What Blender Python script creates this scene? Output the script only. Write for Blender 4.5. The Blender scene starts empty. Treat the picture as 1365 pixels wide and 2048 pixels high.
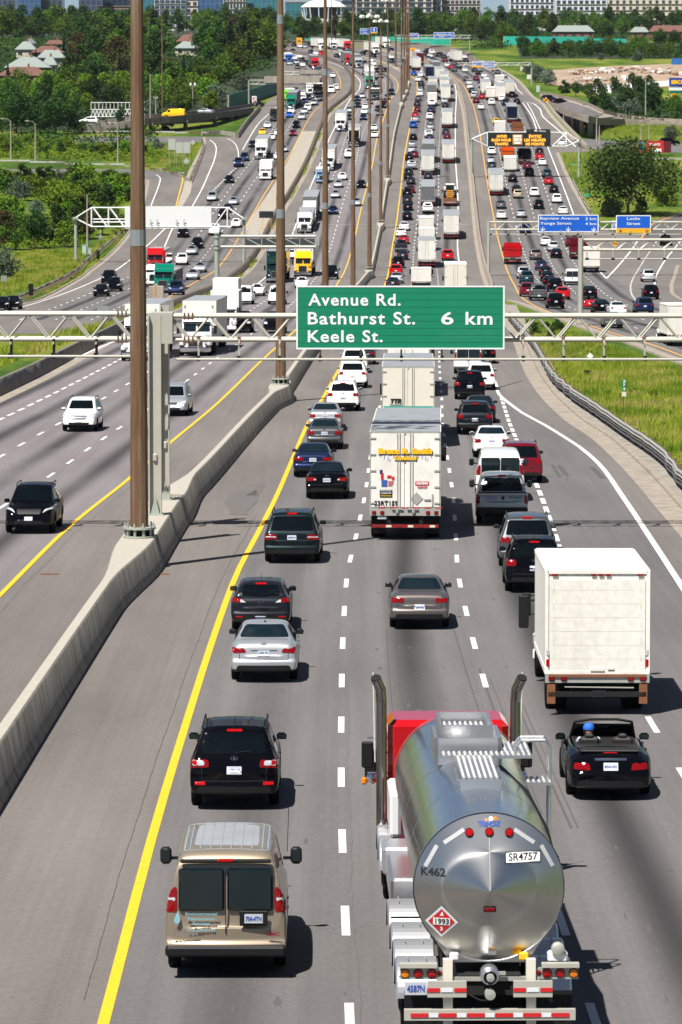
import bpy, bmesh, math, random
import numpy as np
from mathutils import Vector, Matrix
from mathutils.bvhtree import BVHTree
R = math.radians
random.seed(7)
SC = bpy.context.scene
COL = SC.collection
# ---------------------------------------------------------------- camera, world, sun, exposure
F = 8390.0            # focal length in pixels of the 1365 x 2048 photograph
YH = 200.0            # row of the true horizon
TH = math.atan((1024 - YH) / F)
CZ = 30.0
cd = bpy.data.cameras.new('camera'); cam = bpy.data.objects.new('camera', cd); COL.objects.link(cam)
cam.location = (0, 0, CZ); cam.rotation_euler = (math.pi / 2 - TH, 0, 0)
cd.sensor_fit = 'HORIZONTAL'; cd.sensor_width = 24.0; cd.lens = F / 1365 * 24.0
cd.clip_start = 1.0; cd.clip_end = 20000
SC.camera = cam
cd.dof.use_dof = True; cd.dof.focus_distance = 112; cd.dof.aperture_fstop = 7.5
SUN = Vector((.325, .49, -1)).normalized()      # direction the sunlight travels
w = bpy.data.worlds.new('World'); SC.world = w; w.use_nodes = True
wn = w.node_tree.nodes; wl = w.node_tree.links
sky = wn.new('ShaderNodeTexSky'); sky.sky_type = 'NISHITA'; sky.sun_disc = False; sky.air_density = .5; sky.dust_density = .3; sky.ozone_density = 2.5
sky.sun_elevation = math.asin(-SUN.z); sky.sun_rotation = math.atan2(-SUN.x, -SUN.y)
bg = wn['Background']; bg.inputs[1].default_value = 0.05
tcw = wn.new('ShaderNodeTexCoord'); mpw = wn.new('ShaderNodeMapping'); mpw.inputs['Scale'].default_value = (1.6, 1.6, 4.5); wl.new(tcw.outputs['Generated'], mpw.inputs['Vector'])
cn = wn.new('ShaderNodeTexNoise'); cn.inputs['Scale'].default_value = 2.1; cn.inputs['Detail'].default_value = 7; cn.inputs['Roughness'].default_value = .6; wl.new(mpw.outputs[0], cn.inputs['Vector'])
cr = wn.new('ShaderNodeMapRange'); cr.inputs[1].default_value = .52; cr.inputs[2].default_value = .66; wl.new(cn.outputs[0], cr.inputs[0])     # fair weather clouds
cm = wn.new('ShaderNodeMix'); cm.data_type = 'RGBA'; wl.new(cr.outputs[0], cm.inputs[0]); wl.new(sky.outputs[0], cm.inputs[6]); cm.inputs[7].default_value = (4.2, 4.4, 4.9, 1)
wl.new(cm.outputs[2], bg.inputs[0])
sd = bpy.data.lights.new('sun', 'SUN'); sd.energy = 5.0; sd.angle = R(.53); sd.color = (1, .955, .89)
so = bpy.data.objects.new('sun', sd); COL.objects.link(so); so.rotation_euler = SUN.to_track_quat('-Z', 'Y').to_euler()
so.location = (0, 0, 300)
SC.view_settings.view_transform = 'Standard'; SC.view_settings.look = 'None'
SC.view_settings.exposure = 0.68; SC.view_settings.gamma = 1
SC.cycles.max_bounces = 5; SC.cycles.transparent_max_bounces = 8; SC.cycles.caustics_reflective = False; SC.cycles.caustics_refractive = False

# ---------------------------------------------------------------- terrain profile
def ray(x, y):
    a = (x - 682.5) / F; b = -(y - 1024) / F
    return Vector((a, math.cos(TH) + b * math.sin(TH), -math.sin(TH) + b * math.cos(TH)))
def at(x, y, zc): return Vector((0, 0, CZ)) + ray(x, y) * zc
NODES = [(2048, 128.3), (1800, 109.4), (1500, 86.5), (1200, 63.6), (1000, 48.3), (860, 37.7), (768, 30.7), (700, 25.4), (640, 20.5), (600, 17.3), (570, 15.5), (535, 13.7),
         (476, 12.0), (435, 11.3), (388, 10.6), (330, 9.7), (255, 8.4), (201, 7.5), (140, 6.4), (105, 5.6), (85, 5.0), (72, 4.4), (62, 3.7), (56, 3.0), (50, 2.0)]
def pchip(xs, ys):
    xs = np.array(xs, float); ys = np.array(ys, float); h = np.diff(xs); d = np.diff(ys) / h; m = np.zeros(len(xs))
    if len(xs) == 2: m[:] = d[0]
    else:
        for i in range(1, len(xs) - 1):
            if d[i-1] * d[i] > 0:
                w1 = 2 * h[i] + h[i-1]; w2 = h[i] + 2 * h[i-1]; m[i] = (w1 + w2) / (w1 / d[i-1] + w2 / d[i])
        m[0] = d[0]; m[-1] = d[-1]
    def f(x):
        if x <= xs[0]: return float(ys[0] + (x - xs[0]) * m[0])
        if x >= xs[-1]: return float(ys[-1] + (x - xs[-1]) * m[-1])
        i = int(np.searchsorted(xs, x)) - 1; t = (x - xs[i]) / h[i]; t2 = t*t; t3 = t2*t
        return float((2*t3-3*t2+1)*ys[i] + (t3-2*t2+t)*h[i]*m[i] + (-2*t3+3*t2)*ys[i+1] + (t3-t2)*h[i]*m[i+1])
    return f
_s = pchip([n[0] for n in NODES[::-1]], [n[1] for n in NODES[::-1]])
_ys, _zs = [], []
y = 2048.0
while y >= 50:
    p = at(682.5, y, F / _s(y)); _ys.append(p.y); _zs.append(p.z); y -= 1.0 if y < 700 else 6.0
_gz0 = pchip(_ys, _zs)
KN = [-3000.0, -1000.0, -60.0, 0.0, 60.0] + list(np.arange(70, 900, 6.0)) + list(np.arange(900, 2600, 10.0)) + [2700, 2900, 3200, 3600, 4200]
_kz = [_gz0(min(max(k, -60), 4100)) for k in KN]
def gz(Y): return float(np.interp(Y, KN, _kz))
_ky = []
for Y_, Z_ in zip(KN, _kz):
    v = Vector((0, Y_, Z_ - CZ)); dep = v.y * math.cos(TH) - v.z * math.sin(TH)
    up = v.y * math.sin(TH) + v.z * math.cos(TH)
    _ky.append(1024 - F * up / dep if dep > 5 else 1e5)
def gp(x, y, up=0.0):
    """ground point seen at pixel x, y"""
    i = 0
    for i in range(len(KN) - 1):
        if _ky[i + 1] <= y: break
    d = ray(x, y); k = (_kz[i+1] - _kz[i]) / (KN[i+1] - KN[i])
    t = (_kz[i] + up - k * KN[i] - CZ) / (d.z - k * d.y)
    return Vector((0, 0, CZ)) + d * t
def sc_at(Y): return F / max(Y, 1)          # pixels per metre (photo size)

# ---------------------------------------------------------------- materials
MATS = {}
def nt(name):
    m = bpy.data.materials.new(name); m.use_nodes = True; MATS[name] = m
    n = m.node_tree.nodes; b = n['Principled BSDF']; return m, n, m.node_tree.links, b
def mat(name, col, rough=.6, metal=0, coat=0, emit=0, noise=0, nscale=3, spec=.5, bump=0, alpha=1):
    if name in MATS: return MATS[name]
    m, n, l, b = nt(name)
    b.inputs['Base Color'].default_value = (*col, 1); b.inputs['Roughness'].default_value = rough
    b.inputs['Metallic'].default_value = metal; b.inputs['Coat Weight'].default_value = coat; b.inputs['Coat Roughness'].default_value = .04
    b.inputs['Specular IOR Level'].default_value = 0 if coat >= 1 and not metal else spec
    if emit: b.inputs['Emission Color'].default_value = (*col, 1); b.inputs['Emission Strength'].default_value = emit
    if noise:
        tc = n.new('ShaderNodeTexCoord'); no = n.new('ShaderNodeTexNoise'); no.inputs['Scale'].default_value = nscale; no.inputs['Detail'].default_value = 6
        l.new(tc.outputs['Object'], no.inputs['Vector'])
        mx = n.new('ShaderNodeMix'); mx.data_type = 'RGBA'
        mx.inputs[6].default_value = (*[c * (1 - noise) for c in col], 1); mx.inputs[7].default_value = (*[min(1, c * (1 + noise)) for c in col], 1)
        l.new(no.outputs[0], mx.inputs[0]); l.new(mx.outputs[2], b.inputs['Base Color'])
        if bump:
            bp = n.new('ShaderNodeBump'); bp.inputs['Strength'].default_value = bump; bp.inputs['Distance'].default_value = .03
            l.new(no.outputs[0], bp.inputs['Height']); l.new(bp.outputs[0], b.inputs['Normal'])
    return m
def ramp(n, l, src, stops):
    r = n.new('ShaderNodeValToRGB'); e = r.color_ramp.elements
    while len(e) < len(stops): e.new(.5)
    for i, (p, c) in enumerate(stops):
        e[i].position = p; e[i].color = (*c, 1) if len(c) == 3 else c
    l.new(src, r.inputs[0]); return r.outputs[0]
def noise(n, l, scale, det=4, rough=.5, vec=None, dist=0):
    t = n.new('ShaderNodeTexNoise'); t.inputs['Scale'].default_value = scale; t.inputs['Detail'].default_value = det; t.inputs['Roughness'].default_value = rough
    t.inputs['Distortion'].default_value = dist
    if vec is None: vec = n.new('ShaderNodeTexCoord').outputs['Object']
    l.new(vec, t.inputs['Vector']); return t.outputs[0]
def mapv(n, l, vec, scale):
    m = n.new('ShaderNodeMapping'); m.inputs['Scale'].default_value = scale; l.new(vec, m.inputs['Vector']); return m.outputs[0]
def mul(n, l, a, bsock, fac=1.0):
    m = n.new('ShaderNodeMix'); m.data_type = 'RGBA'; m.blend_type = 'MULTIPLY'; m.inputs[0].default_value = fac
    l.new(a, m.inputs[6]); l.new(bsock, m.inputs[7]); return m.outputs[2]
def mth(n, l, op, a, b=None, c=None):
    m = n.new('ShaderNodeMath'); m.operation = op
    for i, v in enumerate((a, b, c)):
        if v is None: continue
        if isinstance(v, (int, float)): m.inputs[i].default_value = v
        else: l.new(v, m.inputs[i])
    return m.outputs[0]
def asphalt(name, base, stripe=0.0):
    m, n, l, b = nt(name)
    tc = n.new('ShaderNodeTexCoord'); ob = tc.outputs['Object']
    g = lambda v: (v, v, v)
    fine = ramp(n, l, noise(n, l, 9, 3, .75, ob), [(.3, g(.86)), (.7, g(1.14))])
    grain = ramp(n, l, noise(n, l, 30, 2, .9, ob), [(.25, g(.8)), (.75, g(1.2))])
    big = ramp(n, l, noise(n, l, 1, 5, .6, mapv(n, l, ob, (.25, .035, .25))), [(.3, g(.80)), (.7, g(1.12))])
    streak = ramp(n, l, noise(n, l, 1, 4, .65, mapv(n, l, ob, (2.6, .02, 1))), [(.3, g(.93)), (.7, g(1.06))])
    rgb = n.new('ShaderNodeRGB'); rgb.outputs[0].default_value = (*base, 1)
    scr = ramp(n, l, noise(n, l, 1, 3, .6, mapv(n, l, ob, (.35, 7, 1))), [(.34, g(.975)), (.5, g(1)), (.70, g(1.02))]); tyre = ramp(n, l, noise(n, l, 1, 3, .7, mapv(n, l, ob, (9, .012, 1))), [(.3, g(.94)), (.7, g(1.04))])
    c = mul(n, l, rgb.outputs[0], fine); c = mul(n, l, c, grain, .5); c = mul(n, l, c, scr); c = mul(n, l, c, tyre); c = mul(n, l, c, big); c = mul(n, l, c, streak)
    # transverse joints every so often
    sep = n.new('ShaderNodeSeparateXYZ'); l.new(ob, sep.inputs[0])
    if stripe:
        uv = n.new('ShaderNodeSeparateXYZ'); l.new(tc.outputs['UV'], uv.inputs[0])
        fr = mth(n, l, 'FRACT', uv.outputs[0])
        d = mth(n, l, 'ABSOLUTE', mth(n, l, 'SUBTRACT', fr, .5))          # 0 at lane centre
        oil = n.new('ShaderNodeMapRange'); oil.inputs[1].default_value = .23; oil.inputs[2].default_value = 0; oil.inputs[3].default_value = 0; oil.inputs[4].default_value = 1
        oil.interpolation_type = 'SMOOTHSTEP'; l.new(d, oil.inputs[0])
        on = n.new('ShaderNodeMapRange'); on.inputs[1].default_value = .28; on.inputs[2].default_value = .5; on.inputs[3].default_value = .2; on.inputs[4].default_value = 1
        flo = mth(n, l, 'FLOOR', uv.outputs[0])
        cmb = n.new('ShaderNodeCombineXYZ'); l.new(mth(n, l, 'MULTIPLY', flo, 7.3), cmb.inputs[0]); l.new(mth(n, l, 'MULTIPLY', uv.outputs[1], .018), cmb.inputs[1])
        l.new(noise(n, l, 1, 3, .5, cmb.outputs[0]), on.inputs[0])
        k = mth(n, l, 'MULTIPLY', mth(n, l, 'MULTIPLY', oil.outputs[0], on.outputs[0]), mth(n, l, 'SUBTRACT', stripe, mth(n, l, 'MULTIPLY', mth(n, l, 'LESS_THAN', flo, .5), stripe * .6)))
        # wheel tracks slightly polished, pale
        wt = n.new('ShaderNodeMapRange'); wt.inputs[1].default_value = .1; wt.inputs[2].default_value = 0; wt.inputs[3].default_value = 0; wt.inputs[4].default_value = .10
        wt.interpolation_type = 'SMOOTHSTEP'; l.new(mth(n, l, 'ABSOLUTE', mth(n, l, 'SUBTRACT', d, .26)), wt.inputs[0])
        mx = n.new('ShaderNodeMix'); mx.data_type = 'RGBA'; l.new(k, mx.inputs[0]); l.new(c, mx.inputs[6]); mx.inputs[7].default_value = (.022, .02, .022, 1); c = mx.outputs[2]
        mx = n.new('ShaderNodeMix'); mx.data_type = 'RGBA'; l.new(wt.outputs[0], mx.inputs[0]); l.new(c, mx.inputs[6]); mx.inputs[7].default_value = (.24, .225, .22, 1); c = mx.outputs[2]
    l.new(c, b.inputs['Base Color']); b.inputs['Roughness'].default_value = .88; b.inputs['Specular IOR Level'].default_value = .25
    bp = n.new('ShaderNodeBump'); bp.inputs['Strength'].default_value = .35; bp.inputs['Distance'].default_value = .01
    l.new(noise(n, l, 30, 2, .9, ob), bp.inputs['Height']); l.new(bp.outputs[0], b.inputs['Normal'])
    return m
asphalt('lane_asphalt', (.138, .131, .129), .85)
asphalt('shoulder_asphalt', (.160, .145, .134))
asphalt('old_asphalt', (.105, .102, .10))
asphalt('express_asphalt', (.182, .166, .168), .8)
def mk_grass():
    m, n, l, b = nt('grass')
    ob = n.new('ShaderNodeTexCoord').outputs['Object']
    a = ramp(n, l, noise(n, l, 1, 6, .62, mapv(n, l, ob, (.06, .018, .05))), [(.28, (.022, .052, .009)), (.42, (.050, .100, .012)), (.54, (.11, .155, .018)), (.66, (.20, .20, .045)), (.78, (.26, .20, .10))])
    f = ramp(n, l, noise(n, l, 1, 5, .75, mapv(n, l, ob, (1.6, .5, 1))), [(.3, (.55, .55, .55)), (.7, (1.35, 1.35, 1.3))])
    l.new(mul(n, l, a, f), b.inputs['Base Color']); b.inputs['Roughness'].default_value = .95; b.inputs['Specular IOR Level'].default_value = .1
mk_grass()
def mk_conc(name, col, stain=.35, sc=1.0):
    m, n, l, b = nt(name)
    ob = n.new('ShaderNodeTexCoord').outputs['Object']; g = lambda v: (v, v * .985, v * .96)
    rgb = n.new('ShaderNodeRGB'); rgb.outputs[0].default_value = (*col, 1)
    c = mul(n, l, rgb.outputs[0], ramp(n, l, noise(n, l, 5 * sc, 6, .7, ob), [(.25, g(.85)), (.75, g(1.12))]))
    c = mul(n, l, c, ramp(n, l, noise(n, l, 1, 4, .6, mapv(n, l, ob, (1.2 * sc, 1.2 * sc, .22 * sc))), [(.32, g(1 - stain)), (.62, g(1.05))]))
    l.new(c, b.inputs['Base Color']); b.inputs['Roughness'].default_value = .9
    return m
mk_conc('concrete', (.29, .27, .24)); mk_conc('divider_wood', (.12, .098, .075), .55, 3); mk_conc('pale_concrete', (.36, .33, .29), .25); mk_conc('dark_concrete', (.20, .185, .165), .5); mk_conc('kerb_concrete', (.31, .275, .235), .3)
def mk_road_paint(name, col):
    m, n, l, b = nt(name); ob = n.new('ShaderNodeTexCoord').outputs['Object']
    c = ramp(n, l, noise(n, l, 14, 5, .8, ob), [(.34, tuple(.45 * v + .06 for v in col)), (.44, tuple(.85 * v + .01 for v in col)), (.56, col)])
    l.new(c, b.inputs['Base Color']); b.inputs['Roughness'].default_value = .75
mk_road_paint('white_road_paint', (.74, .73, .71)); mk_road_paint('yellow_road_paint', (.80, .47, .006)); mk_road_paint('amber_road_paint', (.72, .36, .05))
def mk_rust():
    m, n, l, b = nt('weathered_mast_steel'); ob = n.new('ShaderNodeTexCoord').outputs['Object']
    v = mapv(n, l, ob, (1.5, 1.5, .12))
    c = ramp(n, l, noise(n, l, 2.2, 6, .65, v), [(.3, (.105, .054, .027)), (.5, (.175, .10, .055)), (.68, (.235, .17, .115))])
    c2 = mul(n, l, c, ramp(n, l, noise(n, l, 14, 4, .7, mapv(n, l, ob, (1, 1, .05))), [(.3, (.8, .8, .8)), (.7, (1.15, 1.15, 1.15))]))
    l.new(c2, b.inputs['Base Color']); b.inputs['Roughness'].default_value = .6; b.inputs['Metallic'].default_value = .25
mk_rust()
mat('galvanised', (.42, .42, .38), .5, .35, noise=.18, nscale=4); mat('gantry_steel', (.44, .43, .37), .5, .15, noise=.12, nscale=2.5)
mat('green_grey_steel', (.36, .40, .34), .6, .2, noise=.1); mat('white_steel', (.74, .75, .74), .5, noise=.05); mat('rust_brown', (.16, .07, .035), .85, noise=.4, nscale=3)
mat('black_plastic', (.007, .007, .008), .55, spec=.3); mat('tyre_rubber', (.008, .008, .009), .9, spec=.2); mat('under_dark', (.006, .006, .006), .9)
mat('rim_metal', (.42, .43, .44), .3, .85); mat('chrome', (.75, .76, .78), .12, 1); mat('glass_dark', (.002, .004, .005), .05, 0, spec=.32)
mat('glass_blue', (.004, .011, .014), .05, 0, spec=.7); mat('lamp_red', (.20, .002, .003), .15, coat=1); mat('lamp_red_lit', (.34, .003, .004), .2, emit=.05, coat=1)
mat('lamp_clear', (.62, .63, .66), .1, .3, coat=1); mat('lamp_amber', (.75, .22, .01), .2, coat=1); mat('plate_white', (.46, .49, .54), .5); mat('ink_black', (.01, .01, .012), .6)
mat('ink_blue', (.02, .07, .35), .5); mat('ink_red', (.55, .012, .015), .5); mat('sign_green', (.0, .205, .105), .45, coat=.3, noise=.08, nscale=1.2); mat('sign_blue', (.0, .10, .56), .45, coat=.3)
mat('sign_white', (.82, .84, .82), .5); mat('sign_amber', (.86, .40, .01), .5); mat('sign_back', (.30, .32, .31), .5, .3); mat('vms_black', (.012, .014, .018), .5)
mat('vms_led', (1.0, .42, .03), .5, emit=.9); mat('vms_white', (.8, .8, .85), .5, emit=.5); mat('reflector_white', (.7, .71, .72), .4); mat('skin', (.42, .22, .15), .6)
mat('aluminium', (.66, .67, .68), .28, .9, noise=.06, nscale=2); mat('tread_white', (.72, .71, .67), .5, .2, noise=.08, nscale=8); mat('rail_shade', (.09, .085, .08), .6, noise=.3); mat('bar_red', (.22, .010, .010), .5); mat('sleeve_grey', (.26, .28, .29), .45, .3); mat('roof_grey', (.26, .28, .30), .55, noise=.25, nscale=1.2)
mk_conc('box_white', (.76, .76, .73), .09, .8); mat('box_cream', (.70, .66, .56), .5, noise=.08, nscale=1.2); mat('tarp_grey', (.14, .145, .15), .8, noise=.3, nscale=2)
mat('teal_panel', (.0, .125, .115), .6, noise=.12, nscale=.4); mat('teal_light', (.02, .36, .27), .6, noise=.12, nscale=.4)
mat('bark', (.10, .075, .05), .9, noise=.3, nscale=4); mat('timber', (.17, .12, .075), .9, noise=.4, nscale=5)
def mk_tank():
    m, n, l, b = nt('polished_tank'); b.inputs['Metallic'].default_value = 1; b.inputs['Roughness'].default_value = .17
    b.inputs['Base Color'].default_value = (.66, .67, .67, 1); ob = n.new('ShaderNodeTexCoord').outputs['Object']
    bp = n.new('ShaderNodeBump'); bp.inputs['Strength'].default_value = .25; bp.inputs['Distance'].default_value = .03
    l.new(noise(n, l, 1.3, 3, .5, ob), bp.inputs['Height']); l.new(bp.outputs[0], b.inputs['Normal'])
    m, n, l, b = nt('brushed_tank_head'); b.inputs['Metallic'].default_value = 1; b.inputs['Roughness'].default_value = .33
    b.inputs['Base Color'].default_value = (.52, .52, .50, 1); b.inputs['Anisotropic'].default_value = .5
mk_tank()
PAINT_RGB = dict(black=(.002, .002, .003), white=(.78, .78, .76), silver=(.42, .44, .46), grey=(.085, .09, .095), darkgrey=(.012, .014, .018), navy=(.008, .016, .055), blue=(.01, .09, .40), red=(.42, .006, .01),
    maroon=(.12, .006, .014), teal=(.008, .035, .045), beige=(.40, .33, .24), tan=(.32, .265, .195), yellow=(.85, .46, .008), orange=(.62, .10, .012), green=(.0, .16, .10), lime=(.16, .5, .03), bronze=(.12, .105, .10),
    lightblue=(.18, .33, .5), brown=(.22, .09, .04), pink=(.5, .1, .15), cream=(.70, .66, .52), darkgreen=(.006, .028, .028), greenblack=(.005, .011, .013))
METAL = {'silver', 'grey', 'darkgrey', 'bronze', 'teal', 'beige', 'tan', 'navy', 'lightblue', 'greenblack'}
WORD = dict(darkgrey='dark grey', navy='dark blue', teal='dark teal', bronze='bronze grey', lightblue='light blue', greenblack='dark green-grey', darkgreen='dark green')
def paint(c):
    k = 'paint_' + c
    if k not in MATS:
        mat(k, PAINT_RGB[c], .42 if c in METAL else .35, .55 if c in METAL else 0, 1.0)
        if c in METAL: MATS[k].node_tree.nodes['Principled BSDF'].inputs['Specular IOR Level'].default_value = .12; MATS[k].node_tree.nodes['Principled BSDF'].inputs['Coat Weight'].default_value = .7
        if max(PAINT_RGB[c]) < .06: MATS[k].node_tree.nodes['Principled BSDF'].inputs['Coat Weight'].default_value = .5
    return MATS[k]
mat('PAINT', (.5, .5, .5)); mat('PAINT2', (.7, .7, .7))

# ---------------------------------------------------------------- mesh building
class MB:
    def __init__(s): s.v = []; s.f = []; s.m = []; s.uv = None
    def add(s, vs, fs, m):
        o = len(s.v); s.v += [tuple(v) for v in vs]; s.f += [tuple(i + o for i in f) for f in fs]; s.m += [m] * len(fs); return s
    def box(s, c, d, m, rz=0, taper=1, rx=0, bev=0):
        hx, hy, hz = d[0] / 2, d[1] / 2, d[2] / 2
        M = Matrix.Rotation(rz, 3, 'Z') @ Matrix.Rotation(rx, 3, 'X')
        if bev:
            vs, fs = [], []; b = min(bev, hx * .9, hy * .9, hz * .9)
            rings = [(-hz, b), (-hz + b, 0), (hz - b, 0), (hz, b)]
            for z, k in rings:
                t = taper if z > 0 else 1
                X, Y = hx * t - k, hy * t - k
                c2 = b if k == 0 else b * .4
                for x, y_ in ((X, -Y + c2), (X, Y - c2), (X - c2, Y), (-X + c2, Y), (-X, Y - c2), (-X, -Y + c2), (-X + c2, -Y), (X - c2, -Y)):
                    vs.append(Vector(c) + M @ Vector((x, y_, z)))
            for r in range(3):
                for i in range(8): fs.append((r*8+i, r*8+(i+1) % 8, r*8+8+(i+1) % 8, r*8+8+i))
            fs.append(tuple(range(7, -1, -1))); fs.append(tuple(range(24, 32)))
            return s.add(vs, fs, m)
        vs = []
        for z in (-hz, hz):
            t = taper if z > 0 else 1
            for x, y_ in ((-hx*t, -hy*t), (hx*t, -hy*t), (hx*t, hy*t), (-hx*t, hy*t)): vs.append(Vector(c) + M @ Vector((x, y_, z)))
        return s.add(vs, [(3, 2, 1, 0), (4, 5, 6, 7), (0, 1, 5, 4), (1, 2, 6, 5), (2, 3, 7, 6), (3, 0, 4, 7)], m)
    def tube(s, p0, p1, r0, m, r1=None, n=8, cap=True, rot=0):
        p0, p1 = Vector(p0), Vector(p1); r1 = r0 if r1 is None else r1
        d = (p1 - p0); q = d.to_track_quat('Z', 'Y'); vs = []
        for p, r in ((p0, r0), (p1, r1)):
            for i in range(n):
                a = 2 * math.pi * (i + rot) / n; vs.append(p + q @ Vector((r * math.cos(a), r * math.sin(a), 0)))
        fs = [(i, (i+1) % n, n + (i+1) % n, n + i) for i in range(n)]
        if cap: fs += [tuple(range(n-1, -1, -1)), tuple(range(n, 2*n))]
        return s.add(vs, fs, m)
    def path(s, pts, r, m, n=6):
        for a, b in zip(pts, pts[1:]): s.tube(a, b, r, m, n=n)
        return s
    def lathe(s, prof, axis, c, m, n=24, a0=0, a1=2*math.pi, mats=None):
        """prof: (radius, offset along axis)"""
        ax = Vector(axis).normalized(); q = ax.to_track_quat('Z', 'Y'); c = Vector(c); full = abs(a1 - a0 - 2*math.pi) < 1e-6
        k = n if full else n + 1; vs = []
        for r, h in prof:
            for i in range(k):
                a = a0 + (a1 - a0) * i / n; vs.append(c + q @ Vector((r * math.cos(a), r * math.sin(a), h)))
        for j in range(len(prof) - 1):
            fs = [(j*k + i, j*k + (i+1) % k, (j+1)*k + (i+1) % k, (j+1)*k + i) for i in range(n)]
            o = len(s.v) if j == 0 else o
            if j == 0: s.v += [tuple(v) for v in vs]
            s.f += [tuple(x + o for x in f) for f in fs]; s.m += [mats[j] if mats else m] * len(fs)
        return s
    def quad(s, a, b, c, d, m): return s.add([a, b, c, d], [(0, 1, 2, 3)], m)
    def prism(s, poly, y0, y1, m, axis='y'):
        """poly in (x,z) extruded along y, or (x,y) along z, or (y,z) along x"""
        f = {'y': lambda p, t: (p[0], t, p[1]), 'z': lambda p, t: (p[0], p[1], t), 'x': lambda p, t: (t, p[0], p[1])}[axis]
        n = len(poly); vs = [f(p, y0) for p in poly] + [f(p, y1) for p in poly]
        return s.add(vs, [tuple(range(n)), tuple(range(2*n-1, n-1, -1))] + [(i, n+i, n+(i+1) % n, (i+1) % n) for i in range(n)], m)
    def merge(s, o, M=None):
        vs = o.v if M is None else [tuple(M @ Vector(v)) for v in o.v]
        k = len(s.v); s.v += vs; s.f += [tuple(i + k for i in f) for f in o.f]; s.m += o.m; return s
    def mesh(s, name, smooth=None):
        me = bpy.data.meshes.new(name); me.from_pydata(s.v, [], s.f)
        names = []
        for m in s.m:
            if m not in names: names.append(m)
        for m in names: me.materials.append(MATS[m])
        idx = {m: i for i, m in enumerate(names)}
        me.polygons.foreach_set('material_index', [idx[m] for m in s.m])
        if s.uv:
            u = me.uv_layers.new(name='UVMap'); flat = []
            for p in me.polygons:
                for vi in p.vertices: flat += s.uv[vi]
            u.data.foreach_set('uv', flat)
        if smooth:
            bm = bmesh.new(); bm.from_mesh(me); bmesh.ops.recalc_face_normals(bm, faces=bm.faces); bm.to_mesh(me); bm.free()
            me.polygons.foreach_set('use_smooth', [True] * len(me.polygons)); me.set_sharp_from_angle(angle=R(smooth))
        me.update(); return me
    def build(s, name, parent=None, smooth=None, loc=None): return link(name, s.mesh(name, smooth), parent, loc)
def link(name, me, parent=None, loc=None):
    o = bpy.data.objects.new(name, me); COL.objects.link(o)
    if parent: o.parent = parent
    if loc is not None: o.location = loc
    return o
def tag(o, label=None, cat=None, group=None, kind=None):
    if label: o['label'] = label
    if cat: o['category'] = cat
    if group: o['group'] = group
    if kind: o['kind'] = kind
    return o
def empty(name, loc, rz=0, label=None, cat=None, group=None):
    o = bpy.data.objects.new(name, None); COL.objects.link(o); o.location = loc; o.rotation_euler.z = rz; o.empty_display_size = .3
    return tag(o, label, cat, group)
def text_mesh(txt, size, mname, bold=0.0, width=None, sx=1.0, align='CENTER', ext=.004, shear=0, spacing=1.0):
    """lettering standing in the x,z plane facing -y, origin at its middle"""
    cu = bpy.data.curves.new('t', 'FONT'); cu.body = txt; cu.size = size; cu.align_x = align; cu.align_y = 'CENTER'; cu.offset = bold; cu.extrude = ext; cu.shear = shear
    cu.space_character = spacing; cu.resolution_u = 3
    o = bpy.data.objects.new('t', cu); COL.objects.link(o); dg = bpy.context.evaluated_depsgraph_get(); dg.update()
    me = bpy.data.meshes.new_from_object(o.evaluated_get(dg)); bpy.data.objects.remove(o); bpy.data.curves.remove(cu)
    n = len(me.vertices); co = np.zeros(n*3); me.vertices.foreach_get('co', co); co = co.reshape(-1, 3)
    if width: sx = width / max(1e-6, (co[:, 0].max() - co[:, 0].min()))
    v = [(c[0]*sx, -c[2], c[1]) for c in co]
    mb = MB(); mb.add(v, [tuple(p.vertices) for p in me.polygons], mname); bpy.data.meshes.remove(me); return mb

# ---------------------------------------------------------------- curves along the road (photo pixels -> ground)
def curve(pts, up=0):
    w = sorted([(p.y, p.x) for p in (gp(x, y, up) for x, y in pts)]); ys, xs = [], []
    for a, b in w:
        if not ys or a > ys[-1] + .5: ys.append(a); xs.append(b)
    return pchip(ys, xs)
XE = curve([(210, 2040), (315, 1640), (394, 1380), (465, 1170), (520, 1060), (555, 990), (587, 915), (615, 850), (650, 790), (672, 750), (775, 555), (785, 495), (795, 435), (803, 370), (807, 330), (822, 244), (835, 172), (834, 163), (822, 150), (780, 128), (700, 108), (600, 92)])
XD = curve([(0, 1192), (125, 1067), (260, 957), (340, 887), (430, 812), (520, 725), (590, 662), (683, 555), (710, 475), (720, 430), (745, 330), (755, 275), (767, 239), (781, 200), (797, 175), (796, 165), (781, 149), (735, 127), (660, 110), (590, 98)])
XC = curve([(302, 615), (325, 602), (395, 562), (425, 545), (475, 480), (505, 430), (547, 360), (570, 326), (627, 224), (675, 184), (682, 171), (673, 142), (645, 127), (570, 110)])
XF = curve([(1365, 712), (1300, 688), (1232, 668), (1163, 645), (1093, 622), (1053, 602), (1028, 567), (1003, 500), (990, 445), (978, 380), (970, 330), (957, 250), (946, 208), (929, 172), (908, 152), (880, 134), (840, 118), (780, 104), (700, 93)])
XCD = curve([(235, 668), (320, 625), (390, 595), (425, 582), (480, 545), (540, 450), (580, 385), (610, 330), (653, 229), (700, 184), (706, 160), (690, 134), (652, 116), (570, 103)])   # divider C | D
XEF = curve([(1006, 600), (990, 590), (983, 570), (970, 530), (955, 440), (940, 300), (928, 210), (915, 172), (899, 149), (883, 134), (860, 122), (800, 108), (700, 95)])        # divider E | F
EOFF = pchip([62, 80, 100, 120, 230, 300, 600, 800, 1500], [3.84, 3.81, 3.76, 3.73, 3.66, 3.54, 3.45, 3.62, 3.62])
def lane(Xf, k, sgn=1): return lambda Y: Xf(Y) + sgn * k * EOFF(Y)
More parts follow.
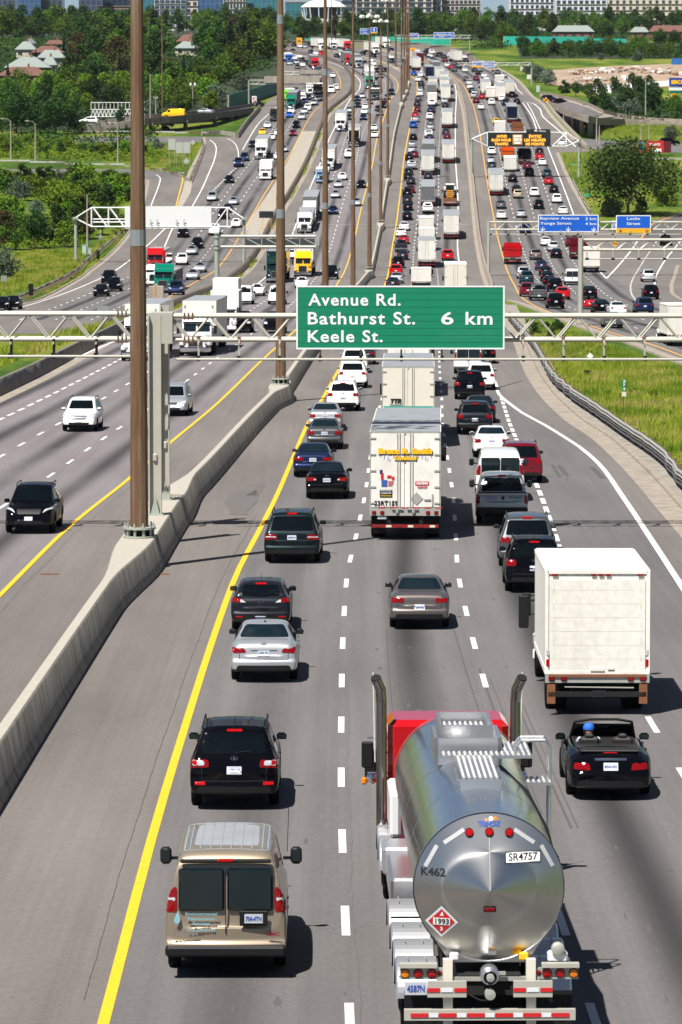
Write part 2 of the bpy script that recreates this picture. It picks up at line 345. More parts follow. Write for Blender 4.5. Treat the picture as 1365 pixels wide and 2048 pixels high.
XE_R = curve([(1365, 1175), (1300, 1075), (1250, 1000), (1200, 930), (1160, 895), (1131, 876), (1087, 849), (1043, 825), (993, 783), (984, 750)])          # white edge of the joining lane
CURB = curve([(1365, 1022), (1290, 940), (1230, 885), (1160, 838), (1118, 800), (1090, 765), (1065, 720), (1050, 685), (1030, 650), (1012, 620), (1006, 600), (983, 570)])
def rows(Y0, Y1): return [Y0] + [k for k in KN if Y0 + .02 < k < Y1 - .02] + [Y1]
def strip(mb, XL, XR, Y0, Y1, off, m, u=None, nx=1):
    uv = u is not None
    if uv and mb.uv is None: mb.uv = []
    ys = rows(Y0, Y1); vs = []
    for Y in ys:
        a = XL(Y) if callable(XL) else XL; b = XR(Y) if callable(XR) else XR; z = gz(Y) + off
        for i in range(nx + 1):
            t = i / nx; vs.append((a + (b - a) * t, Y, z))
            if uv: mb.uv.append((u[0] + (u[1] - u[0]) * t, Y))
    fs = [(r*(nx+1)+i, r*(nx+1)+i+1, (r+1)*(nx+1)+i+1, (r+1)*(nx+1)+i) for r in range(len(ys)-1) for i in range(nx)]
    mb.add(vs, fs, m)
def struct(o, label=None): o['kind'] = 'structure'; return o
YTOP = 1760
# ================================================================ THE SETTING
def poly_sheet(name, px, off, m, label=None, sub=1):
    W_ = [gp(x, y) for x, y in px]; n = len(W_); lo = min(p.y for p in W_); hi = max(p.y for p in W_)
    def xs(Y):
        Y = min(max(Y, lo + .01), hi - .01); r = []
        for k in range(n):
            a, b_ = W_[k], W_[(k+1) % n]
            if (a.y > Y) != (b_.y > Y): r.append(a.x + (b_.x - a.x) * (Y - a.y) / (b_.y - a.y))
        return (min(r), max(r)) if r else (0, 0)
    mb = MB(); strip(mb, lambda Y: xs(Y)[0], lambda Y: xs(Y)[1], lo, hi, off, m, nx=2)
    o = mb.build(name); struct(o); return o
def make_ground():
    cols = [-4000, -900, -600, -400, -250] + list(range(-160, 161, 8)) + [250, 400, 600, 900, 4000]
    vs = []
    for Y in KN:
        for X in cols:
            far = min(1, max(0, (abs(X) - 120) / 200))
            vs.append((X, Y, gz(Y) + far * 4 * math.sin(Y * .01 + X * .02)))
    n = len(cols); fs = [(r*n+i, r*n+i+1, (r+1)*n+i+1, (r+1)*n+i) for r in range(len(KN)-1) for i in range(n-1)]
    mb = MB(); mb.add(vs, fs, 'grass'); struct(mb.build('ground'))
make_ground()
Yp = lambda y: gp(682, y).y
_xcdn = XCD
def XDL(Y):
    return XCD(Y) if Y > Yp(755) else XCD(Yp(755)) + (XD(Y) - XD(Yp(755)))
FL = curve([(1365, 728), (1300, 703), (1241, 681), (1162, 655), (1079, 623), (1030, 605), (1008, 600)])
Y600 = Yp(600)
def XFL(Y): return FL(Y) if Y < Y600 else XEF(Y) + .1
FR1 = curve([(1500, 640), (1400, 612), (1356, 592), (1348, 574), (1354, 552), (1365, 525), (1420, 490), (1500, 470)])
FR2 = curve([(1240, 468), (1205, 455), (1182, 425), (1150, 372), (1137, 346), (1119, 304)])
FR3 = curve([(1178, 303), (1160, 285), (1132, 257), (1107, 230), (1091, 208), (1068, 191), (1046, 166), (997, 134), (960, 118), (925, 108), (880, 98), (800, 91)])
CL1 = curve([(-160, 650), (-60, 628), (38, 607), (80, 599), (166, 553), (181, 540), (260, 462), (285, 400), (294, 356)])
CL2 = curve([(372, 356), (378, 340), (400, 300), (406, 283), (404, 272)])
CL3 = curve([(475, 276), (516, 228), (532, 206), (554, 188), (565, 170), (566, 150), (560, 125), (540, 108)])
def road_sheets():
    mb = MB(); strip(mb, XDL, CURB, -900, Y600, .02, 'shoulder_asphalt', nx=4); strip(mb, XCD, XEF, Y600, Yp(91), .02, 'shoulder_asphalt', nx=3)
    struct(mb.build('express_road'))
    mb = MB(); strip(mb, CL1, XCD, Yp(668), Yp(356), .02, 'shoulder_asphalt', nx=3); strip(mb, CL2, XCD, Yp(356), Yp(273), .02, 'shoulder_asphalt', nx=2); strip(mb, CL3, XCD, Yp(273), Yp(106), .02, 'shoulder_asphalt', nx=2)
    struct(mb.build('oncoming_collector_road'))
    mb = MB(); strip(mb, XFL, lambda Y: max(FR1(Y), XFL(Y) + 30), Yp(745), Yp(470), .02, 'shoulder_asphalt', nx=3); strip(mb, XFL, FR2, Yp(470), Yp(304), .02, 'shoulder_asphalt', nx=2)
    strip(mb, XFL, FR3, Yp(304), Yp(93), .02, 'shoulder_asphalt', nx=2)
    struct(mb.build('outbound_collector_road'))
    mb = MB(); strip(mb, lambda Y: XDL(Y) - 34, lambda Y: XDL(Y) - 5, -900, 165, .02, 'shoulder_asphalt'); strip(mb, lambda Y: 52, lambda Y: 84, -900, 160, .02, 'shoulder_asphalt'); struct(mb.build('outer_road'))
    # lanes
    L = MB(); e3 = lane(XE, 3)
    strip(L, lambda Y: XE(Y) + .05, lambda Y: e3(Y) if Y > Yp(815) else min(XE_R(Y), XE(Y) + 4 * EOFF(Y)) - .1, -60, Yp(95), .026, 'lane_asphalt', nx=1, u=None)
    L.uv = []; L.v = []; L.f = []; L.m = []
    for k in range(4):
        y1 = Yp(95) if k < 3 else Yp(800)
        strip(L, lane(XE, k), lane(XE, k + 1) if k < 3 else (lambda Y: max(lane(XE, 3)(Y) + .3, min(XE_R(Y), XE(Y) + 4.1 * EOFF(Y)) - .1)), -60, y1, .026, 'lane_asphalt', u=(k, k + 1) if k < 3 else (3.0, 3.02))
    struct(L.build('outbound_express_lanes'))
    L = MB()
    for k in range(4):
        y1 = Yp(100) if k < 3 else Yp(640)
        strip(L, lane(XD, k + 1, -1), lane(XD, k, -1), -60, y1, .026, 'express_asphalt', u=(k + 21, k + 20))
    struct(L.build('oncoming_express_lanes'))
    L = MB()
    for k in range(4):
        strip(L, lane(XF, k), lane(XF, k + 1), Yp(730), Yp(100), .026, 'lane_asphalt', u=(k + 40, k + 41))
    struct(L.build('outbound_collector_lanes'))
    L = MB()
    for k in range(3):
        strip(L, lane(XC, k + 1, -1), lane(XC, k, -1), Yp(640), Yp(112), .026, 'lane_asphalt', u=(k + 61, k + 60))
    struct(L.build('oncoming_collector_lanes'))
    # ramps
    mb = MB(); strip(mb, lambda Y: -95, curve([(373, 356), (369, 350), (350, 345), (300, 340), (250, 337)]), Yp(356), Yp(338), .03, 'lane_asphalt'); struct(mb.build('loop_ramp'))
    mb = MB(); strip(mb, lambda Y: -60, CL2, Yp(284), Yp(273), .03, 'lane_asphalt'); struct(mb.build('entry_ramp'))
    mb = MB(); strip(mb, curve([(1279, 476), (1303, 443), (1330, 434), (1365, 424), (1420, 412)]), lambda Y: 110, Yp(476), Yp(418), .03, 'old_asphalt', nx=2); struct(mb.build('exit_ramp'))
    poly_sheet('side_road', [(1160, 301), (1400, 306), (1500, 296), (1365, 290), (1260, 283), (1153, 277), (1140, 285)][::-1], .03, 'lane_asphalt')
    poly_sheet('dusty_lot', [(1092, 168), (1150, 176), (1260, 178), (1365, 172), (1520, 168), (1520, 128), (1365, 127), (1240, 131), (1130, 138), (1085, 142)], .08, 'dusty_soil')
    poly_sheet('pale_apron', [(1178, 184), (1200, 190), (1262, 178), (1400, 166), (1400, 158), (1260, 166), (1180, 173)], .12, 'pale_gravel')
mk_conc('dusty_soil', (.36, .27, .20), .3, .15); mk_conc('pale_gravel', (.62, .60, .60), .1)
road_sheets()
# ---------------------------------------------------------------- painted markings
def line(name, Xf, y0, y1, wd, m, dash=None, z=.034):
    mb = MB(); h = wd / 2
    if dash:
        Y = y0
        while Y < y1: strip(mb, lambda q: Xf(q) - h, lambda q: Xf(q) + h, Y, min(Y + dash[0], y1), z, m); Y += dash[1]
    else: strip(mb, lambda q: Xf(q) - h, lambda q: Xf(q) + h, y0, y1, z, m)
    struct(mb.build(name))
Yd = Yp(1845) - 1.5
line('yellow_edge_line', XE, 20, Yp(95), .19, 'yellow_road_paint'); line('yellow_edge_line', XD, 20, Yp(102), .17, 'yellow_road_paint')
line('amber_edge_line', XF, Yp(735), Yp(100), .19, 'amber_road_paint'); line('amber_edge_line', XC, Yp(640), Yp(112), .19, 'amber_road_paint')
for k in (1, 2): line('dashed_lane_line', lane(XE, k), Yd - 27, Yp(105), .15, 'white_road_paint', (3, 9))
line('dashed_lane_line', lane(XE, 3), Yd - 27, Yp(1400), .15, 'white_road_paint', (3, 9))
line('short_dashed_line', lane(XE, 3), Yp(1380), Yp(796), .2, 'white_road_paint', (3, 4.5))
line('white_edge_line', XE_R, 60, Yp(790), .22, 'white_road_paint'); line('white_edge_line', lambda Y: lane(XE, 3)(Y) if Y > Yp(775) else XE_R(Y) + (lane(XE, 3)(Y) - XE_R(Y)) * max(0, (Y - Yp(792)) / (Yp(775) - Yp(792))), Yp(792), Yp(108), .2, 'white_road_paint')
for k in (1, 2): line('dashed_lane_line', lane(XD, k, -1), Yd - 25 + 4 * k, Yp(108), .15, 'white_road_paint', (3, 9))
line('short_dashed_line', lane(XD, 3, -1), 60, Yp(650), .2, 'white_road_paint', (3, 5)); line('white_edge_line', lane(XD, 3, -1), Yp(640), Yp(108), .2, 'white_road_paint')
line('white_edge_line', lane(XD, 4, -1), 60, Yp(655), .22, 'white_road_paint')
for k in (1, 2, 3): line('dashed_lane_line', lane(XF, k), Yp(720), Yp(108), .15, 'white_road_paint', (3, 9))
line('white_edge_line', lane(XF, 4), Yp(530), Yp(206), .2, 'white_road_paint')
for k in (1, 2): line('dashed_lane_line', lane(XC, k, -1), Yp(640), Yp(118), .15, 'white_road_paint', (3, 9))
line('short_dashed_line', lane(XC, 3, -1), Yp(640), Yp(535), .2, 'white_road_paint', (3, 9)); line('short_dashed_line', curve([(416, 390), (440, 368), (462, 345), (478, 332)]), Yp(390), Yp(332), .22, 'white_road_paint', (3, 5))
def pline(name, px, wd, m, z=.038):
    cv = curve(px); ys = [p[1] for p in px]; line(name, cv, Yp(max(ys)), Yp(min(ys)), wd, m, z=z)
pline('white_edge_line', [(-40, 634), (40, 615), (110, 594), (190, 562), (260, 520), (327, 460), (350, 442)], .22, 'white_road_paint')
pline('white_edge_line', [(327, 497), (345, 457), (385, 412), (410, 365), (425, 330), (433, 300), (430, 288), (420, 279)], .22, 'white_road_paint')
pline('white_edge_line', [(478, 322), (476, 300), (468, 284), (455, 277)], .2, 'white_road_paint'); pline('white_edge_line', [(485, 300), (515, 250), (544, 222), (562, 204), (566, 180)], .2, 'white_road_paint')
pline('white_edge_line', [(302, 412), (318, 370), (321, 355), (312, 349)], .2, 'white_road_paint'); pline('amber_edge_line', [(352, 414), (362, 375), (366, 358), (362, 351)], .22, 'yellow_road_paint')
pline('gore_line', [(1214, 557), (1205, 548), (1195, 536)], .25, 'white_road_paint'); pline('gore_line', [(1214, 557), (1230, 540), (1277, 480)], .25, 'white_road_paint')
pline('white_edge_line', [(1310, 574), (1312, 555), (1330, 522), (1350, 497), (1362, 482)], .22, 'white_road_paint')
c_ = curve([(1276, 604), (1265, 590), (1262, 575), (1268, 555), (1285, 527), (1303, 500), (1330, 460), (1350, 440)]); line('short_dashed_line', c_, Yp(604), Yp(505), .2, 'white_road_paint', (2.2, 4)); line('dashed_lane_line', c_, Yp(505), Yp(442), .16, 'white_road_paint', (3, 9), z=.045)
pline('amber_edge_line', [(1284, 476), (1300, 452), (1330, 438), (1365, 428)], .3, 'amber_road_paint', z=.045)
pline('white_edge_line', [(1152, 293), (1120, 262), (1086, 232), (1081, 218), (1068, 207), (1050, 203)], .3, 'white_road_paint'); pline('white_edge_line', [(1074, 258), (1063, 230), (1046, 205)], .25, 'white_road_paint')
pline('white_edge_line', [(1046, 188), (1035, 178), (1030, 166), (1016, 153), (990, 142), (970, 136)], .25, 'white_road_paint')
# road wear: cracks, sealed joints, skid marks
mat('crack_dark', (.085, .078, .073), .9); mat('skid_dark', (.08, .076, .074), .8); mat('patch_dark', (.115, .108, .102), .85, noise=.25, nscale=6); mat('sealant_pale', (.33, .31, .28), .8)
def wiggle(seed, amp): return lambda Y: amp * (math.sin(Y * 1.9 + seed) * .5 + math.sin(Y * 5.3 + seed * 3) * .3 + math.sin(Y * .37 + seed) * .8)
def crack(Xf, y0, y1, wd, seed, amp, m='crack_dark'):
    mb = MB(); n = int((y1 - y0) / .35); wg = wiggle(seed, amp); vs = []
    for i in range(n + 1):
        Y = y0 + (y1 - y0) * i / n; x = Xf(Y) + wg(Y); h = wd * (.35 + .65 * abs(math.sin(Y * 2.7 + seed))) / 2; z = gz(Y) + .031
        vs += [(x - h, Y, z), (x + h, Y, z)]
    mb.add(vs, [(2*i, 2*i+1, 2*i+3, 2*i+2) for i in range(n)], m); struct(mb.build('road_crack'))
crack(lambda Y: XE(Y) - .42, 66, 165, .012, 1, .012)
crack(lambda Y: lane(XE, 1)(Y) + .16, 62, 110, .009, 2, .03); crack(lambda Y: lane(XE, 2)(Y) - .2, 70, 210, .011, 9, .04); crack(lambda Y: XD(Y) + .5, 100, 220, .012, 4, .05)
for k, (a, b, x0, sl, wd) in enumerate([(86, 112, 4.02, -.012, .07), (86, 110, 4.22, -.012, .03), (84, 104, 4.72, -.014, .05), (84, 104, 4.86, -.014, .03), (96, 126, 3.5, -.010, .04), (98, 122, 1.3, -.002, .03)]):
    mb = MB(); strip(mb, lambda Y: XE(Y) + 3.73 + x0 + sl * (Y - a) - wd / 2, lambda Y: XE(Y) + 3.73 + x0 + sl * (Y - a) + wd / 2, a, b, .033, 'skid_dark'); struct(mb.build('skid_mark'))
for (xa, ya, xb, yb, wd) in [(992, 777, 1046, 762, .22), (1185, 935, 1207, 958, .25), (1118, 932, 1135, 952, .2), (1105, 930, 1120, 955, .16)]:
    a, b = gp(xa, ya), gp(xb, yb); d = (b - a).normalized(); nrm = Vector((-d.y, d.x, 0)) * wd / 2; mb = MB()
    P = [a - nrm, b - nrm, b + nrm, a + nrm]; mb.add([(p.x, p.y, gz(p.y) + .033) for p in P], [(0, 1, 2, 3)], 'skid_dark'); struct(mb.build('skid_mark'))
for (x0, y0, w_, l_) in [(-4.6, 148, 1.0, 13), (-3.9, 158, .55, 7)]:
    mb = MB(); strip(mb, lambda Y: x0 + .25 * math.sin(Y * .5), lambda Y: x0 + w_ + .2 * math.sin(Y * .7 + 1), y0 + 17, y0 + 17 + l_, .03, 'patch_dark'); struct(mb.build('road_patch'))
for (Y, xa, xb, m) in [(Yp(1150), XE(120) - 2.9, XE(120) - 1.9, 'rust_brown'), (Yp(1150), XD(125) + .8, XD(125) + 1.6, 'rust_brown')]:
    mb = MB(); mb.box(((xa + xb) / 2, Y, gz(Y) + .03), (.62, .28, .03), m); struct(mb.build('drain_grate'))
for y in (375, 205, 262, 449, 592): # pale sealed joints right across
    Y = Yp(y); mb = MB(); strip(mb, lambda q: (XDL(q) if y > 300 else XCD(q)) + .5, lambda q: (CURB(q) if y > 600 else XEF(q)) - 1, Y, Y + .35, .0305, 'sealant_pale' if y < 500 else 'crack_dark'); struct(mb.build('pavement_joint'))
    if y < 460:
        mb = MB(); strip(mb, lambda q: (CL2(q) if y < 380 else CL1(q)) + 1 if y > 280 else CL3(q) + 1, lambda q: XCD(q) - 1, Y + 3, Y + 3.35, .0305, 'sealant_pale'); struct(mb.build('pavement_joint'))

mb = MB(); r_ = random.Random(3)
for i in range(420):
    Xf, sg, k = r_.choice([(XE, 1, 4), (XE, 1, 3), (XD, -1, 4)]); Y = 62 + 190 * r_.random() ** 1.5; x = Xf(Y) + sg * 3.7 * (r_.randrange(k) + .5) + r_.gauss(0, .5); w_, l_ = r_.uniform(.02, .09), r_.uniform(.05, .5); z = gz(Y) + .0325
    mb.add([(x + w_ * math.cos(q) * r_.uniform(.6, 1), Y + l_ * math.sin(q), z) for q in np.arange(0, 6.28, 1.05)], [(0, 1, 2, 3, 4, 5)], 'crack_dark')
struct(mb.build('oil_drips'))
# ---------------------------------------------------------------- kerbs
def kerb(name, Xf, Y0, Y1, wd, h, m, z0=0.0, side=1):
    mb = MB(); ys = rows(Y0, Y1); vs = []
    for Y in ys:
        x = Xf(Y); z = gz(Y)
        for dx, dz in ((0, z0), (.04, h), (wd - .04, h), (wd, z0)): vs.append((x + dx * side, Y, z + dz))
    fs = [(r*4+i, r*4+i+1, r*4+5+i, r*4+4+i) for r in range(len(ys)-1) for i in range(3)]
    mb.add(vs, fs if side > 0 else [f[::-1] for f in fs], m); struct(mb.build(name))
YC = Yp(610)
mb = MB(); strip(mb, lambda Y: CURB(Y) - .95, CURB, 60, YC, .03, 'kerb_concrete'); struct(mb.build('concrete_gutter'))
kerb('kerb', CURB, 60, YC, .3, .13, 'kerb_concrete')
mb = MB(); strip(mb, lambda Y: CURB(Y) + .28, lambda Y: CURB(Y) + 1.35, 60, YC, .05, 'concrete'); struct(mb.build('concrete_verge'))
mb = MB(); strip(mb, XFL, lambda Y: XFL(Y) + .9, Yp(745), Y600, .03, 'kerb_concrete'); struct(mb.build('concrete_gutter'))
kerb('kerb', lambda Y: XFL(Y) - .3, Yp(745), Y600, .3, .15, 'kerb_concrete')
mb = MB(); strip(mb, CL1, lambda Y: CL1(Y) + .6, Yp(660), Yp(360), .03, 'kerb_concrete'); struct(mb.build('concrete_gutter')); kerb('kerb', lambda Y: CL1(Y) - .3, Yp(660), Yp(360), .3, .15, 'kerb_concrete')
mb = MB(); strip(mb, CL2, lambda Y: CL2(Y) + .7, Yp(356), Yp(274), .03, 'kerb_concrete'); struct(mb.build('concrete_gutter'))
poly_sheet('gore_nose', [(352, 420), (362, 418), (382, 385), (385, 362), (370, 362), (366, 380)], .05, 'pale_concrete')
mb = MB(); strip(mb, lambda Y: FR2(Y) - .8, FR2, Yp(440), Yp(305), .03, 'kerb_concrete'); strip(mb, lambda Y: FR3(Y) - 1.0, FR3, Yp(300), Yp(120), .03, 'kerb_concrete'); struct(mb.build('concrete_gutter'))
mb = MB(); strip(mb, lambda Y: FR1(Y) - .5, FR1, Yp(600), Yp(530), .035, 'kerb_concrete'); struct(mb.build('concrete_gutter'))
mb = MB(); strip(mb, lambda Y: XCD(Y) - 4.0, lambda Y: XCD(Y) - .6, Yp(470), Yp(262), .03, 'pale_concrete'); strip(mb, lambda Y: XCD(Y) + .6, lambda Y: XCD(Y) + 1.4, Yp(640), Yp(190), .03, 'kerb_concrete'); struct(mb.build('concrete_shoulder'))
mb = MB(); strip(mb, lambda Y: XEF(Y) - .9, lambda Y: XEF(Y) - .2, Y600, Yp(180), .03, 'kerb_concrete'); struct(mb.build('concrete_gutter'))
mb = MB(); strip(mb, lambda Y: XDL(Y) + .3, lambda Y: XDL(Y) + 1.2, 150, Yp(690), .03, 'kerb_concrete'); struct(mb.build('concrete_gutter'))

# ---------------------------------------------------------------- barriers
MAST_PX = [(279, 1075), (562, 768), (651, 647), (706.5, 578), (739.5, 541), (762, 445), (776, 355), (803.6, 205.5), (809, 191.5), (814, 181), (818, 163), (792, 135)]
MAST = [gp(x, y, 1.07) for x, y in MAST_PX]
LEGS = [gp(311, 1030, 1.07), gp(331, 1000, 1.07)]
_mc = sorted([(p.y, p.x) for p in MAST[:8]] + [(P.y, P.x) for P in LEGS[1:]])
def XM(Y):
    base = (XE(Y) + XD(Y)) / 2 + .1
    # pass through the mast bases
    ys = [a for a, b in _mc]; ds = [b - ((XE(a) + XD(a)) / 2 + .1) for a, b in _mc]
    return base + float(np.interp(Y, ys, ds))
def flare(Y):
    f = 0
    for i, p in enumerate(MAST):
        if i == 0: a, b, t = p.y - .8, LEGS[1].y + 1.5, 15.
        else: a, b, t = p.y - 1, p.y + 1.5, 9.
        d = a - Y if Y < a else (Y - b if Y > b else 0)
        k = max(0, 1 - d / t); f = max(f, k * k * (3 - 2 * k))
    return f
def barrier(name, Xf, Y0, Y1, h, t, b, m, label, cat, fl=None, cuts=None):
    ys = sorted(set(rows(Y0, Y1) + ([] if not fl else [y for y in np.arange(Y0 + 1, min(Y1, 900), 1.5)]))); vs = []
    for Y in ys:
        x = Xf(Y); z = gz(Y); f = fl(Y) * .44 if fl else 0; T = t + f; B = b + f
        for dx, dz in ((-B - .06, 0), (-B - .06, .10), (-B * .8 - T * .2, .30), (-T - .02, h - .05), (-T + .03, h), (T - .03, h), (T + .02, h - .05), (B * .8 + T * .2, .30), (B + .06, .10), (B + .06, 0)): vs.append((x + dx, Y, z + dz))
    k = 10; fs = [(r*k+i, r*k+i+1, r*k+k+1+i, r*k+k+i) for r in range(len(ys)-1) for i in range(k-1)] + [tuple(range(k))[::-1], tuple(range((len(ys)-1)*k, len(ys)*k))]
    mb = MB(); mb.add(vs, fs, m); o = mb.build(name, smooth=38); tag(o, label, cat); return o
def mk_wall():
    m, n, l, b = nt('barrier_concrete'); ob = n.new('ShaderNodeTexCoord').outputs['Object']; g = lambda v: (v, v * .985, v * .96)
    rgb = n.new('ShaderNodeRGB'); rgb.outputs[0].default_value = (.40, .375, .325, 1)
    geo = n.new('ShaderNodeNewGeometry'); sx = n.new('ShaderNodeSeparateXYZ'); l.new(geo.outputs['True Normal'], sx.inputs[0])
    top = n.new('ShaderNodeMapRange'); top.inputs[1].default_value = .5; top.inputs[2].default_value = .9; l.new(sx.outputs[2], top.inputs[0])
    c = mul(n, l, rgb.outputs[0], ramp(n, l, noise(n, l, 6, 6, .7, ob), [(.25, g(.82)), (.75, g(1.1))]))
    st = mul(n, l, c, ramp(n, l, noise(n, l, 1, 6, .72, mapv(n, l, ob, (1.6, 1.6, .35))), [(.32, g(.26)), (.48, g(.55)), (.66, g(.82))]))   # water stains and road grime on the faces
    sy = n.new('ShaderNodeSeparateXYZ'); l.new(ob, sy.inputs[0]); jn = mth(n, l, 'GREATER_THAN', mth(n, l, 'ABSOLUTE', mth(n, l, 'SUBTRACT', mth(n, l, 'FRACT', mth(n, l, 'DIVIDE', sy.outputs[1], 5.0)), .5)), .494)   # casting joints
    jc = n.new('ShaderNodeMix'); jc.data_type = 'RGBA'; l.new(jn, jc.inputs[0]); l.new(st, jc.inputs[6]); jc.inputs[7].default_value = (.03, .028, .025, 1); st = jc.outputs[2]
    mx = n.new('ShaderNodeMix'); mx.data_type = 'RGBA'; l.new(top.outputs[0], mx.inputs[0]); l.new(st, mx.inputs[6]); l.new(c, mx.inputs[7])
    l.new(mx.outputs[2], b.inputs['Base Color']); b.inputs['Roughness'].default_value = .9
mk_wall()
barrier('median_wall', lambda Y: XM(Y) - .05, -40, Yp(100), 1.07, .15, .36, 'barrier_concrete', 'long stained concrete median wall carrying the tall brown light masts', 'concrete barrier', fl=flare)
barrier('divider_wall', lambda Y: XEF(Y), Y600 - 4, Yp(100), .82, .10, .27, 'kerb_concrete', 'pale low concrete divider between the outbound express and collector roads', 'concrete barrier')
barrier('retaining_wall', XDL, 60, Yp(655), 1.0, .12, .28, 'dark_concrete', 'curved dark concrete wall left of the oncoming express road', 'concrete barrier')
barrier('divider_wall', XCD, Yp(640), Yp(103), .75, .22, .45, 'divider_wood', 'weathered brown divider between the two oncoming roads, weeds beside it', 'road barrier')
FRW = curve([(1176, 300), (1160, 285), (1134, 257), (1109, 230), (1093, 209)])
barrier('parapet_wall', lambda Y: FRW(Y) + .4, Yp(296), Yp(209), .8, .15, .3, 'kerb_concrete', 'sand coloured parapet beside the flyover on the right', 'parapet')
LPW = curve([(479, 277), (500, 247), (518, 226), (524, 218)])
barrier('parapet_wall', lambda Y: LPW(Y) - .5, Yp(276), Yp(219), 1.3, .15, .35, 'dark_concrete', 'brown stained parapet wall under the left flyover ramp', 'parapet')

def guardrail(Xf, Y0, Y1, label, rails=2, side=1, step=3.8, rust=False, h=.72):
    root = empty('guardrail', (Xf(Y0), Y0, gz(Y0)), label=label, cat='guardrail'); ox, oy, oz = root.location
    m = 'rust_rail' if rust else 'galvanised'
    ys = sorted(set(rows(Y0, Y1) + [float(y) for y in np.arange(Y0 + 2, Y1, 4)]))
    for r in range(rails):
        mb = MB(); vs = []; z0 = h - r * .33
        prof = [(0, -.15), (.07, -.09), (.0, -.0), (.07, .09), (0, .15), (-.02, .15), (-.02, -.15)]
        for Y in ys:
            jit = .03 * math.sin(Y * .9) + .02 * math.sin(Y * 2.3)
            for dx, dz in prof: vs.append((Xf(Y) - side * dx + jit * .5 - ox, Y - oy, gz(Y) + z0 + dz + jit - oz))
        k = len(prof); mb.add(vs, [(a*k+i, a*k+(i+1) % k, (a+1)*k+(i+1) % k, (a+1)*k+i) for a in range(len(ys)-1) for i in range(k)], 'rail_shade' if r and not rust else m); mb.build('rail', root)  # lower rail gets a dark colour for the shade on its face
    n = int((Y1 - Y0) / step); pm = MB(); pm.box((0, 0, .42), (.2, .16, .9), 'timber'); me = pm.mesh('post')
    n = min(n, 98)
    for i in range(n):
        Y = Y0 + (Y1 - Y0) * (i + .5) / n
        link('post', me, root, (Xf(Y) + side * .16 - ox, Y - oy, gz(Y) - oz))
def mk_rr():
    m, n, l, b = nt('rust_rail'); ob = n.new('ShaderNodeTexCoord').outputs['Object']
    l.new(ramp(n, l, noise(n, l, .12, 3, .6, mapv(n, l, ob, (1, 1, 0))), [(.45, (.14, .06, .035)), (.55, (.40, .40, .38))]), b.inputs['Base Color']); b.inputs['Roughness'].default_value = .6
mk_rr()
GR = curve([(1365, 953), (1317, 897), (1250, 852), (1190, 811), (1150, 785), (1113, 755), (1085, 712), (1067, 683), (1048, 662), (1030, 642)], .7)
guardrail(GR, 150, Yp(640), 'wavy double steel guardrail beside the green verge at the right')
GL = curve([(-20, 612), (20, 600), (75, 578), (115, 560), (160, 536), (172, 520), (215, 487), (243, 465), (262, 440)], .7)
guardrail(GL, Yp(617), Yp(452), 'rusty guardrail curving along the grassy left edge of the collector road', rails=1, side=-1, rust=True)
GL2 = curve([(378, 368), (388, 345), (400, 315), (408, 290), (406, 280)], .7)
guardrail(GL2, Yp(366), Yp(284), 'brown guardrail at the nose between the loop ramp and the entry ramp', rails=1, side=-1, rust=True)
GX = curve([(1194, 440), (1172, 408), (1157, 380), (1148, 362)], .7)
guardrail(GX, Yp(437), Yp(366), 'short steel guardrail below the big roadside tree', rails=1)
def rail_x(px, label, rust=True, h=.72):
    """guardrail running across the view through pixel points"""
    P = [gp(x, y, h) for x, y in px]; root = empty('guardrail', P[0] - Vector((0, 0, h)), label=label, cat='guardrail'); mb = MB(); o = root.location
    for a, b in zip(P, P[1:]): mb.box(((a + b) / 2 - o), ((b - a).length, .06, .32), 'rust_rail' if rust else 'galvanised', rz=math.atan2(b.y - a.y, b.x - a.x))
    mb.build('rail', root); pm = MB(); pm.box((0, 0, -.32), (.18, .16, .7), 'timber'); me = pm.mesh('post')
    for a, b in zip(P, P[1:]):
        n = max(1, int((b - a).length / 4))
        for i in range(n): link('post', me, root, a + (b - a) * ((i + .5) / n) - o + Vector((0, .15, 0)))
rail_x([(-30, 319), (60, 322), (130, 325), (250, 330), (300, 334), (340, 341), (372, 349)], 'long rusty guardrail above the bushes on the far left')
rail_x([(125, 262), (200, 262), (290, 262), (350, 264), (415, 265)], 'rusty guardrail in the grass below the left flyover')
rail_x([(1178, 289), (1205, 303), (1250, 312), (1300, 316), (1365, 318)], 'thin steel guardrail behind the big roadside tree', rust=False)
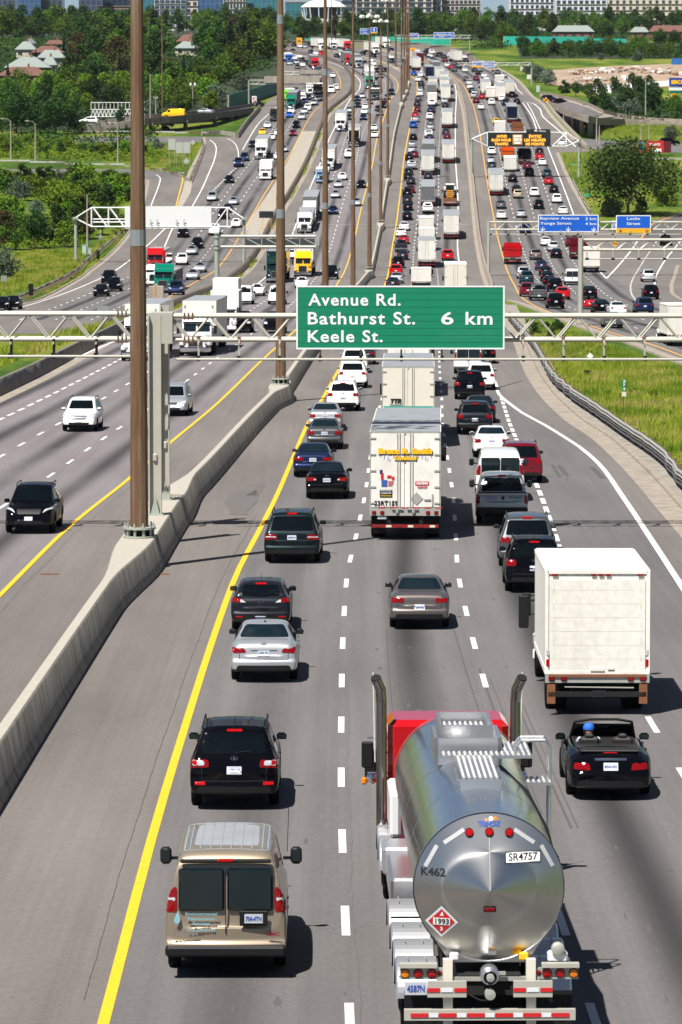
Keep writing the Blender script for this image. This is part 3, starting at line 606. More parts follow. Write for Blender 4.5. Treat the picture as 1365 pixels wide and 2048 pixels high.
# ================================================================ MASTS, GANTRIES AND SIGNS
mat('orange_frame', (.62, .28, .03), .5); mat('sign_green_seam', (.0, .15, .08), .5); mat('sign_back_pale', (.40, .42, .38), .5); mat('cabinet_mint', (.42, .55, .47), .5)
H35 = 34.5
def mast_pole(top=H35):
    mb = MB()
    for (z0, z1, r0, r1) in ((.3, 11.3, .315, .265), (11.0, 22.6, .252, .195), (22.3, top, .185, .10)):
        mb.tube((0, 0, z0), (0, 0, z1), r0, 'weathered_mast_steel', r1=r1, n=12, rot=.5)
    return mb
def mast_shared():
    P = {}
    P['pole'] = mast_pole().mesh('pole', 20); P['short_pole'] = mast_pole(30.5).mesh('pole', 20)
    for i, (z, r) in enumerate(((9.9, .280), (21.4, .210))): mb = MB(); mb.tube((0, 0, z), (0, 0, z + .55), r, 'sleeve_grey', r1=r * .975, n=12, rot=.5); P['sleeve%d' % i] = mb.mesh('joint_sleeve', 20)
    mb = MB(); mb.tube((0, 0, .02), (0, 0, .07), .55, 'green_grey_steel', n=24); mb.tube((0, 0, .07), (0, 0, .30), .36, 'under_dark', n=16); mb.tube((0, 0, .30), (0, 0, .37), .56, 'green_grey_steel', n=24)
    for i in range(10):
        a = i * math.pi / 5 + .1; mb.box((.46 * math.cos(a), .46 * math.sin(a), .19), (.02, .10, .24), 'green_grey_steel', rz=a + math.pi / 2)
    P['base_flange'] = mb.mesh('base_flange', 30)
    mb = MB(); mb.tube((0, 0, -.05), (0, 0, .52), .028, 'galvanised', n=6); mb.tube((0, 0, .37), (0, 0, .43), .055, 'galvanised', n=6); P['anchor_bolt'] = mb.mesh('anchor_bolt')
    mb = MB(); mb.tube((0, 0, H35 - .2), (0, 0, H35 + .25), .5, 'galvanised', r1=.25, n=12)
    mb.lathe([(.95, -.04), (.95, .04), (.88, .04), (.88, -.04), (.95, -.04)], (0, 0, 1), (0, 0, H35 - .1), 'galvanised', 20)
    for i in range(3): a = i * 2.094; mb.tube((0, 0, H35), (.9 * math.cos(a), .9 * math.sin(a), H35 - .1), .03, 'galvanised')
    P['lamp_ring'] = mb.mesh('lamp_ring', 30)
    mb = MB(); mb.lathe([(.0, .22), (.16, .2), (.27, -.05), (.24, -.2), (0, -.24)], (0, 0, 1), (0, 0, 0), 'white_steel', 12); P['luminaire'] = mb.mesh('luminaire', 40)
    return P
PM = mast_shared()
def tall_mast(p, label, base=True, bolts=10):
    root = empty('high_mast_light', p, label=label, cat='light mast', group='tall brown light masts along the median')
    short = p.y < 150
    link('pole', PM['short_pole' if short else 'pole'], root); link('joint_sleeve', PM['sleeve0'], root); link('joint_sleeve', PM['sleeve1'], root)
    if base:
        link('base_flange', PM['base_flange'], root)
        for i in range(bolts):
            a = 2 * math.pi * i / bolts; link('anchor_bolt', PM['anchor_bolt'], root, (.48 * math.cos(a), .48 * math.sin(a), 0))
    lr = link('lamp_ring', PM['lamp_ring'], root); lr.location.z = 30.5 - H35 if short else 0
    for i in range(6):
        a = 2 * math.pi * i / 6 + .3; link('luminaire', PM['luminaire'], lr, (1.2 * math.cos(a), 1.2 * math.sin(a), H35 - .15))
ML = ['nearest and thickest tall brown mast, left of the green sign', 'second tall brown mast on the median, its base just left below the green sign', 'third tall brown mast, rising behind the left end of the green sign',
      'fourth tall brown mast, rising behind the green sign under Rd.', 'fifth tall brown mast, its ring of lamps showing near the top edge', 'sixth tall brown mast, its lamp ring just right of the fifth mast lamps', 'seventh tall brown mast from the camera on the median',
      'leftmost and nearest of four thin masts clustered far up the median', 'second from the left of four thin masts clustered far up the median', 'third from the left of four thin masts clustered far up the median',
      'rightmost of four thin masts clustered far up the median', 'thin mast standing alone left of the far mast cluster']
for i, p in enumerate(MAST): tall_mast(Vector((p.x, p.y, gz(p.y) + 1.07)), ML[i], base=i < 7, bolts=10 if i < 2 else 6)
def side_mast(px, py, h, label, top=True, r=.13):
    p = gp(px, py); mb = MB(); mb.tube((0, 0, 0), (0, 0, h), r * 1.5, 'weathered_mast_steel' if h > 20 else 'pale_concrete', r1=r * .7, n=8)
    root = empty('lamp_pole', p, label=label, cat='lamp pole', group='slim lamp poles beside the roads'); mb.build('pole', root, 25); return root
def street_lamp(px, py, h, label, arm=1, double=False):
    root = side_mast(px, py, h, label)
    for s in ((1, -1) if double else (arm,)):
        mb = MB(); mb.path([(0, 0, h - .1), (s * .5, 0, h + .35), (s * 1.4, 0, h + .5)], .05, 'pale_concrete'); mb.build('arm', root)
        mb = MB(); mb.box((s * 1.75, 0, h + .48), (.8, .3, .16), 'galvanised', bev=.04); mb.build('lamp_head', root)
street_lamp(22, 318, 8, 'slim lamp pole at the far left edge above the rusty rail', -1); street_lamp(71, 323, 8, 'slim lamp pole second from the left edge above the rusty rail', -1)
street_lamp(236, 327, 8, 'slim lamp pole above the bushes left of the thick mast', -1)
street_lamp(1299, 284, 4.2, 'short curved lamp beside the red billboard trailer', -1); street_lamp(1283, 284, 3.6, 'short straight lamp left of the curved lamp by the red trailer', 1)
side_mast(301, 264, 13.5, 'pale tall concrete pole right behind the thick brown mast'); side_mast(325, 258, 36, 'brown mast alone before the left flyover').name = 'high_mast_light'
r_ = side_mast(386, 228, 7.4, 'white pole with floodlights above the left flyover')
for s in (-1, 1): mb = MB(); mb.box((s * .55, 0, 7.5), (.5, .35, .75), 'white_steel', bev=.05); mb.build('floodlight', r_)
r_ = side_mast(312, 238, 5.5, 'short pole with a crossbar and lamps left of the flyover van'); mb = MB(); mb.box((0, 0, 5.3), (1.1, .2, .5), 'sign_back'); mb.build('lamp_box', r_)
side_mast(960, 68, 16, 'white monopole antenna standing in the far trees'); side_mast(664, 106, 30, 'slim pale mast in front of the white domed hall')
r_ = side_mast(1292, 240, 10.5, 'grey utility pole before the dark trees on the right'); mb = MB(); mb.box((-.1, 0, 10.5), (1.2, .3, .12), 'galvanised'); mb.box((.7, 0, 9), (.7, .4, .5), 'galvanised'); mb.build('fittings', r_)
for x, y, h, q in ((1194, 283, 5.8, 'dark utility pole nearest the flyover end'), (1199.5, 288, 4.3, 'dark utility pole, shorter one right of its twin'), (1169, 232, 3.0, 'short dark pole above the flyover parapet')):
    r_ = side_mast(x, y, h, q); mb = MB(); mb.box((0, 0, h), (.9, .2, .15), 'black_plastic'); mb.build('crossbar', r_)
side_mast(175, 496, 8.6, 'old wooden pole by the pale cabinet on the left bank')

def board(w, h, m, border='sign_white', b=.07, d=.06):
    mb = MB()
    mb.box((0, 0, 0), (w, d, h), m); bo = MB()
    for s in (-1, 1):
        bo.box((0, -d / 2 - .008, s * (h / 2 - b / 2)), (w, .016, b), border); bo.box((s * (w / 2 - b / 2), -d / 2 - .008, 0), (b, .016, h - 2 * b), border)
    return mb, bo
def truss(root, x0, x1, y, zt, zb, dep, r, bay, m, flat=False, hang=None):
    """box truss along x: chord parts and web bracing"""
    for nm, z in (('top_chord', zt), ('bottom_chord', zb)):
        mb = MB()
        for dy in (0, dep): mb.tube((x0, y + dy, z), (x1, y + dy, z), r, m, n=10)
        mb.build(nm, root, 40)
    mb = MB(); n = max(1, round((x1 - x0) / bay)); bw = (x1 - x0) / n
    for i in range(n):
        a = x0 + i * bw
        for dy in (0, dep):
            mb.tube((a, y + dy, zt), (a + bw / 2, y + dy, zb), r * .55, m, n=6, cap=False); mb.tube((a + bw / 2, y + dy, zb), (a + bw, y + dy, zt), r * .55, m, n=6, cap=False)
        for z in (zt, zb): mb.tube((a, y, z), (a + bw, y + dep, z), r * .4, m, n=5, cap=False)
    mb.build('web_bracing', root)
ZG = 157.0
def P(x, y, z): return at(x, y, z)
def gantry_main():
    g = LEGS[0]; root = empty('sign_gantry', g, label='near pale steel truss gantry carrying the green sign', cat='sign gantry')
    o = root.location
    def rel(x, y, z=ZG): return P(x, y, z) - o
    xr = 15.0 - o.x; a = rel(338, 632); b = rel(338, 680); c = rel(338, 716)
    truss(root, a.x, xr, a.y, a.z, b.z, .95, .078, 1.5, 'gantry_steel')
    mb = MB(); mb.tube((rel(355, 716).x, c.y - .75, c.z), (xr, c.y - .75, c.z), .05, 'gantry_steel', n=8); mb.tube((rel(355, 716).x, c.y - .6, c.z), (xr, c.y - .6, c.z), .035, 'gantry_steel', n=6); mb.build('lamp_rail', root, 40)
    hg = MB(); hg.tube((0, 0, 0), (0, -.7, b.z - b.z), .01, 'galvanised')
    i = 0
    for x in range(398, 1420, 81):
        q = rel(x, 680); mb = MB(); mb.box((q.x, q.y - .3, (b.z + c.z) / 2), (.07, .07, b.z - c.z + .1), 'gantry_steel'); mb.box((q.x, q.y - .35, b.z - .1), (.06, .9, .07), 'gantry_steel'); mb.box((q.x, q.y - .66, c.z + .02), (.12, .3, .2), 'black_plastic'); mb.box((q.x, q.y - .12, b.z), (.12, .1, .26), 'rust_brown'); mb.build('hanger', root)
    # legs: two H sections on the median wall
    for gx, w_, xt in ((LEGS[0], .42, 311), (LEGS[1], .30, 330)):
        q = gx - o; top = rel(xt, 615, ZG); mb = MB(); hz = top.z - q.z
        for s in (-1, 1): mb.box((q.x + s * w_ / 2, q.y, q.z + hz / 2), (.05, .42, hz), 'gantry_steel')
        mb.box((q.x, q.y, q.z + hz / 2), (w_, .05, hz), 'gantry_steel'); mb.box((q.x, q.y, q.z + .03), (w_ + .2, .6, .06), 'green_grey_steel'); mb.prism([(q.x - .16, q.z + .06), (q.x + .16, q.z + .06), (q.x, q.z + .75)], q.y - .20, q.y - .12, 'green_grey_steel'); mb.build('leg', root)
        mb = MB(); mb.box((q.x, q.y - .06, q.z + 2.1), (.16, .1, .3), 'gantry_steel', bev=.04); mb.build('access_cover', root)
    mb = MB(); mb.box((rel(320, 655).x, a.y + .4, (a.z + b.z) / 2), (.95, 1.25, a.z - b.z + .25), 'gantry_steel'); mb.build('cap_beam', root)
    # splice collars
    mb = MB()
    for yy in (a.z, b.z):
        mb.tube((rel(366, 0).x, a.y, yy), (rel(388, 0).x, a.y, yy), .125, 'gantry_steel', n=10)
        for i in range(3): mb.box((rel(369 + 8 * i, 0).x, a.y - .1, yy), (.035, .12, .3), 'rust_brown')
    mb.build('splice_collar', root, 40)
    # left arm over the oncoming road
    root2 = empty('sign_gantry', LEGS[1], label='near pale truss arm reaching left over the oncoming road, no sign showing', cat='sign gantry'); o2 = root2.location
    def r2(x, y, z=ZG): return P(x, y, z) - o2
    a = r2(0, 628); b = r2(0, 679); c = r2(0, 710); xl = -21.0 - o2.x; x1 = r2(303, 0).x
    truss(root2, xl, x1, a.y, a.z, b.z, .95, .078, 1.5, 'gantry_steel')
    mb = MB(); mb.tube((xl, c.y - .75, c.z), (x1 - .2, c.y - .75, c.z), .05, 'gantry_steel', n=8); mb.build('lamp_rail', root2, 40)
    for x in (-60, 24, 109, 194, 278):
        q = r2(x, 680); mb = MB(); mb.box((q.x, q.y - .3, (b.z + c.z) / 2), (.10, .08, b.z - c.z + .1), 'black_plastic' if x > 0 else 'gantry_steel'); mb.box((q.x, q.y - .35, b.z - .1), (.06, .9, .07), 'gantry_steel'); mb.box((q.x, q.y - .66, c.z + .02), (.16, .3, .2), 'black_plastic'); mb.build('hanger', root2)
    mb = MB()
    for yy in (a.z, b.z):
        mb.tube((r2(232, 0).x, a.y, yy), (r2(258, 0).x, a.y, yy), .125, 'gantry_steel', n=10)
        for i in range(3): mb.box((r2(236 + 8 * i, 0).x, a.y - .1, yy), (.035, .12, .3), 'rust_brown')
    mb.build('splice_collar', root2, 40)
    mb = MB(); mb.tube((xl + .2, a.y + .4, a.z + .1), (xl + .2, a.y + .4, gz(a.y + o2.y) - o2.z), .2, 'gantry_steel', n=10); mb.build('leg', root2)
    # the green sign itself
    zs = ZG - 1.05; tl = P(593, 571, zs); br = P(1010, 699, zs); W = br.x - tl.x; H = tl.z - br.z
    sg = empty('direction_sign', ((tl.x + br.x) / 2, tl.y, (tl.z + br.z) / 2), label='big green sign reading Avenue Rd., Bathurst St., Keele St. 6 km', cat='road sign')
    bd, bo = board(W, H, 'sign_green', b=.055); bd.build('panel', sg); bo.build('border', sg)
    mb = MB()
    for i in range(9): mb.box((0, -.033, -H / 2 + H * (i + .5) / 9 + H / 18), (W - .12, .005, .008), 'sign_green_seam')
    mb.build('panel_seams', sg)
    px2m = W / 417.0
    def tx(s, xl_, xr_, yc, cap):
        m_ = text_mesh(s, cap * px2m * 1.38, 'sign_white', bold=.012, width=(xr_ - xl_) * px2m, spacing=1.12)
        me = m_.mesh('lettering'); xs = [v[0] for v in m_.v]; cx = (max(xs) + min(xs)) / 2; zs_ = [v[2] for v in m_.v]; cz = (max(zs_) + min(zs_)) / 2
        link('lettering', me, sg, (((xl_ + xr_) / 2 - 801.5) * px2m - cx, -.04, (635 - yc) * px2m - cz))
    tx('Avenue Rd.', 617, 802, 599.5, 24); tx('Bathurst St.', 616, 831, 636.5, 25); tx('Keele St.', 616, 766, 672.5, 24)
    tx('6', 883, 908, 636.5, 25); tx('km', 932, 986, 636.5, 26)

gantry_main()

def sign_text(parent, s, w, h, x, z, m='sign_white', bold=.01, y=-.05):
    t = text_mesh(s, h * 1.38, m, bold=bold * h, width=w); me = t.mesh('lettering'); xs = [v[0] for v in t.v]; zs_ = [v[2] for v in t.v]
    link('lettering', me, parent, (x - (max(xs) + min(xs)) / 2, y, z - (max(zs_) + min(zs_)) / 2))
def arrow(parent, x, z, s, m):
    mb = MB(); mb.box((x, -.05, z + s * .15), (s * .16, .02, s * .7), m)
    for k in (-1, 1): mb.prism([(x, z - s * .5), (x + k * s * .5, z - s * .02), (x + k * s * .5, z + s * .2), (x, z - s * .26)][::k], -.06, -.042, m)
    mb.build('arrow', parent)
def px_sign(name, x0, y0, x1, y1, z, m, label, border='sign_white', b=.12):
    tl = P(x0, y0, z); br = P(x1, y1, z); W = br.x - tl.x; H = tl.z - br.z
    sg = empty(name, ((tl.x + br.x) / 2, tl.y, (tl.z + br.z) / 2), label=label, cat='road sign'); bd, bo = board(W, H, m, border, b=b); bd.build('panel', sg)
    if border: bo.build('border', sg)
    return sg, W, H
def gantry(px0, px1, yt, yb, leg_px, base_y, label, r=.13, bay=2.4, rail_y=None, m='gantry_steel', legr=.2, zc=None, extra_legs=()):
    g = gp(leg_px, base_y); z = zc or (g.y * math.cos(TH) + (CZ - g.z) * math.sin(TH)); root = empty('sign_gantry', g, label=label, cat='sign gantry', group='steel gantries over the highway'); o = root.location
    a = P(px0, yt, z) - o; b = P(px1, yb, z) - o
    truss(root, a.x, b.x, a.y, a.z, b.z, 1.0, r, bay, m)
    if rail_y:
        c = P(px0, rail_y, z) - o; mb = MB(); mb.tube((a.x, a.y - .7, c.z), (b.x, a.y - .7, c.z), r * .5, m); n = int((b.x - a.x) / 2.4)
        for i in range(n + 1):
            x = a.x + .3 + i * 2.4; mb.box((x, a.y - .35, (b.z + c.z) / 2), (.08, .6, b.z - c.z), m); mb.box((x, a.y - .7, c.z), (.3, .3, .2), 'black_plastic')
        mb.build('lamp_rail', root)
    for (lx, by) in ((leg_px, base_y),) + tuple(extra_legs):
        q = gp(lx, by) - o; mb = MB()
        for dy in (0, 1.0): mb.tube((q.x, a.y + dy, q.z - .3), (q.x, a.y + dy, a.z + .15), legr, m, n=10)
        mb.box((q.x, a.y + .5, q.z + .15), (legr * 3, 1.6, .3), 'pale_concrete'); mb.build('leg', root, 40)
    return z, root
# blue Bayview / Leslie gantry
z2, _ = gantry(978, 1430, 444, 459, 978, 552, 'pale truss gantry carrying the blue Bayview and Leslie signs', rail_y=468)
sg, W, H = px_sign('direction_sign', 1077, 429, 1198, 464, z2 - .6, 'sign_blue', 'blue sign reading Bayview Avenue 2 km, Yonge Street 4 km')
u = W / 121
sign_text(sg, 'Bayview Avenue', 78 * u, 5.5 * u, -17.5 * u, 9.5 * u); sign_text(sg, 'Yonge Street', 63 * u, 5.5 * u, -25 * u, -.5 * u); sign_text(sg, '2 km', 22 * u, 5.5 * u, 45 * u, 9.5 * u); sign_text(sg, '4 km', 22 * u, 5.5 * u, 45 * u, -.5 * u)
for x in (-51, 0, 51): arrow(sg, x * u, -11.5 * u, 9 * u, 'sign_white')
sg, W, H = px_sign('direction_sign', 1233, 430, 1303, 465.5, z2 - .6, 'sign_blue', 'blue and amber sign reading Leslie Street with two down arrows'); u = W / 70
sign_text(sg, 'Leslie', 26 * u, 5.5 * u, 0, 11 * u); sign_text(sg, 'Street', 27 * u, 5.5 * u, 0, 1 * u)
mb = MB(); mb.box((0, -.045, -H / 2 + 4.9 * u), (W - .1, .03, 9 * u), 'sign_amber'); mb.build('amber_strip', sg)
for x in (-26, 27): arrow(sg, x * u, -13 * u, 7 * u, 'ink_black')
for q in sg.children:
    if q.name.startswith('arrow'): q.location.y = -.03
sg, W, H = px_sign('direction_sign', 1224, 441, 1233, 457.5, z2 + 6, 'sign_blue', 'small blue sign half hidden behind the Leslie Street sign'); mb = MB(); mb.box((0, -.05, 0), (.12, .02, H * .5), 'sign_white', rx=0); mb.build('arrow', sg)
# nearer gantry crossing the exit
z3, _ = gantry(1168, 1440, 479.5, 499.5, 1163, 652, 'pale steel gantry whose thick post stands right of the green sign', rail_y=517, legr=.22, bay=2.3)
# overhead message board
def vms():
    zc = 829.; tl = P(976.5, 264.5, zc); br = P(1102, 292.5, zc); W = br.x - tl.x; H = tl.z - br.z
    sg = empty('message_board', ((tl.x + br.x) / 2, tl.y, (tl.z + br.z) / 2), label='black electronic board in amber letters saying avoid rush hour traffic', cat='message sign')
    bd = MB(); bd.box((0, .4, 0), (W, .9, H), 'vms_black'); bd.build('cabinet', sg)
    _, bo = board(W, H, 'vms_black', 'orange_frame', b=.14); bo.build('border', sg); u = W / 125.5
    ex = MB(); ex.box((38 * u, .35, 14 * u + 3.2 * u), (47.5 * u, .7, 6.6 * u), 'vms_black'); ex.build('name_panel', sg)
    for s, w_, x, z in (('AVOID', 21, -35, 6.5), ('RUSH HOUR', 39, -35.5, -1), ('TRAFFIC', 28, -35.5, -9), ('ÉVITEZ', 25, 32, 7), ('LES HEURES', 43, 31.5, -1), ('DE POINTE', 37, 31.5, -9)):
        sign_text(sg, s, w_ * u, 5.4 * u, x * u, z * u, 'vms_led', .035, y=-.06)
    mb = MB(); mb.box((-3.5 * u, -.05, 0), (19.5 * u, .03, 20 * u), 'orange_frame', bev=.01); mb.build('picture', sg)
    sign_text(sg, '2015', 16 * u, 5.5 * u, -3.5 * u, 0, 'vms_white', .03, y=-.09); mb = MB(); mb.box((-3.5 * u, -.08, 6.5 * u), (15 * u, .02, 3 * u), 'vms_white'); mb.box((-3.5 * u, -.08, -6.5 * u), (12 * u, .02, 3 * u), 'vms_white'); mb.build('picture_text', sg)
    sign_text(sg, 'Ontario', 14 * u, 3.4 * u, 46 * u, 17 * u, 'sign_white', .02, y=-.06); mb = MB(); [mb.prism([(33*u + d*u, 15.5*u), (33*u + d*u + 1.2*u, 17.5*u + h*u), (33*u + d*u, 19.5*u + h*u), (33*u + d*u - 1.2*u, 17.5*u + h*u)], -.07, -.05, 'sign_white') for d, h in ((0, .8), (-2, 0), (2, 0))]; mb.build('emblem', sg)
    g = gp(1159.5, 346); root = empty('sign_gantry', g, label='white V braced gantry carrying the black electronic message board', cat='sign gantry', group='steel gantries over the highway'); o = root.location
    q = lambda x, y: P(x, y, zc + .8) - o
    mb = MB()
    for a, b in (((1102, 264), (1134, 265)), ((1102, 292), (1134, 292)), ((1134, 265), (1159, 281)), ((1134, 292), (1159, 281)), ((1134, 265), (1105, 292)), ((1134, 265), (1134, 292)), ((976, 264), (945, 277)), ((976, 292), (945, 277)), ((976, 264), (976, 292)), ((976, 264), (1102, 264)), ((976, 292), (1102, 292))):
        for dy in (0, 1.2): p0, p1 = q(*a), q(*b); p0.y += dy; p1.y += dy; mb.tube(p0, p1, .11, 'white_steel', n=6)
    mb.build('arm_truss', root, 40)
    for x, y in ((1159.5, 346), (944.5, 335)):
        b_ = gp(x, y) - o; t_ = q(x, 279); mb = MB(); mb.tube((t_.x, t_.y + .6, b_.z - 2), (t_.x, t_.y + .6, t_.z), .26, 'green_grey_steel', n=10); mb.tube((t_.x, t_.y + .6, t_.z - .1), (t_.x, t_.y + .6, t_.z + .2), .38, 'galvanised', n=10); mb.build('leg', root, 40)

vms()
# white sign seen from behind, far left
def back_gantry():
    g = gp(152, 526); zc = g.y * math.cos(TH) + (CZ - g.z) * math.sin(TH); root = empty('sign_gantry', g, label='white gantry with a long blank sign back over the left collector road', cat='sign gantry', group='steel gantries over the highway'); o = root.location
    q = lambda x, y, dy=0: P(x, y, zc) - o + Vector((0, dy, 0)); mb = MB()
    segs = [((150, 436), (183, 415)), ((150, 436), (183, 453)), ((183, 415), (460, 415)), ((183, 453), (460, 453)), ((183, 415), (183, 453)), ((186, 415), (214, 453)), ((217, 415), (217, 453)), ((220, 416), (248, 453)), ((488, 437), (455, 415)), ((488, 437), (458, 455)), ((455, 415), (455, 455)), ((455, 415), (428, 453)), ((186, 438), (250, 438)), ((186, 444), (250, 444))]
    for a, b in segs:
        for dy in (0, 1.0): mb.tube(q(*a, dy), q(*b, dy), .10, 'white_steel', n=6)
    mb.build('truss_frame', root, 40)
    for x, y, h in ((152, 526, 436), (488, 522, 437)):
        b_ = gp(x, y) - o; t_ = q(x if x > 200 else 151, h); mb = MB(); mb.tube((t_.x, t_.y + .5, b_.z - .5), (t_.x, t_.y + .5, t_.z), .24, 'green_grey_steel', n=10); mb.box((t_.x, t_.y + .5, t_.z), (.8, 1.3, .3), 'green_grey_steel'); mb.build('leg', root, 40)
    a = q(250, 412); b = q(423, 456.5); mb = MB(); mb.box(((a.x + b.x) / 2, a.y - .2, (a.z + b.z) / 2), (b.x - a.x, .25, a.z - b.z), 'white_steel'); mb.build('sign_back', root)
    mb = MB()
    for x in (302, 315, 354, 369):
        for y in (440, 444.5, 449): c = q(x, y); mb.box((c.x, c.y - .35, c.z), (.35, .04, .12), 'sign_back')
    mb.build('vent_slots', root)
back_gantry()
# cantilever frame with grey panels
def butterfly():
    g = gp(434, 588); zc = g.y * math.cos(TH) + (CZ - g.z) * math.sin(TH); root = empty('sign_gantry', g, label='grey green cantilever frame on one thick post behind the near gantry', cat='sign gantry', group='steel gantries over the highway'); o = root.location
    q = lambda x, y, dy=0: P(x, y, zc) - o + Vector((0, dy, 0))
    mb = MB(); t_ = q(434, 466); mb.tube((t_.x, .4, -.3), (t_.x, .4, t_.z), .30, 'green_grey_steel', n=12)
    for y in (466, 474, 489, 497): c = q(434, y); mb.tube((c.x, .4, c.z - .08), (c.x, .4, c.z + .08), .40, 'green_grey_steel', n=12)
    mb.build('post', root, 40)
    for y in (472.5, 493.5):
        mb = MB()
        for dy in (0, .8): mb.tube(q(441, y, dy), q(632, y, dy), .2, 'galvanised', n=10)
        mb.build('beam', root, 40)
    mb = MB()
    for i, x in enumerate(range(450, 630, 38)):
        mb.tube(q(x, 474), q(x + 34, 491), .07, 'galvanised', n=5); mb.tube(q(x + 36, 474), q(x + 36, 491), .06, 'galvanised', n=5)
    for x in range(496, 632, 23): mb.tube(q(x, 471), q(x, 461), .05, 'galvanised', n=5)
    mb.build('web_bracing', root)
    a = q(491, 477); b = q(630, 490); mb = MB(); mb.box(((a.x + b.x) / 2, 1.1, (a.z + b.z) / 2), (b.x - a.x, .1, a.z - b.z), 'sign_back'); mb.build('sign_back', root)
butterfly()
def far_gantry(x0, x1, yt, yb, legs, base, label, panels, m='galvanised'):
    g = gp(legs[0], base); zc = g.y * math.cos(TH) + (CZ - g.z) * math.sin(TH); root = empty('sign_gantry', g, label=label, cat='sign gantry', group='steel gantries over the highway'); o = root.location
    a = P(x0, yt, zc) - o; b = P(x1, yb, zc) - o; truss(root, a.x, b.x, 0, a.z, b.z, .8, .12, 3, m)
    for lx in legs: q = P(lx, yt, zc) - o; mb = MB(); mb.tube((q.x, .4, gz(o.y) - o.z - .5), (q.x, .4, q.z), .22, m, n=8); mb.build('leg', root)
    for (px0, py0, px1, py1, mm) in panels:
        a = P(px0, py0, zc - .6) - o; b = P(px1, py1, zc - .6) - o; mb = MB(); mb.box(((a.x + b.x) / 2, -.6, (a.z + b.z) / 2), (b.x - a.x, .12, a.z - b.z), mm); mb.build('sign_panel', root)
    return root
far_gantry(500, 640, 160, 168, (498,), 212, 'grey gantry over the busy collector road with a long beige sign back', [(529, 151.5, 640, 165, 'pale_concrete')])
far_gantry(570, 640, 143, 149, (566,), 190, 'second grey gantry just behind the long beige sign back', [(598, 139, 637, 147, 'pale_concrete')])
far_gantry(790, 942, 70, 76, (792, 940), 112, 'farthest gantry across the top with small blue signs', [])
def bl(x0, y0, x1, y1, z, label, txt=(), am=None, extra=None):
    sg, W, H = px_sign('direction_sign', x0, y0, x1, y1, z, 'sign_blue', label, b=.15); u = W / (x1 - x0)
    for s, w_, x, zz in txt: sign_text(sg, s, w_ * u, 2.6 * u, x * u, zz * u, bold=.02, y=-.07)
    if am: mb = MB(); mb.box((am[0] * u, -.05, am[1] * u), (am[2] * u, .04, am[3] * u), 'sign_amber'); mb.build('amber_strip', sg)
    return sg, u
bl(720.5, 56, 739, 67.5, 1640, 'small blue far sign left of the lamp rings', (('Bayview', 11, 0, 2), ('Avenue', 9, 0, -2))); sg, u = bl(742, 54, 755, 66, 1642, 'small blue and amber far sign between the lamp rings', (), (0, -4.4, 12, 2.6)); mb = MB(); mb.box((0, -.08, 1 * u), (.4, .03, 6 * u), 'sign_white', rz=0); mb.build('arrow', sg)
bl(818, 65.5, 837.5, 77.5, 1600, 'far blue and amber sign reading Express', (('Express', 13, 0, 2),), (0, -4.3, 19, 3))
bl(868, 64, 909.5, 77, 1600, 'far blue sign reading Bayview Ave 1 km, Yonge St', (('Bayview Ave  1 km', 30, 0, 2.5), ('Yonge St', 14, -6, -1.5)))
z9 = 1260
far_gantry(915, 1064, 125, 130, (1064,), 170, 'pale gantry carrying the blue Express sign over the collector road', [])
bl(945, 122, 966, 134, z9, 'blue and amber sign with a curved arrow beside Express', (), (0, -4, 20, 4)); bl(966.5, 121.5, 990.5, 133.5, z9, 'blue sign reading Express', (('Express', 17, 0, 0),))
# roadside signs
def post_sign(px, py, h, w, hh, m, label, post='galvanised', diamond=False, cat='road sign', txt=None, posts=1, name='road_sign', tm='sign_white', th=.5):
    g = gp(px, py); root = empty(name, g, label=label, cat=cat); ph = MB()
    for i in range(posts):
        x = 0 if posts == 1 else (i / (posts - 1) - .5) * w * .8; ph = MB(); ph.tube((x, .05, -.2), (x, .05, h + hh * .3), .045, post, n=6); ph.build('post', root)
    mb = MB()
    if diamond: k = hh / 2; mb.prism([(-k, h + k), (0, h), (k, h + k), (0, h + 2 * k)], -.04, .0, m)
    else: mb.box((0, -.03, h + hh / 2), (w, .04, hh), m)
    mb.build('panel', root)
    if txt: sign_text(root, txt, w * .8, hh * th, 0, h + hh / 2, tm, .02, y=-.06)
    return root
# kilometre marker
g = gp(1247.5, 835); mk = empty('kilometre_marker', g, label='green post marker reading 374 standing in the grass at the right', cat='road marker')
mb = MB(); mb.box((0, 0, .6), (.06, .04, 1.6), 'rust_brown'); mb.build('post', mk); mb = MB(); mb.box((.03, -.04, 2.05 - .24), (.22, .02, .66), 'sign_green'); mb.build('panel', mk); mb = MB(); mb.box((.03, -.04, 1.31), (.24, .02, .25), 'box_cream'); mb.build('lower_panel', mk)
for i, ch in enumerate('374'): sign_text(mk, ch, .13, .15, .03, 2.03 - i * .21, 'sign_white', .04, y=-.06)
post_sign(62, 599, .5, .55, 1.35, 'black_plastic', 'tall dark panel behind the rusty rail at the left', 'timber', cat='marker board'); post_sign(196.5, 524, .5, .5, 1.3, 'black_plastic', 'dark panel on the rail below the white gantry post', 'timber', cat='marker board')
post_sign(201, 503, 1.9, .9, .9, 'sign_back', 'stacked grey sign backs on a wooden post by the left bank', 'timber', True); post_sign(8, 585, 1.4, .7, .7, 'sign_back', 'small grey sign back at the left edge by the silvery bush', 'timber')
post_sign(206, 640, .6, 1.1, .8, 'sign_back', 'grey blank sign back just above the near left truss', 'timber')
for x0, y0, x1, lb in ((337, 282, 351, 'leftmost of three blank sign backs on tall legs'), (352, 288, 366, 'middle of three blank sign backs on tall legs'), (367, 288, 380.5, 'rightmost of three blank sign backs on tall legs')):
    s_ = 8.95; w_ = (x1 - x0 - 1) / s_; post_sign((x0 + x1) / 2, 333, (333 - y0 - 20) / s_, w_, 20 / s_, 'sign_back_pale', lb, posts=2)

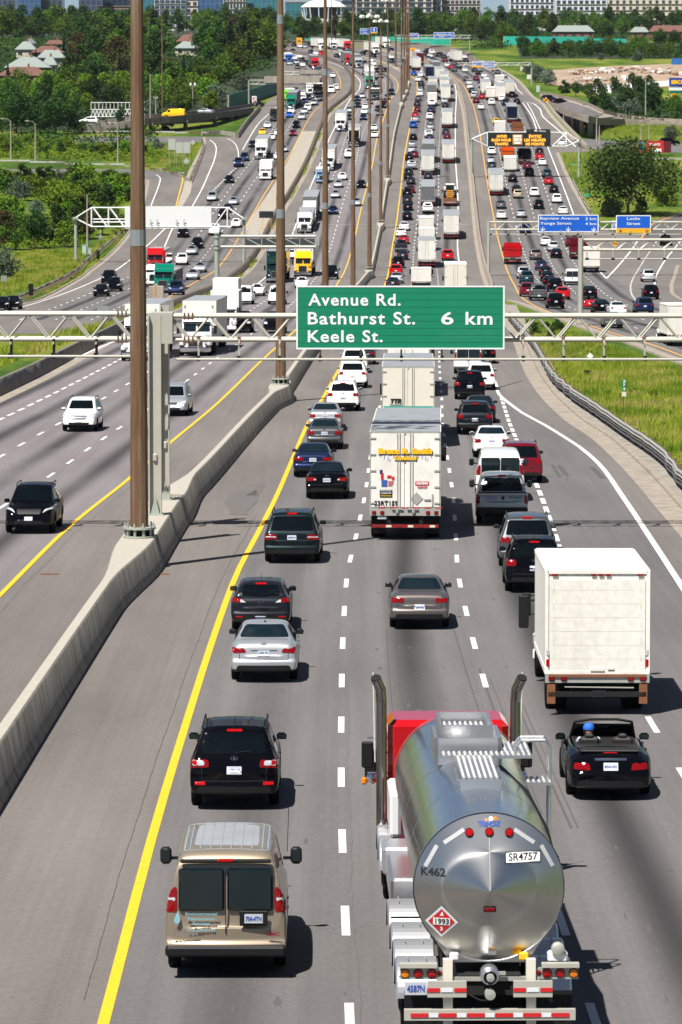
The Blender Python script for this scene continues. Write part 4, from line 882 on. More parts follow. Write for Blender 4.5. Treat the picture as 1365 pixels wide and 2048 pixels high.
post_sign(373, 337, .9, 1.3, 1.3, 'sign_back_pale', 'white diamond sign back below the three blank signs', 'timber', True); post_sign(386, 300, 1.1, 1.2, 1.2, 'sign_back_pale', 'grey diamond sign back at the ramp nose', 'timber', True)
post_sign(509, 214, .9, 1.2, 2.0, 'sign_white', 'white board with red symbols at the end of the left flyover', cat='road sign', txt='S', tm='ink_red', th=.7)
post_sign(599, 100, 2.2, 2.0, 2.4, 'sign_amber', 'orange sign at the far left bend below the forest', txt='A', tm='ink_black', th=.5); post_sign(826, 110, .6, 1.9, 2.0, 'sign_amber', 'orange sign beside the far median masts', txt='A', tm='ink_black', th=.5)
post_sign(1093, 213, 1.0, 1.5, 1.5, 'sign_amber', 'orange diamond sign where the right flyover begins', diamond=True, txt='/', tm='ink_black'); post_sign(1170, 262, .6, .9, .9, 'sign_amber', 'small orange diamond sign under the right flyover', diamond=True)
post_sign(1044.5, 149, 1.2, 1.1, 1.3, 'box_cream', 'pale back of a sign on the green slope, upper one', 'timber'); post_sign(1058.5, 166, 1.2, 1.2, 1.3, 'box_cream', 'pale back of a sign on the green slope, lower one', 'timber')
post_sign(1175, 401, .8, 1.0, .5, 'teal_light', 'small green sign in the grass below the big tree'); post_sign(1148, 334, .4, .35, .5, 'teal_light', 'tiny green marker in the grass near the board post')
post_sign(1181, 724, .2, .5, .5, 'sign_white', 'little white diamond marker in the verge under the lamp rail', diamond=True)
g = gp(533, 458); root = empty('black_panel', g, label='black rectangular panel on two orange footed stands by the divider', cat='work sign'); s_ = 11.7
mb = MB(); mb.box((0, 0, 2.5), (28.5 / s_, .08, 1.15), 'vms_black'); mb.build('panel', root)
for s in (-.6, .8): mb = MB(); mb.tube((s, .06, 0), (s, .06, 2.9), .04, 'sign_amber', n=6); mb.box((s, 0, .05), (.5, .4, .1), 'orange_frame'); mb.build('stand', root)
root = empty('chevron_marker', gp(1231, 497), label='yellow and black chevron marker at the exit gore', cat='road sign'); mb = MB(); mb.box((0, 0, 1.1), (.75, .06, 1.3), 'sign_amber'); mb.build('panel', root)
mb = MB()
for i in range(3):
    z = .62 + i * .42
    for k in (-1, 1): mb.prism([(0, z + .22), (k * .36, z), (k * .36, z + .14), (0, z + .36)][::-k], -.055, -.035, 'ink_black')
mb.build('chevrons', root); mb = MB(); mb.box((0, .05, .3), (.06, .06, .6), 'galvanised'); mb.build('post', root)
def cabinet(px, py, w, h, m, label):
    root = empty('utility_cabinet', gp(px, py), label=label, cat='utility cabinet'); mb = MB(); mb.box((0, 0, h / 2), (w, .6, h), m, bev=.04); mb.build('case', root); mb = MB(); mb.box((0, -.31, h / 2), (w * .8, .02, h * .85), m); mb.build('door', root); mb = MB(); mb.box((0, 0, h + .03), (w * 1.1, .7, .07), m, bev=.02); mb.build('lid', root)

cabinet(169, 511, .68, 1.6, 'cabinet_mint', 'tall pale mint cabinet beside the white gantry post'); cabinet(180, 509, .6, .95, 'sign_back_pale', 'small grey cabinet right of the mint cabinet')
cabinet(1077, 184, 1.0, 1.9, 'cabinet_mint', 'white cabinet beside the start of the right flyover')
# concrete block with a post between the two oncoming roads
root = empty('concrete_block', gp(313, 603), label='pale concrete block with an orange marker beside the thick mast', cat='concrete block'); mb = MB(); mb.box((0, 0, .9), (1.7, .8, 1.8), 'pale_concrete', bev=.05); mb.build('block', root); mb = MB(); mb.box((-.1, -.43, 1.0), (.16, .05, 2.0), 'orange_frame'); mb.build('marker', root)
# ================================================================ VEHICLES
def lerp(a, b, t): return a + (b - a) * t
def subdivide(mb, lvl):
    me = bpy.data.meshes.new('t'); me.from_pydata(mb.v, [], mb.f); names = sorted(set(mb.m)); me.polygons.foreach_set('material_index', [names.index(m) for m in mb.m])
    for m in names: me.materials.append(MATS[m])
    bm = bmesh.new(); bm.from_mesh(me); bmesh.ops.remove_doubles(bm, verts=bm.verts, dist=1e-4); bmesh.ops.recalc_face_normals(bm, faces=bm.faces); bm.to_mesh(me); bm.free()
    o = bpy.data.objects.new('t', me); COL.objects.link(o); md = o.modifiers.new('s', 'SUBSURF'); md.levels = lvl; md.render_levels = lvl; md.boundary_smooth = 'PRESERVE_CORNERS'
    dg = bpy.context.evaluated_depsgraph_get(); dg.update(); m2 = bpy.data.meshes.new_from_object(o.evaluated_get(dg)); out = MB()
    out.v = [tuple(v.co) for v in m2.vertices]; out.f = [tuple(p.vertices) for p in m2.polygons]; out.m = [names[p.material_index] for p in m2.polygons]
    bpy.data.objects.remove(o); bpy.data.meshes.remove(me); bpy.data.meshes.remove(m2); return out
# station: (y, half width, belt z, half width of upper edge, z of upper edge, z of centre line); y = 0 at the rear axle
ST = dict(
 sedan=dict(W=1.79, wb=2.68, r=.325, zs=.24, st=[(-.98, .74, .62, .60, .70, .72), (-.96, .82, .80, .66, .92, .94), (-.88, .86, .90, .70, 1.03, 1.055), (-.55, .885, .94, .72, 1.06, 1.09), (-.12, .893, .95, .72, 1.08, 1.11), (.62, .895, .95, .58, 1.38, 1.425), (.95, .895, .95, .585, 1.405, 1.45), (1.35, .895, .94, .59, 1.405, 1.455), (1.72, .893, .93, .58, 1.37, 1.42), (2.55, .885, .92, .71, 1.0, 1.04), (3.1, .87, .86, .70, .90, .945), (3.45, .83, .76, .62, .79, .82), (3.60, .76, .62, .55, .64, .66), (3.62, .70, .5, .5, .52, .54)],
   rw=[(-.66, 1.115), (.66, 1.115), (.50, 1.385), (-.50, 1.385)], ws=[(-.66, 1.04), (.66, 1.04), (.53, 1.37), (-.53, 1.37)], sw=[(.10, .99), (2.3, .99), (1.62, 1.335), (.66, 1.335)], tl=[(.50, .76), (.80, .74), (.84, .93), (.52, .92)], pl=(.80,), hl=[(.42, .66), (.80, .70), (.80, .82), (.50, .76)], H=1.455),
 suv=dict(W=1.89, wb=2.70, r=.37, zs=.28, st=[(-.96, .84, .70, .74, .80, .82), (-.93, .90, .92, .78, 1.03, 1.06), (-.84, .93, 1.03, .80, 1.12, 1.15), (-.46, .94, 1.07, .67, 1.60, 1.645), (-.30, .943, 1.07, .67, 1.655, 1.70), (.5, .945, 1.05, .69, 1.675, 1.73), (1.25, .945, 1.03, .69, 1.665, 1.72), (1.62, .94, 1.02, .67, 1.60, 1.66), (2.40, .925, 1.0, .76, 1.10, 1.13), (3.05, .91, .96, .76, 1.02, 1.065), (3.42, .87, .86, .70, .91, .94), (3.60, .80, .66, .62, .70, .72), (3.63, .74, .5, .55, .54, .56)],
   rw=[(-.68, 1.16), (.68, 1.16), (.58, 1.57), (-.58, 1.57)], ws=[(-.66, 1.16), (.66, 1.16), (.55, 1.57), (-.55, 1.57)], sw=[(-.38, 1.12), (2.1, 1.10), (1.52, 1.56), (-.22, 1.58)], tl=[(.58, .88), (.91, .86), (.90, 1.08), (.60, 1.06)], pl=(.80,), hl=[(.48, .76), (.84, .82), (.84, .95), (.55, .88)], H=1.73, rails=True),
 hatch=dict(W=1.76, wb=2.64, r=.32, zs=.24, st=[(-.84, .76, .62, .66, .72, .74), (-.82, .83, .82, .70, .92, .95), (-.70, .87, .93, .72, 1.02, 1.05), (-.15, .885, .97, .60, 1.36, 1.40), (.1, .885, .97, .60, 1.40, 1.45), (.7, .885, .96, .61, 1.42, 1.47), (1.2, .885, .95, .605, 1.41, 1.46), (1.60, .88, .94, .59, 1.37, 1.42), (2.45, .875, .92, .71, 1.0, 1.04), (3.05, .86, .85, .70, .90, .94), (3.38, .82, .74, .62, .77, .80), (3.50, .75, .6, .55, .62, .64), (3.52, .7, .48, .5, .5, .52)],
   rw=[(-.56, 1.07), (0, 1.03), (.56, 1.07), (.50, 1.35), (-.50, 1.35)], ws=[(-.66, 1.04), (.66, 1.04), (.54, 1.37), (-.54, 1.37)], sw=[(-.05, 1.02), (2.2, .99), (1.5, 1.35), (.12, 1.36)], tl=[(.42, .85), (.82, .86), (.80, 1.0), (.60, .98)], pl=(.50,), hl=[(.42, .66), (.78, .70), (.78, .82), (.50, .76)], H=1.47),
 minivan=dict(W=1.96, wb=3.0, r=.34, zs=.26, st=[(-1.06, .86, .66, .78, .78, .80), (-1.04, .93, .88, .84, 1.0, 1.03), (-.98, .965, 1.0, .86, 1.08, 1.11), (-.62, .975, 1.05, .70, 1.62, 1.66), (-.42, .978, 1.06, .70, 1.69, 1.735), (.6, .98, 1.04, .72, 1.71, 1.76), (1.7, .98, 1.0, .72, 1.69, 1.745), (2.1, .975, .98, .70, 1.62, 1.68), (3.05, .955, .94, .76, 1.06, 1.09), (3.55, .93, .86, .72, .93, .96), (3.88, .86, .74, .64, .77, .80), (3.98, .78, .6, .56, .62, .64), (4.0, .72, .5, .5, .52, .54)],
   rw=[(-.74, 1.13), (.74, 1.13), (.63, 1.60), (-.63, 1.60)], ws=[(-.68, 1.13), (.68, 1.13), (.57, 1.59), (-.57, 1.59)], sw=[(-.5, 1.12), (2.7, 1.04), (2.0, 1.58), (-.36, 1.62)], tl=[(.58, .88), (.945, .86), (.93, 1.06), (.60, 1.05)], pl=(.99,), hl=[(.46, .68), (.84, .74), (.84, .9), (.55, .82)], H=1.76, rails=True),
 cargo_van=dict(W=2.01, wb=3.43, r=.37, zs=.30, st=[(-1.12, .96, .70, .92, .80, .84), (-1.10, .985, 1.10, .93, 1.22, 1.26), (-1.04, 1.0, 1.22, .86, 1.74, 1.80), (-.98, 1.003, 1.24, .80, 1.95, 2.0), (-.80, 1.005, 1.24, .78, 2.04, 2.09), (.8, 1.005, 1.22, .78, 2.05, 2.11), (2.2, 1.0, 1.18, .77, 2.04, 2.09), (2.75, .99, 1.14, .74, 1.94, 2.0), (3.55, .97, 1.08, .80, 1.28, 1.32), (4.1, .95, 1.0, .78, 1.10, 1.13), (4.35, .90, .86, .72, .92, .95), (4.45, .84, .66, .66, .70, .72), (4.47, .8, .5, .6, .55, .57)],
   rw=[], ws=[(-.74, 1.33), (.74, 1.33), (.64, 1.92), (-.64, 1.92)], sw=[(2.35, 1.30), (3.2, 1.26), (2.85, 1.80), (2.35, 1.82)], tl=[(.80, 1.12), (.985, 1.10), (.95, 1.52), (.80, 1.52)], pl=(.92,), hl=[(.62, .78), (.88, .80), (.88, 1.0), (.64, .98)], H=2.1),
 pickup=dict(W=2.0, wb=3.57, r=.39, zs=.38, st=[(-1.14, .96, .80, .94, .90, .92), (-1.12, .985, 1.10, .96, 1.20, 1.22), (-1.0, .995, 1.16, .97, 1.26, 1.26), (0, 1.0, 1.17, .97, 1.27, 1.27), (.62, 1.0, 1.17, .96, 1.28, 1.28), (.72, 1.0, 1.18, .84, 1.36, 1.38), (.86, 1.0, 1.19, .76, 1.80, 1.84), (1.5, 1.0, 1.18, .77, 1.87, 1.92), (2.2, 1.0, 1.16, .76, 1.83, 1.88), (2.9, .985, 1.14, .80, 1.34, 1.37), (3.5, .97, 1.10, .80, 1.22, 1.26), (4.2, .94, 1.02, .76, 1.10, 1.12), (4.36, .88, .8, .7, .84, .86), (4.38, .84, .6, .66, .66, .68)],
   rw=[(-.66, 1.40), (.66, 1.40), (.58, 1.76), (-.58, 1.76)], ws=[(-.74, 1.36), (.74, 1.36), (.62, 1.80), (-.62, 1.80)], sw=[(.98, 1.24), (2.7, 1.24), (2.1, 1.74), (1.0, 1.76)], tl=[(.86, .90), (.98, .90), (.97, 1.18), (.87, 1.18)], pl=(.66,), hl=[(.58, .84), (.88, .86), (.88, 1.04), (.60, 1.03)], H=1.92),
 pickup_cap=dict(W=2.0, wb=3.57, r=.39, zs=.38, st=[(-1.14, .96, .80, .94, .90, .92), (-1.12, .985, 1.10, .96, 1.20, 1.22), (-1.06, .995, 1.20, .94, 1.27, 1.29), (-.78, 1.0, 1.22, .76, 1.80, 1.86), (-.5, 1.0, 1.22, .75, 1.88, 1.94), (.62, 1.0, 1.22, .75, 1.89, 1.95), (1.5, 1.0, 1.2, .77, 1.88, 1.93), (2.2, 1.0, 1.16, .76, 1.83, 1.88), (2.9, .985, 1.14, .80, 1.34, 1.37), (3.5, .97, 1.10, .80, 1.22, 1.26), (4.2, .94, 1.02, .76, 1.10, 1.12), (4.36, .88, .8, .7, .84, .86), (4.38, .84, .6, .66, .66, .68)],
   rw=[(-.80, 1.31), (.80, 1.31), (.67, 1.80), (-.67, 1.80)], ws=[(-.74, 1.36), (.74, 1.36), (.62, 1.80), (-.62, 1.80)], sw=[(.98, 1.26), (2.7, 1.24), (2.1, 1.74), (1.0, 1.76)], tl=[(.84, .84), (.985, .84), (.98, 1.17), (.85, 1.17)], pl=(.62,), hl=[(.58, .84), (.88, .86), (.88, 1.04), (.60, 1.03)], H=1.95),
 convertible=dict(W=1.83, wb=2.59, r=.33, zs=.20, st=[(-1.12, .66, .50, .56, .62, .65), (-1.08, .78, .66, .64, .80, .84), (-.92, .86, .80, .68, .90, .95), (-.5, .895, .86, .70, .955, 1.0), (.1, .90, .88, .74, .965, 1.0), (.9, .90, .88, .80, .95, .955), (1.6, .90, .88, .80, .95, .955), (2.0, .895, .88, .76, .96, .98), (2.7, .87, .83, .70, .88, .93), (3.2, .82, .72, .62, .76, .82), (3.5, .72, .58, .52, .62, .66), (3.58, .62, .48, .45, .5, .52)],
   rw=[], ws=[], sw=[], tl=[(.40, .66), (.74, .66), (.72, .80), (.44, .80)], pl=(.66,), hl=[(.48, .6), (.7, .62), (.68, .72), (.5, .7)], H=1.0),
)
def shell(T, lvl, fine=True):
    st = [tuple(map(float, s)) for s in T['st']]; ys = [s[0] for s in st]; r = T['r']; ra = r + .055; extra = []
    if fine:
        for yw in (0, T['wb']):
            extra += [yw + ra * math.cos(a) for a in np.linspace(0.12, math.pi - .12, 8)] + [yw + ra + .02, yw - ra - .02]
    allS = list(st)
    for e in extra:
        if ys[0] + .06 < e < ys[-1] - .06 and min(abs(e - y) for y in ys) > .03:
            i = max(k for k in range(len(ys)) if ys[k] < e); t = (e - ys[i]) / (ys[i+1] - ys[i]); allS.append((e,) + tuple(lerp(st[i][k], st[i+1][k], t) for k in range(1, 6)))
    allS.sort(); V = []; N = 10
    for (y, w_, zb, wa, za, zc) in allS:
        zl = T['zs'] + (.06 if y < -.6 or y > T['wb'] + .6 else 0)
        for yw in (0, T['wb']):
            d = abs(y - yw)
            if fine and d < ra: zl = max(zl, r + math.sqrt(ra*ra - d*d) - .01)
        zl = min(zl, zb - .08); half = [(w_ - .28, zl), (w_ * .965, zl), (w_, lerp(zl, zb, .28)), (w_ * 1.0, lerp(zl, zb, .66)), (w_ * .955, zb), (lerp(w_ * .95, wa, .16), lerp(zb, za, .10)), (lerp(w_ * .93, wa, .90), lerp(zb, za, .90)), (wa * .93, lerp(za, zc, .45)), (wa * .5, lerp(za, zc, .9)), (0, zc)]
        V += [(-x, y, z) for x, z in half] + [(x, y, z) for x, z in half[-2::-1]]
    K = 2 * N - 1; n = len(allS); fs = [(s*K+i, s*K+i+1, (s+1)*K+i+1, (s+1)*K+i) for s in range(n-1) for i in range(K-1)]
    mb = MB(); mb.add(V, fs, 'PAINT')
    for s, sg in ((0, -1), (n-1, 1)):     # end caps, bowed
        y = allS[s][0]; cv = []; ts = (.0, .35, .65, 1)
        for i in range(N - 1):
            x, z = V[s*K+i][0], V[s*K+i][2]
            cv.append([s*K+i] + [None]*3 + [s*K + K-1-i])
        base = len(mb.v); ex = []
        for i in range(N - 1):
            x, z = V[s*K+i][0], V[s*K+i][2]
            for t in (-.5, 0, .5): ex.append((abs(x) * t * 1.1, y + sg * .07 * (1 - t*t*1.6) * (1 if z < .9 else .4), z)); cv[i][int((t+.5)*2)+1] = base + len(ex) - 1
        mb.v += ex
        for i in range(N - 2):
            for j in range(4): mb.f.append((cv[i][j], cv[i][j+1], cv[i+1][j+1], cv[i+1][j])); mb.m.append('PAINT')
        top = s*K + N - 1; i = N - 2
        for j in range(4):
            f = (cv[i][j], cv[i][j+1], top); mb.f.append(f); mb.m.append('PAINT')
    b = subdivide(mb, lvl) if lvl else mb
    # bumper ledge at the rear, waist crease
    if lvl:
        out = []
        for x, y, z in b.v:
            if y < -.55:
                t = min(1, max(0, (z - .56) / .07)); y += .055 * t
            out.append((x, y, z))
        b.v = out
    m = []
    for f in b.f:
        z = sum(b.v[i][2] for i in f) / len(f); m.append('black_plastic' if z < T['zs'] + .12 and T.get('trim', 1) else 'PAINT')
    b.m = m; return b
def rpoly(pts, r, seg=3):
    out = []; n = len(pts)
    for i in range(n):
        p0, p, p1 = Vector(pts[i-1]), Vector(pts[i]), Vector(pts[(i+1) % n]); a = (p0 - p); b = (p1 - p); rr = min(r, a.length * .45, b.length * .45); a = p + a.normalized() * rr; b = p + b.normalized() * rr
        for k in range(seg + 1):
            t = k / seg; out.append(tuple((1-t)**2 * a + 2*t*(1-t) * p + t*t * b))
    # densify long edges
    res = []
    for i, p in enumerate(out):
        q = out[(i+1) % len(out)]; L = math.dist(p, q); k = max(1, int(L / .22)); res += [(lerp(p[0], q[0], j/k), lerp(p[1], q[1], j/k)) for j in range(k)]
    return res
def decal(mb, bvh, pts, view, off, m, r=.03, mir=False, rings=(1, .66, .33)):
    """patch laid on the body: pts are (x,z) seen from rear/front, (y,z) from a side, (x,y) from the top"""
    if mir: pts = [(-a, b) for a, b in pts][::-1]
    P_ = rpoly(pts, r); cx = sum(p[0] for p in P_) / len(P_); cy = sum(p[1] for p in P_) / len(P_); n = len(P_)
    O, D = {'rear': (lambda a, b: Vector((a, -9, b)), Vector((0, 1, 0))), 'front': (lambda a, b: Vector((a, 9, b)), Vector((0, -1, 0))), 'right': (lambda a, b: Vector((5, a, b)), Vector((-1, 0, 0))), 'left': (lambda a, b: Vector((-5, a, b)), Vector((1, 0, 0))), 'top': (lambda a, b: Vector((a, b, 9)), Vector((0, 0, -1)))}[view]
    vs = []
    def hit(a, b, o_):
        h, nn, _, _ = bvh.ray_cast(O(a, b), D)
        if h is None: return None
        if nn.dot(D) > 0: nn = -nn
        return h + nn * o_ - D * .002
    for k, t in enumerate((1,) + tuple(rings)):
        for p in P_:
            a = cx + (p[0] - cx) * t; b = cy + (p[1] - cy) * t; v = hit(a, b, -.01 if k == 0 else off)
            if v is None: v = vs[-1] if vs else Vector((0, 0, -5))
            vs.append(v)
    c = hit(cx, cy, off); vs.append(c if c is not None else vs[-1]); R_ = len(rings) + 1
    fs = [(k*n+i, k*n+(i+1) % n, (k+1)*n+(i+1) % n, (k+1)*n+i) for k in range(R_-1) for i in range(n)] + [((R_-1)*n+i, (R_-1)*n+(i+1) % n, len(vs)-1) for i in range(n)]
    if view in ('front', 'left'): fs = [f[::-1] for f in fs]
    mb.add(vs, fs, m); return mb
def wheel_mb(r, wd, n=20, rim=True, dual=False):
    t = MB(); h = wd / 2; t.lathe([(r * .62, -h), (r * .93, -h), (r, -h + .04), (r, h - .04), (r * .93, h), (r * .62, h)], (1, 0, 0), (0, 0, 0), 'tyre_rubber', n)
    k = MB(); k.lathe([(r * .62, -h + .03), (r * .62, h - .03), (r * .56, h - .05), (r * .2, h - .02), (0, h - .02)], (1, 0, 0), (0, 0, 0), 'rim_metal', n); k.lathe([(r * .62, h - .03), (r * .62, -h + .03), (r * .56, -h + .05), (r * .2, -h + .02), (0, -h + .02)], (1, 0, 0), (0, 0, 0), 'rim_metal', n)
    if n > 12:
        for i in range(5):
            for s in (-1, 1): a = i * 1.257; k.box((s * (h - .035), r * .38 * math.cos(a), r * .38 * math.sin(a)), (.012, r * .22, r * .26), 'under_dark', rx=a)
    return t, k
def car_parts(kind, lod, opt=None):
    """returns list of (name, MB, children, location, smooth)"""
    T = dict(ST[kind]); T.update(opt or {}); lvl = {2: 2, 1: 1, 0: 0}[lod]; b = shell(T, lvl, lod > 0); bvh = BVHTree.FromPolygons([Vector(v) for v in b.v], b.f); P_ = [('body', b, [], None, 50)]
    def D(name, pts, view, m, off=.008, r=.03, mir=False, kids=()):
        mb = MB(); decal(mb, bvh, pts, view, off, m, r, mir, rings=(1, .66, .33) if lod == 2 else (1, .5)); P_.append((name, mb, list(kids), None, 40)); return mb
    g = 'glass_dark'
    if T['rw']: D('rear_window', T['rw'], 'rear', 'glass_blue' if kind == 'sedan' else g, r=.07)
    if T['ws']: D('windshield', T['ws'], 'front', g, r=.07)
    if T['sw']:
        D('side_window', T['sw'], 'right', g, r=.05); D('side_window', T['sw'], 'left', g, r=.05)
    if lod == 2 and T['sw'] and kind != 'cargo_van':      # door pillar over the glass
        y = (T['sw'][0][0] + T['sw'][1][0]) / 2 + .05; mb = MB()
        for v in ('right', 'left'): decal(mb, bvh, [(y - .04, T['sw'][0][1]), (y + .04, T['sw'][0][1]), (y + .02, T['sw'][2][1]), (y - .04, T['sw'][2][1])], v, .012, 'black_plastic', .01)
        P_.append(('door_pillar', mb, [], None, None))
    lit = T.get('lit')
    for mir in (False, True):
        mb = D('tail_light', T['tl'], 'rear', 'lamp_red_lit' if lit else 'lamp_red', .014, r=.05, mir=mir)
        if lod == 2 and T.get('tlc'): decal(mb, bvh, T['tlc'], 'rear', .02, 'lamp_clear', .03, mir)
        if lod == 2 and T.get('tla'): decal(mb, bvh, T['tla'], 'rear', .021, 'lamp_red_lit', .04, mir)
        D('headlight', T['hl'], 'front', 'lamp_clear', .012, r=.05, mir=mir)
    z = T['pl'][0]; px = T.get('px', 0); mb = D('licence_plate', [(px-.155, z-.08), (px+.155, z-.08), (px+.155, z+.08), (px-.155, z+.08)], 'rear', 'plate_white', .012, r=.012)
    if lod == 2:
        sm = text_mesh(T.get('plt', 'BKRT 482')[:8], .085, 'ink_blue', width=.25); h = bvh.ray_cast(Vector((px, -9, z)), Vector((0, 1, 0)))[0]
        sm2 = MB(); sm2.merge(sm, Matrix.Translation((px, h.y - .022, z - .0))); mb.merge(sm2)
        hh = [(-.40, .2), (.40, .2)]
        bw = T['W'] / 2
        low = T.get('low', True)
        if low: D('lower_bumper', [(-bw + .16, T['zs'] + .10), (bw - .16, T['zs'] + .10), (bw - .22, T['zs'] + .23), (-bw + .22, T['zs'] + .23)], 'rear', 'black_plastic', .014, r=.05)
        if T.get('refl'):
            for mir in (False, True): D('reflector', T['refl'], 'rear', 'lamp_red_lit', .02, r=.02, mir=mir)
        if T.get('brake'):
            zb = T['brake']; D('brake_light', [(-.16, zb - .022), (.16, zb - .022), (.16, zb + .022), (-.16, zb + .022)], 'rear', 'lamp_red_lit', .022, r=.015)
        if T.get('badge'):
            zb = T['badge']; h = bvh.ray_cast(Vector((0, -9, zb)), Vector((0, 1, 0)))[0]; mb = MB(); mb.lathe([(.060, 0), (.052, -.01), (.044, 0)], (0, 1, 0), (0, 0, 0), 'chrome', 16); mb.box((0, -.005, 0), (.012, .01, .07), 'chrome'); mb.box((0, -.005, 0), (.05, .01, .012), 'chrome')
            for i, v in enumerate(mb.v): mb.v[i] = (v[0] * 1.25, v[1] + h.y - .012, v[2] + zb)
            P_.append(('badge', mb, [], None, None))
        if T.get('hand'):
            zb = T['hand']; D('tailgate_trim', [(-.34, zb - .02), (.34, zb - .02), (.34, zb + .02), (-.34, zb + .02)], 'rear', T.get('handm', 'chrome'), .02, r=.01)
        if kind == 'cargo_van' and T.get('dark'):
            D('roof_sky_tint', [(-.70, -.72), (.70, -.72), (.70, 2.3), (-.70, 2.3)], 'top', 'roof_grey', .004, .12); rb = MB()  # grey of panel and ribs paints the sky reflected on the roof
            for i in range(8): x = -.595 + i * .17; decal(rb, bvh, [(x - .01, -.66), (x + .01, -.66), (x + .01, 2.2), (x - .01, 2.2)], 'top', .009, 'roof_grey', .005)
            P_.append(('roof_rib', rb, [], None, None))
        if T.get('wiper'):
            z0 = T['rw'][0][1]; h = bvh.ray_cast(Vector((0, -9, z0 + .03)), Vector((0, 1, 0)))[0]; mb = MB(); mb.tube((0, h.y - .02, z0 + .03), (.36, h.y - .0, z0 + .07), .012, 'black_plastic', n=5); P_.append(('wiper', mb, [], None, None))
        # front: grille, fog, number plate
        D('grille', T.get('gr', [(-.34, T['hl'][0][1] - .02), (.34, T['hl'][0][1] - .02), (.38, T['hl'][0][1] + .10), (-.38, T['hl'][0][1] + .10)]), 'front', T.get('grm', 'black_plastic'), .012, r=.04)
        D('lower_intake', [(-.50, T['zs'] + .10), (.50, T['zs'] + .10), (.55, T['zs'] + .22), (-.55, T['zs'] + .22)], 'front', 'black_plastic', .012, r=.04)
        zf = T['zs'] + .30; D('licence_plate', [(-.15, zf - .07), (.15, zf - .07), (.15, zf + .07), (-.15, zf + .07)], 'front', 'plate_white', .02, r=.012)
        # door handles / panel seams on the flanks
        mb = MB()
        for v in ('left', 'right'):
            for yy in (.55, 1.55): decal(mb, bvh, [(yy, .86), (yy + .17, .86), (yy + .17, .89), (yy, .89)], v, .022, T.get('dh', 'PAINT'), .01)
            for yy in (.30, 1.30, 2.25): decal(mb, bvh, [(yy, T['zs'] + .14), (yy + .012, T['zs'] + .14), (yy + .012, .93), (yy, .93)], v, .003, 'under_dark', .002)
        P_.append(('door_seams', mb, [], None, None))
        # boot / tailgate shut line
        s = MB(); zt = T.get('seam', T['st'][1][2] - .02); wb_ = T['W'] / 2 * .72
        for (x0, x1, za, zb) in ((-wb_, -wb_ + .012, .62, zt), (wb_ - .012, wb_, .62, zt), (-wb_, wb_, .615, .627)): decal(s, bvh, [(x0, za), (x1, za), (x1, zb), (x0, zb)], 'rear', .004, 'under_dark', .002)
        if kind in ('sedan', 'hatch', 'suv', 'minivan'): P_.append(('boot_seam', s, [], None, None))
    if lod > 0:
        W2 = T['W'] / 2; ym = T['ws'][0] and 0 if False else None
        front = max(s[0] for s in T['st'] if s[5] > T['H'] - .12) + (.55 if kind != 'cargo_van' else .35); zmr = {'cargo_van': 1.36, 'pickup': 1.34, 'pickup_cap': 1.34, 'suv': 1.16, 'minivan': 1.14}.get(kind, 1.02)
        if kind == 'convertible': front, zmr = 1.95, .98
        big = kind in ('cargo_van', 'pickup', 'pickup_cap')
        for s in (-1, 1):
            mb = MB(); mw, mh = (.20, .30) if big else (.22, .145); mb.box((s * (W2 + (.13 if big else .0)), front, zmr), (mw, .11, mh), T.get('mirc', 'PAINT' if not big else 'black_plastic'), bev=.05)
            gl = MB(); gl.box((s * (W2 + (.13 if big else .0)), front - .062, zmr), (mw * .76, .01, mh * .70), 'glass_blue', bev=.004); mb.box((s * (W2 - .0), front + .03, zmr - .05), (.2, .05, .05), 'black_plastic'); P_.append(('mirror', mb, [('mirror_glass', gl, [], None, None)] if lod == 2 else [], None, 45))
            if lod == 1: mb.merge(gl)
        if T.get('rails') and lod == 2:
            for s in (-1, 1):
                mb = MB(); x = s * (T['st'][5][3] - .03); zt = T['st'][5][4]; mb.path([(x, -.42, zt - .02), (x, -.25, zt + .075), (x, 1.25, zt + .07), (x, 1.42, zt - .04)], .018, T.get('railm', 'black_plastic'), n=6); P_.append(('roof_rail', mb, [], None, None))
        if lod == 2 and T.get('ant'):
            mb = MB(); y0, z0 = T['ant']; mb.tube((0, y0, z0), (0, y0 - .14, z0 + .22), .006, 'black_plastic', n=5); mb.box((0, y0, z0), (.05, .09, .03), 'black_plastic', bev=.01); P_.append(('antenna', mb, [], None, None))
    und = MB(); und.box((0, T['wb'] / 2 + .05, (T['zs'] + .55) / 2 + .02), (T['W'] - .62, T['wb'] + 1.5, .40), 'under_dark'); P_.append(('underbody', und, [], None, None))
    n = {2: 28, 1: 14, 0: 8}[lod]; wd = T.get('tw', .21)
    for yw in (0, T['wb']):
        for s in (-1, 1):
            t, k = wheel_mb(T['r'], wd, n); x = s * (T['W'] / 2 - wd / 2 - .025)
            if lod == 2: P_.append(('wheel', t, [('rim', k, [], None, 35)], (x, yw, T['r']), 35))
            else: t.merge(k); P_.append(('wheel', t, [], (x, yw, T['r']), 35))
    return P_
def box_face_text(s, w, h, x, y, z, m, bold=.02, shear=0):
    t = text_mesh(s, h * 1.38, m, bold=bold * h, width=w, shear=shear); xs = [v[0] for v in t.v]; zs_ = [v[2] for v in t.v]; mb = MB(); mb.merge(t, Matrix.Translation((x - (max(xs) + min(xs)) / 2, y, z - (max(zs_) + min(zs_)) / 2))); return mb
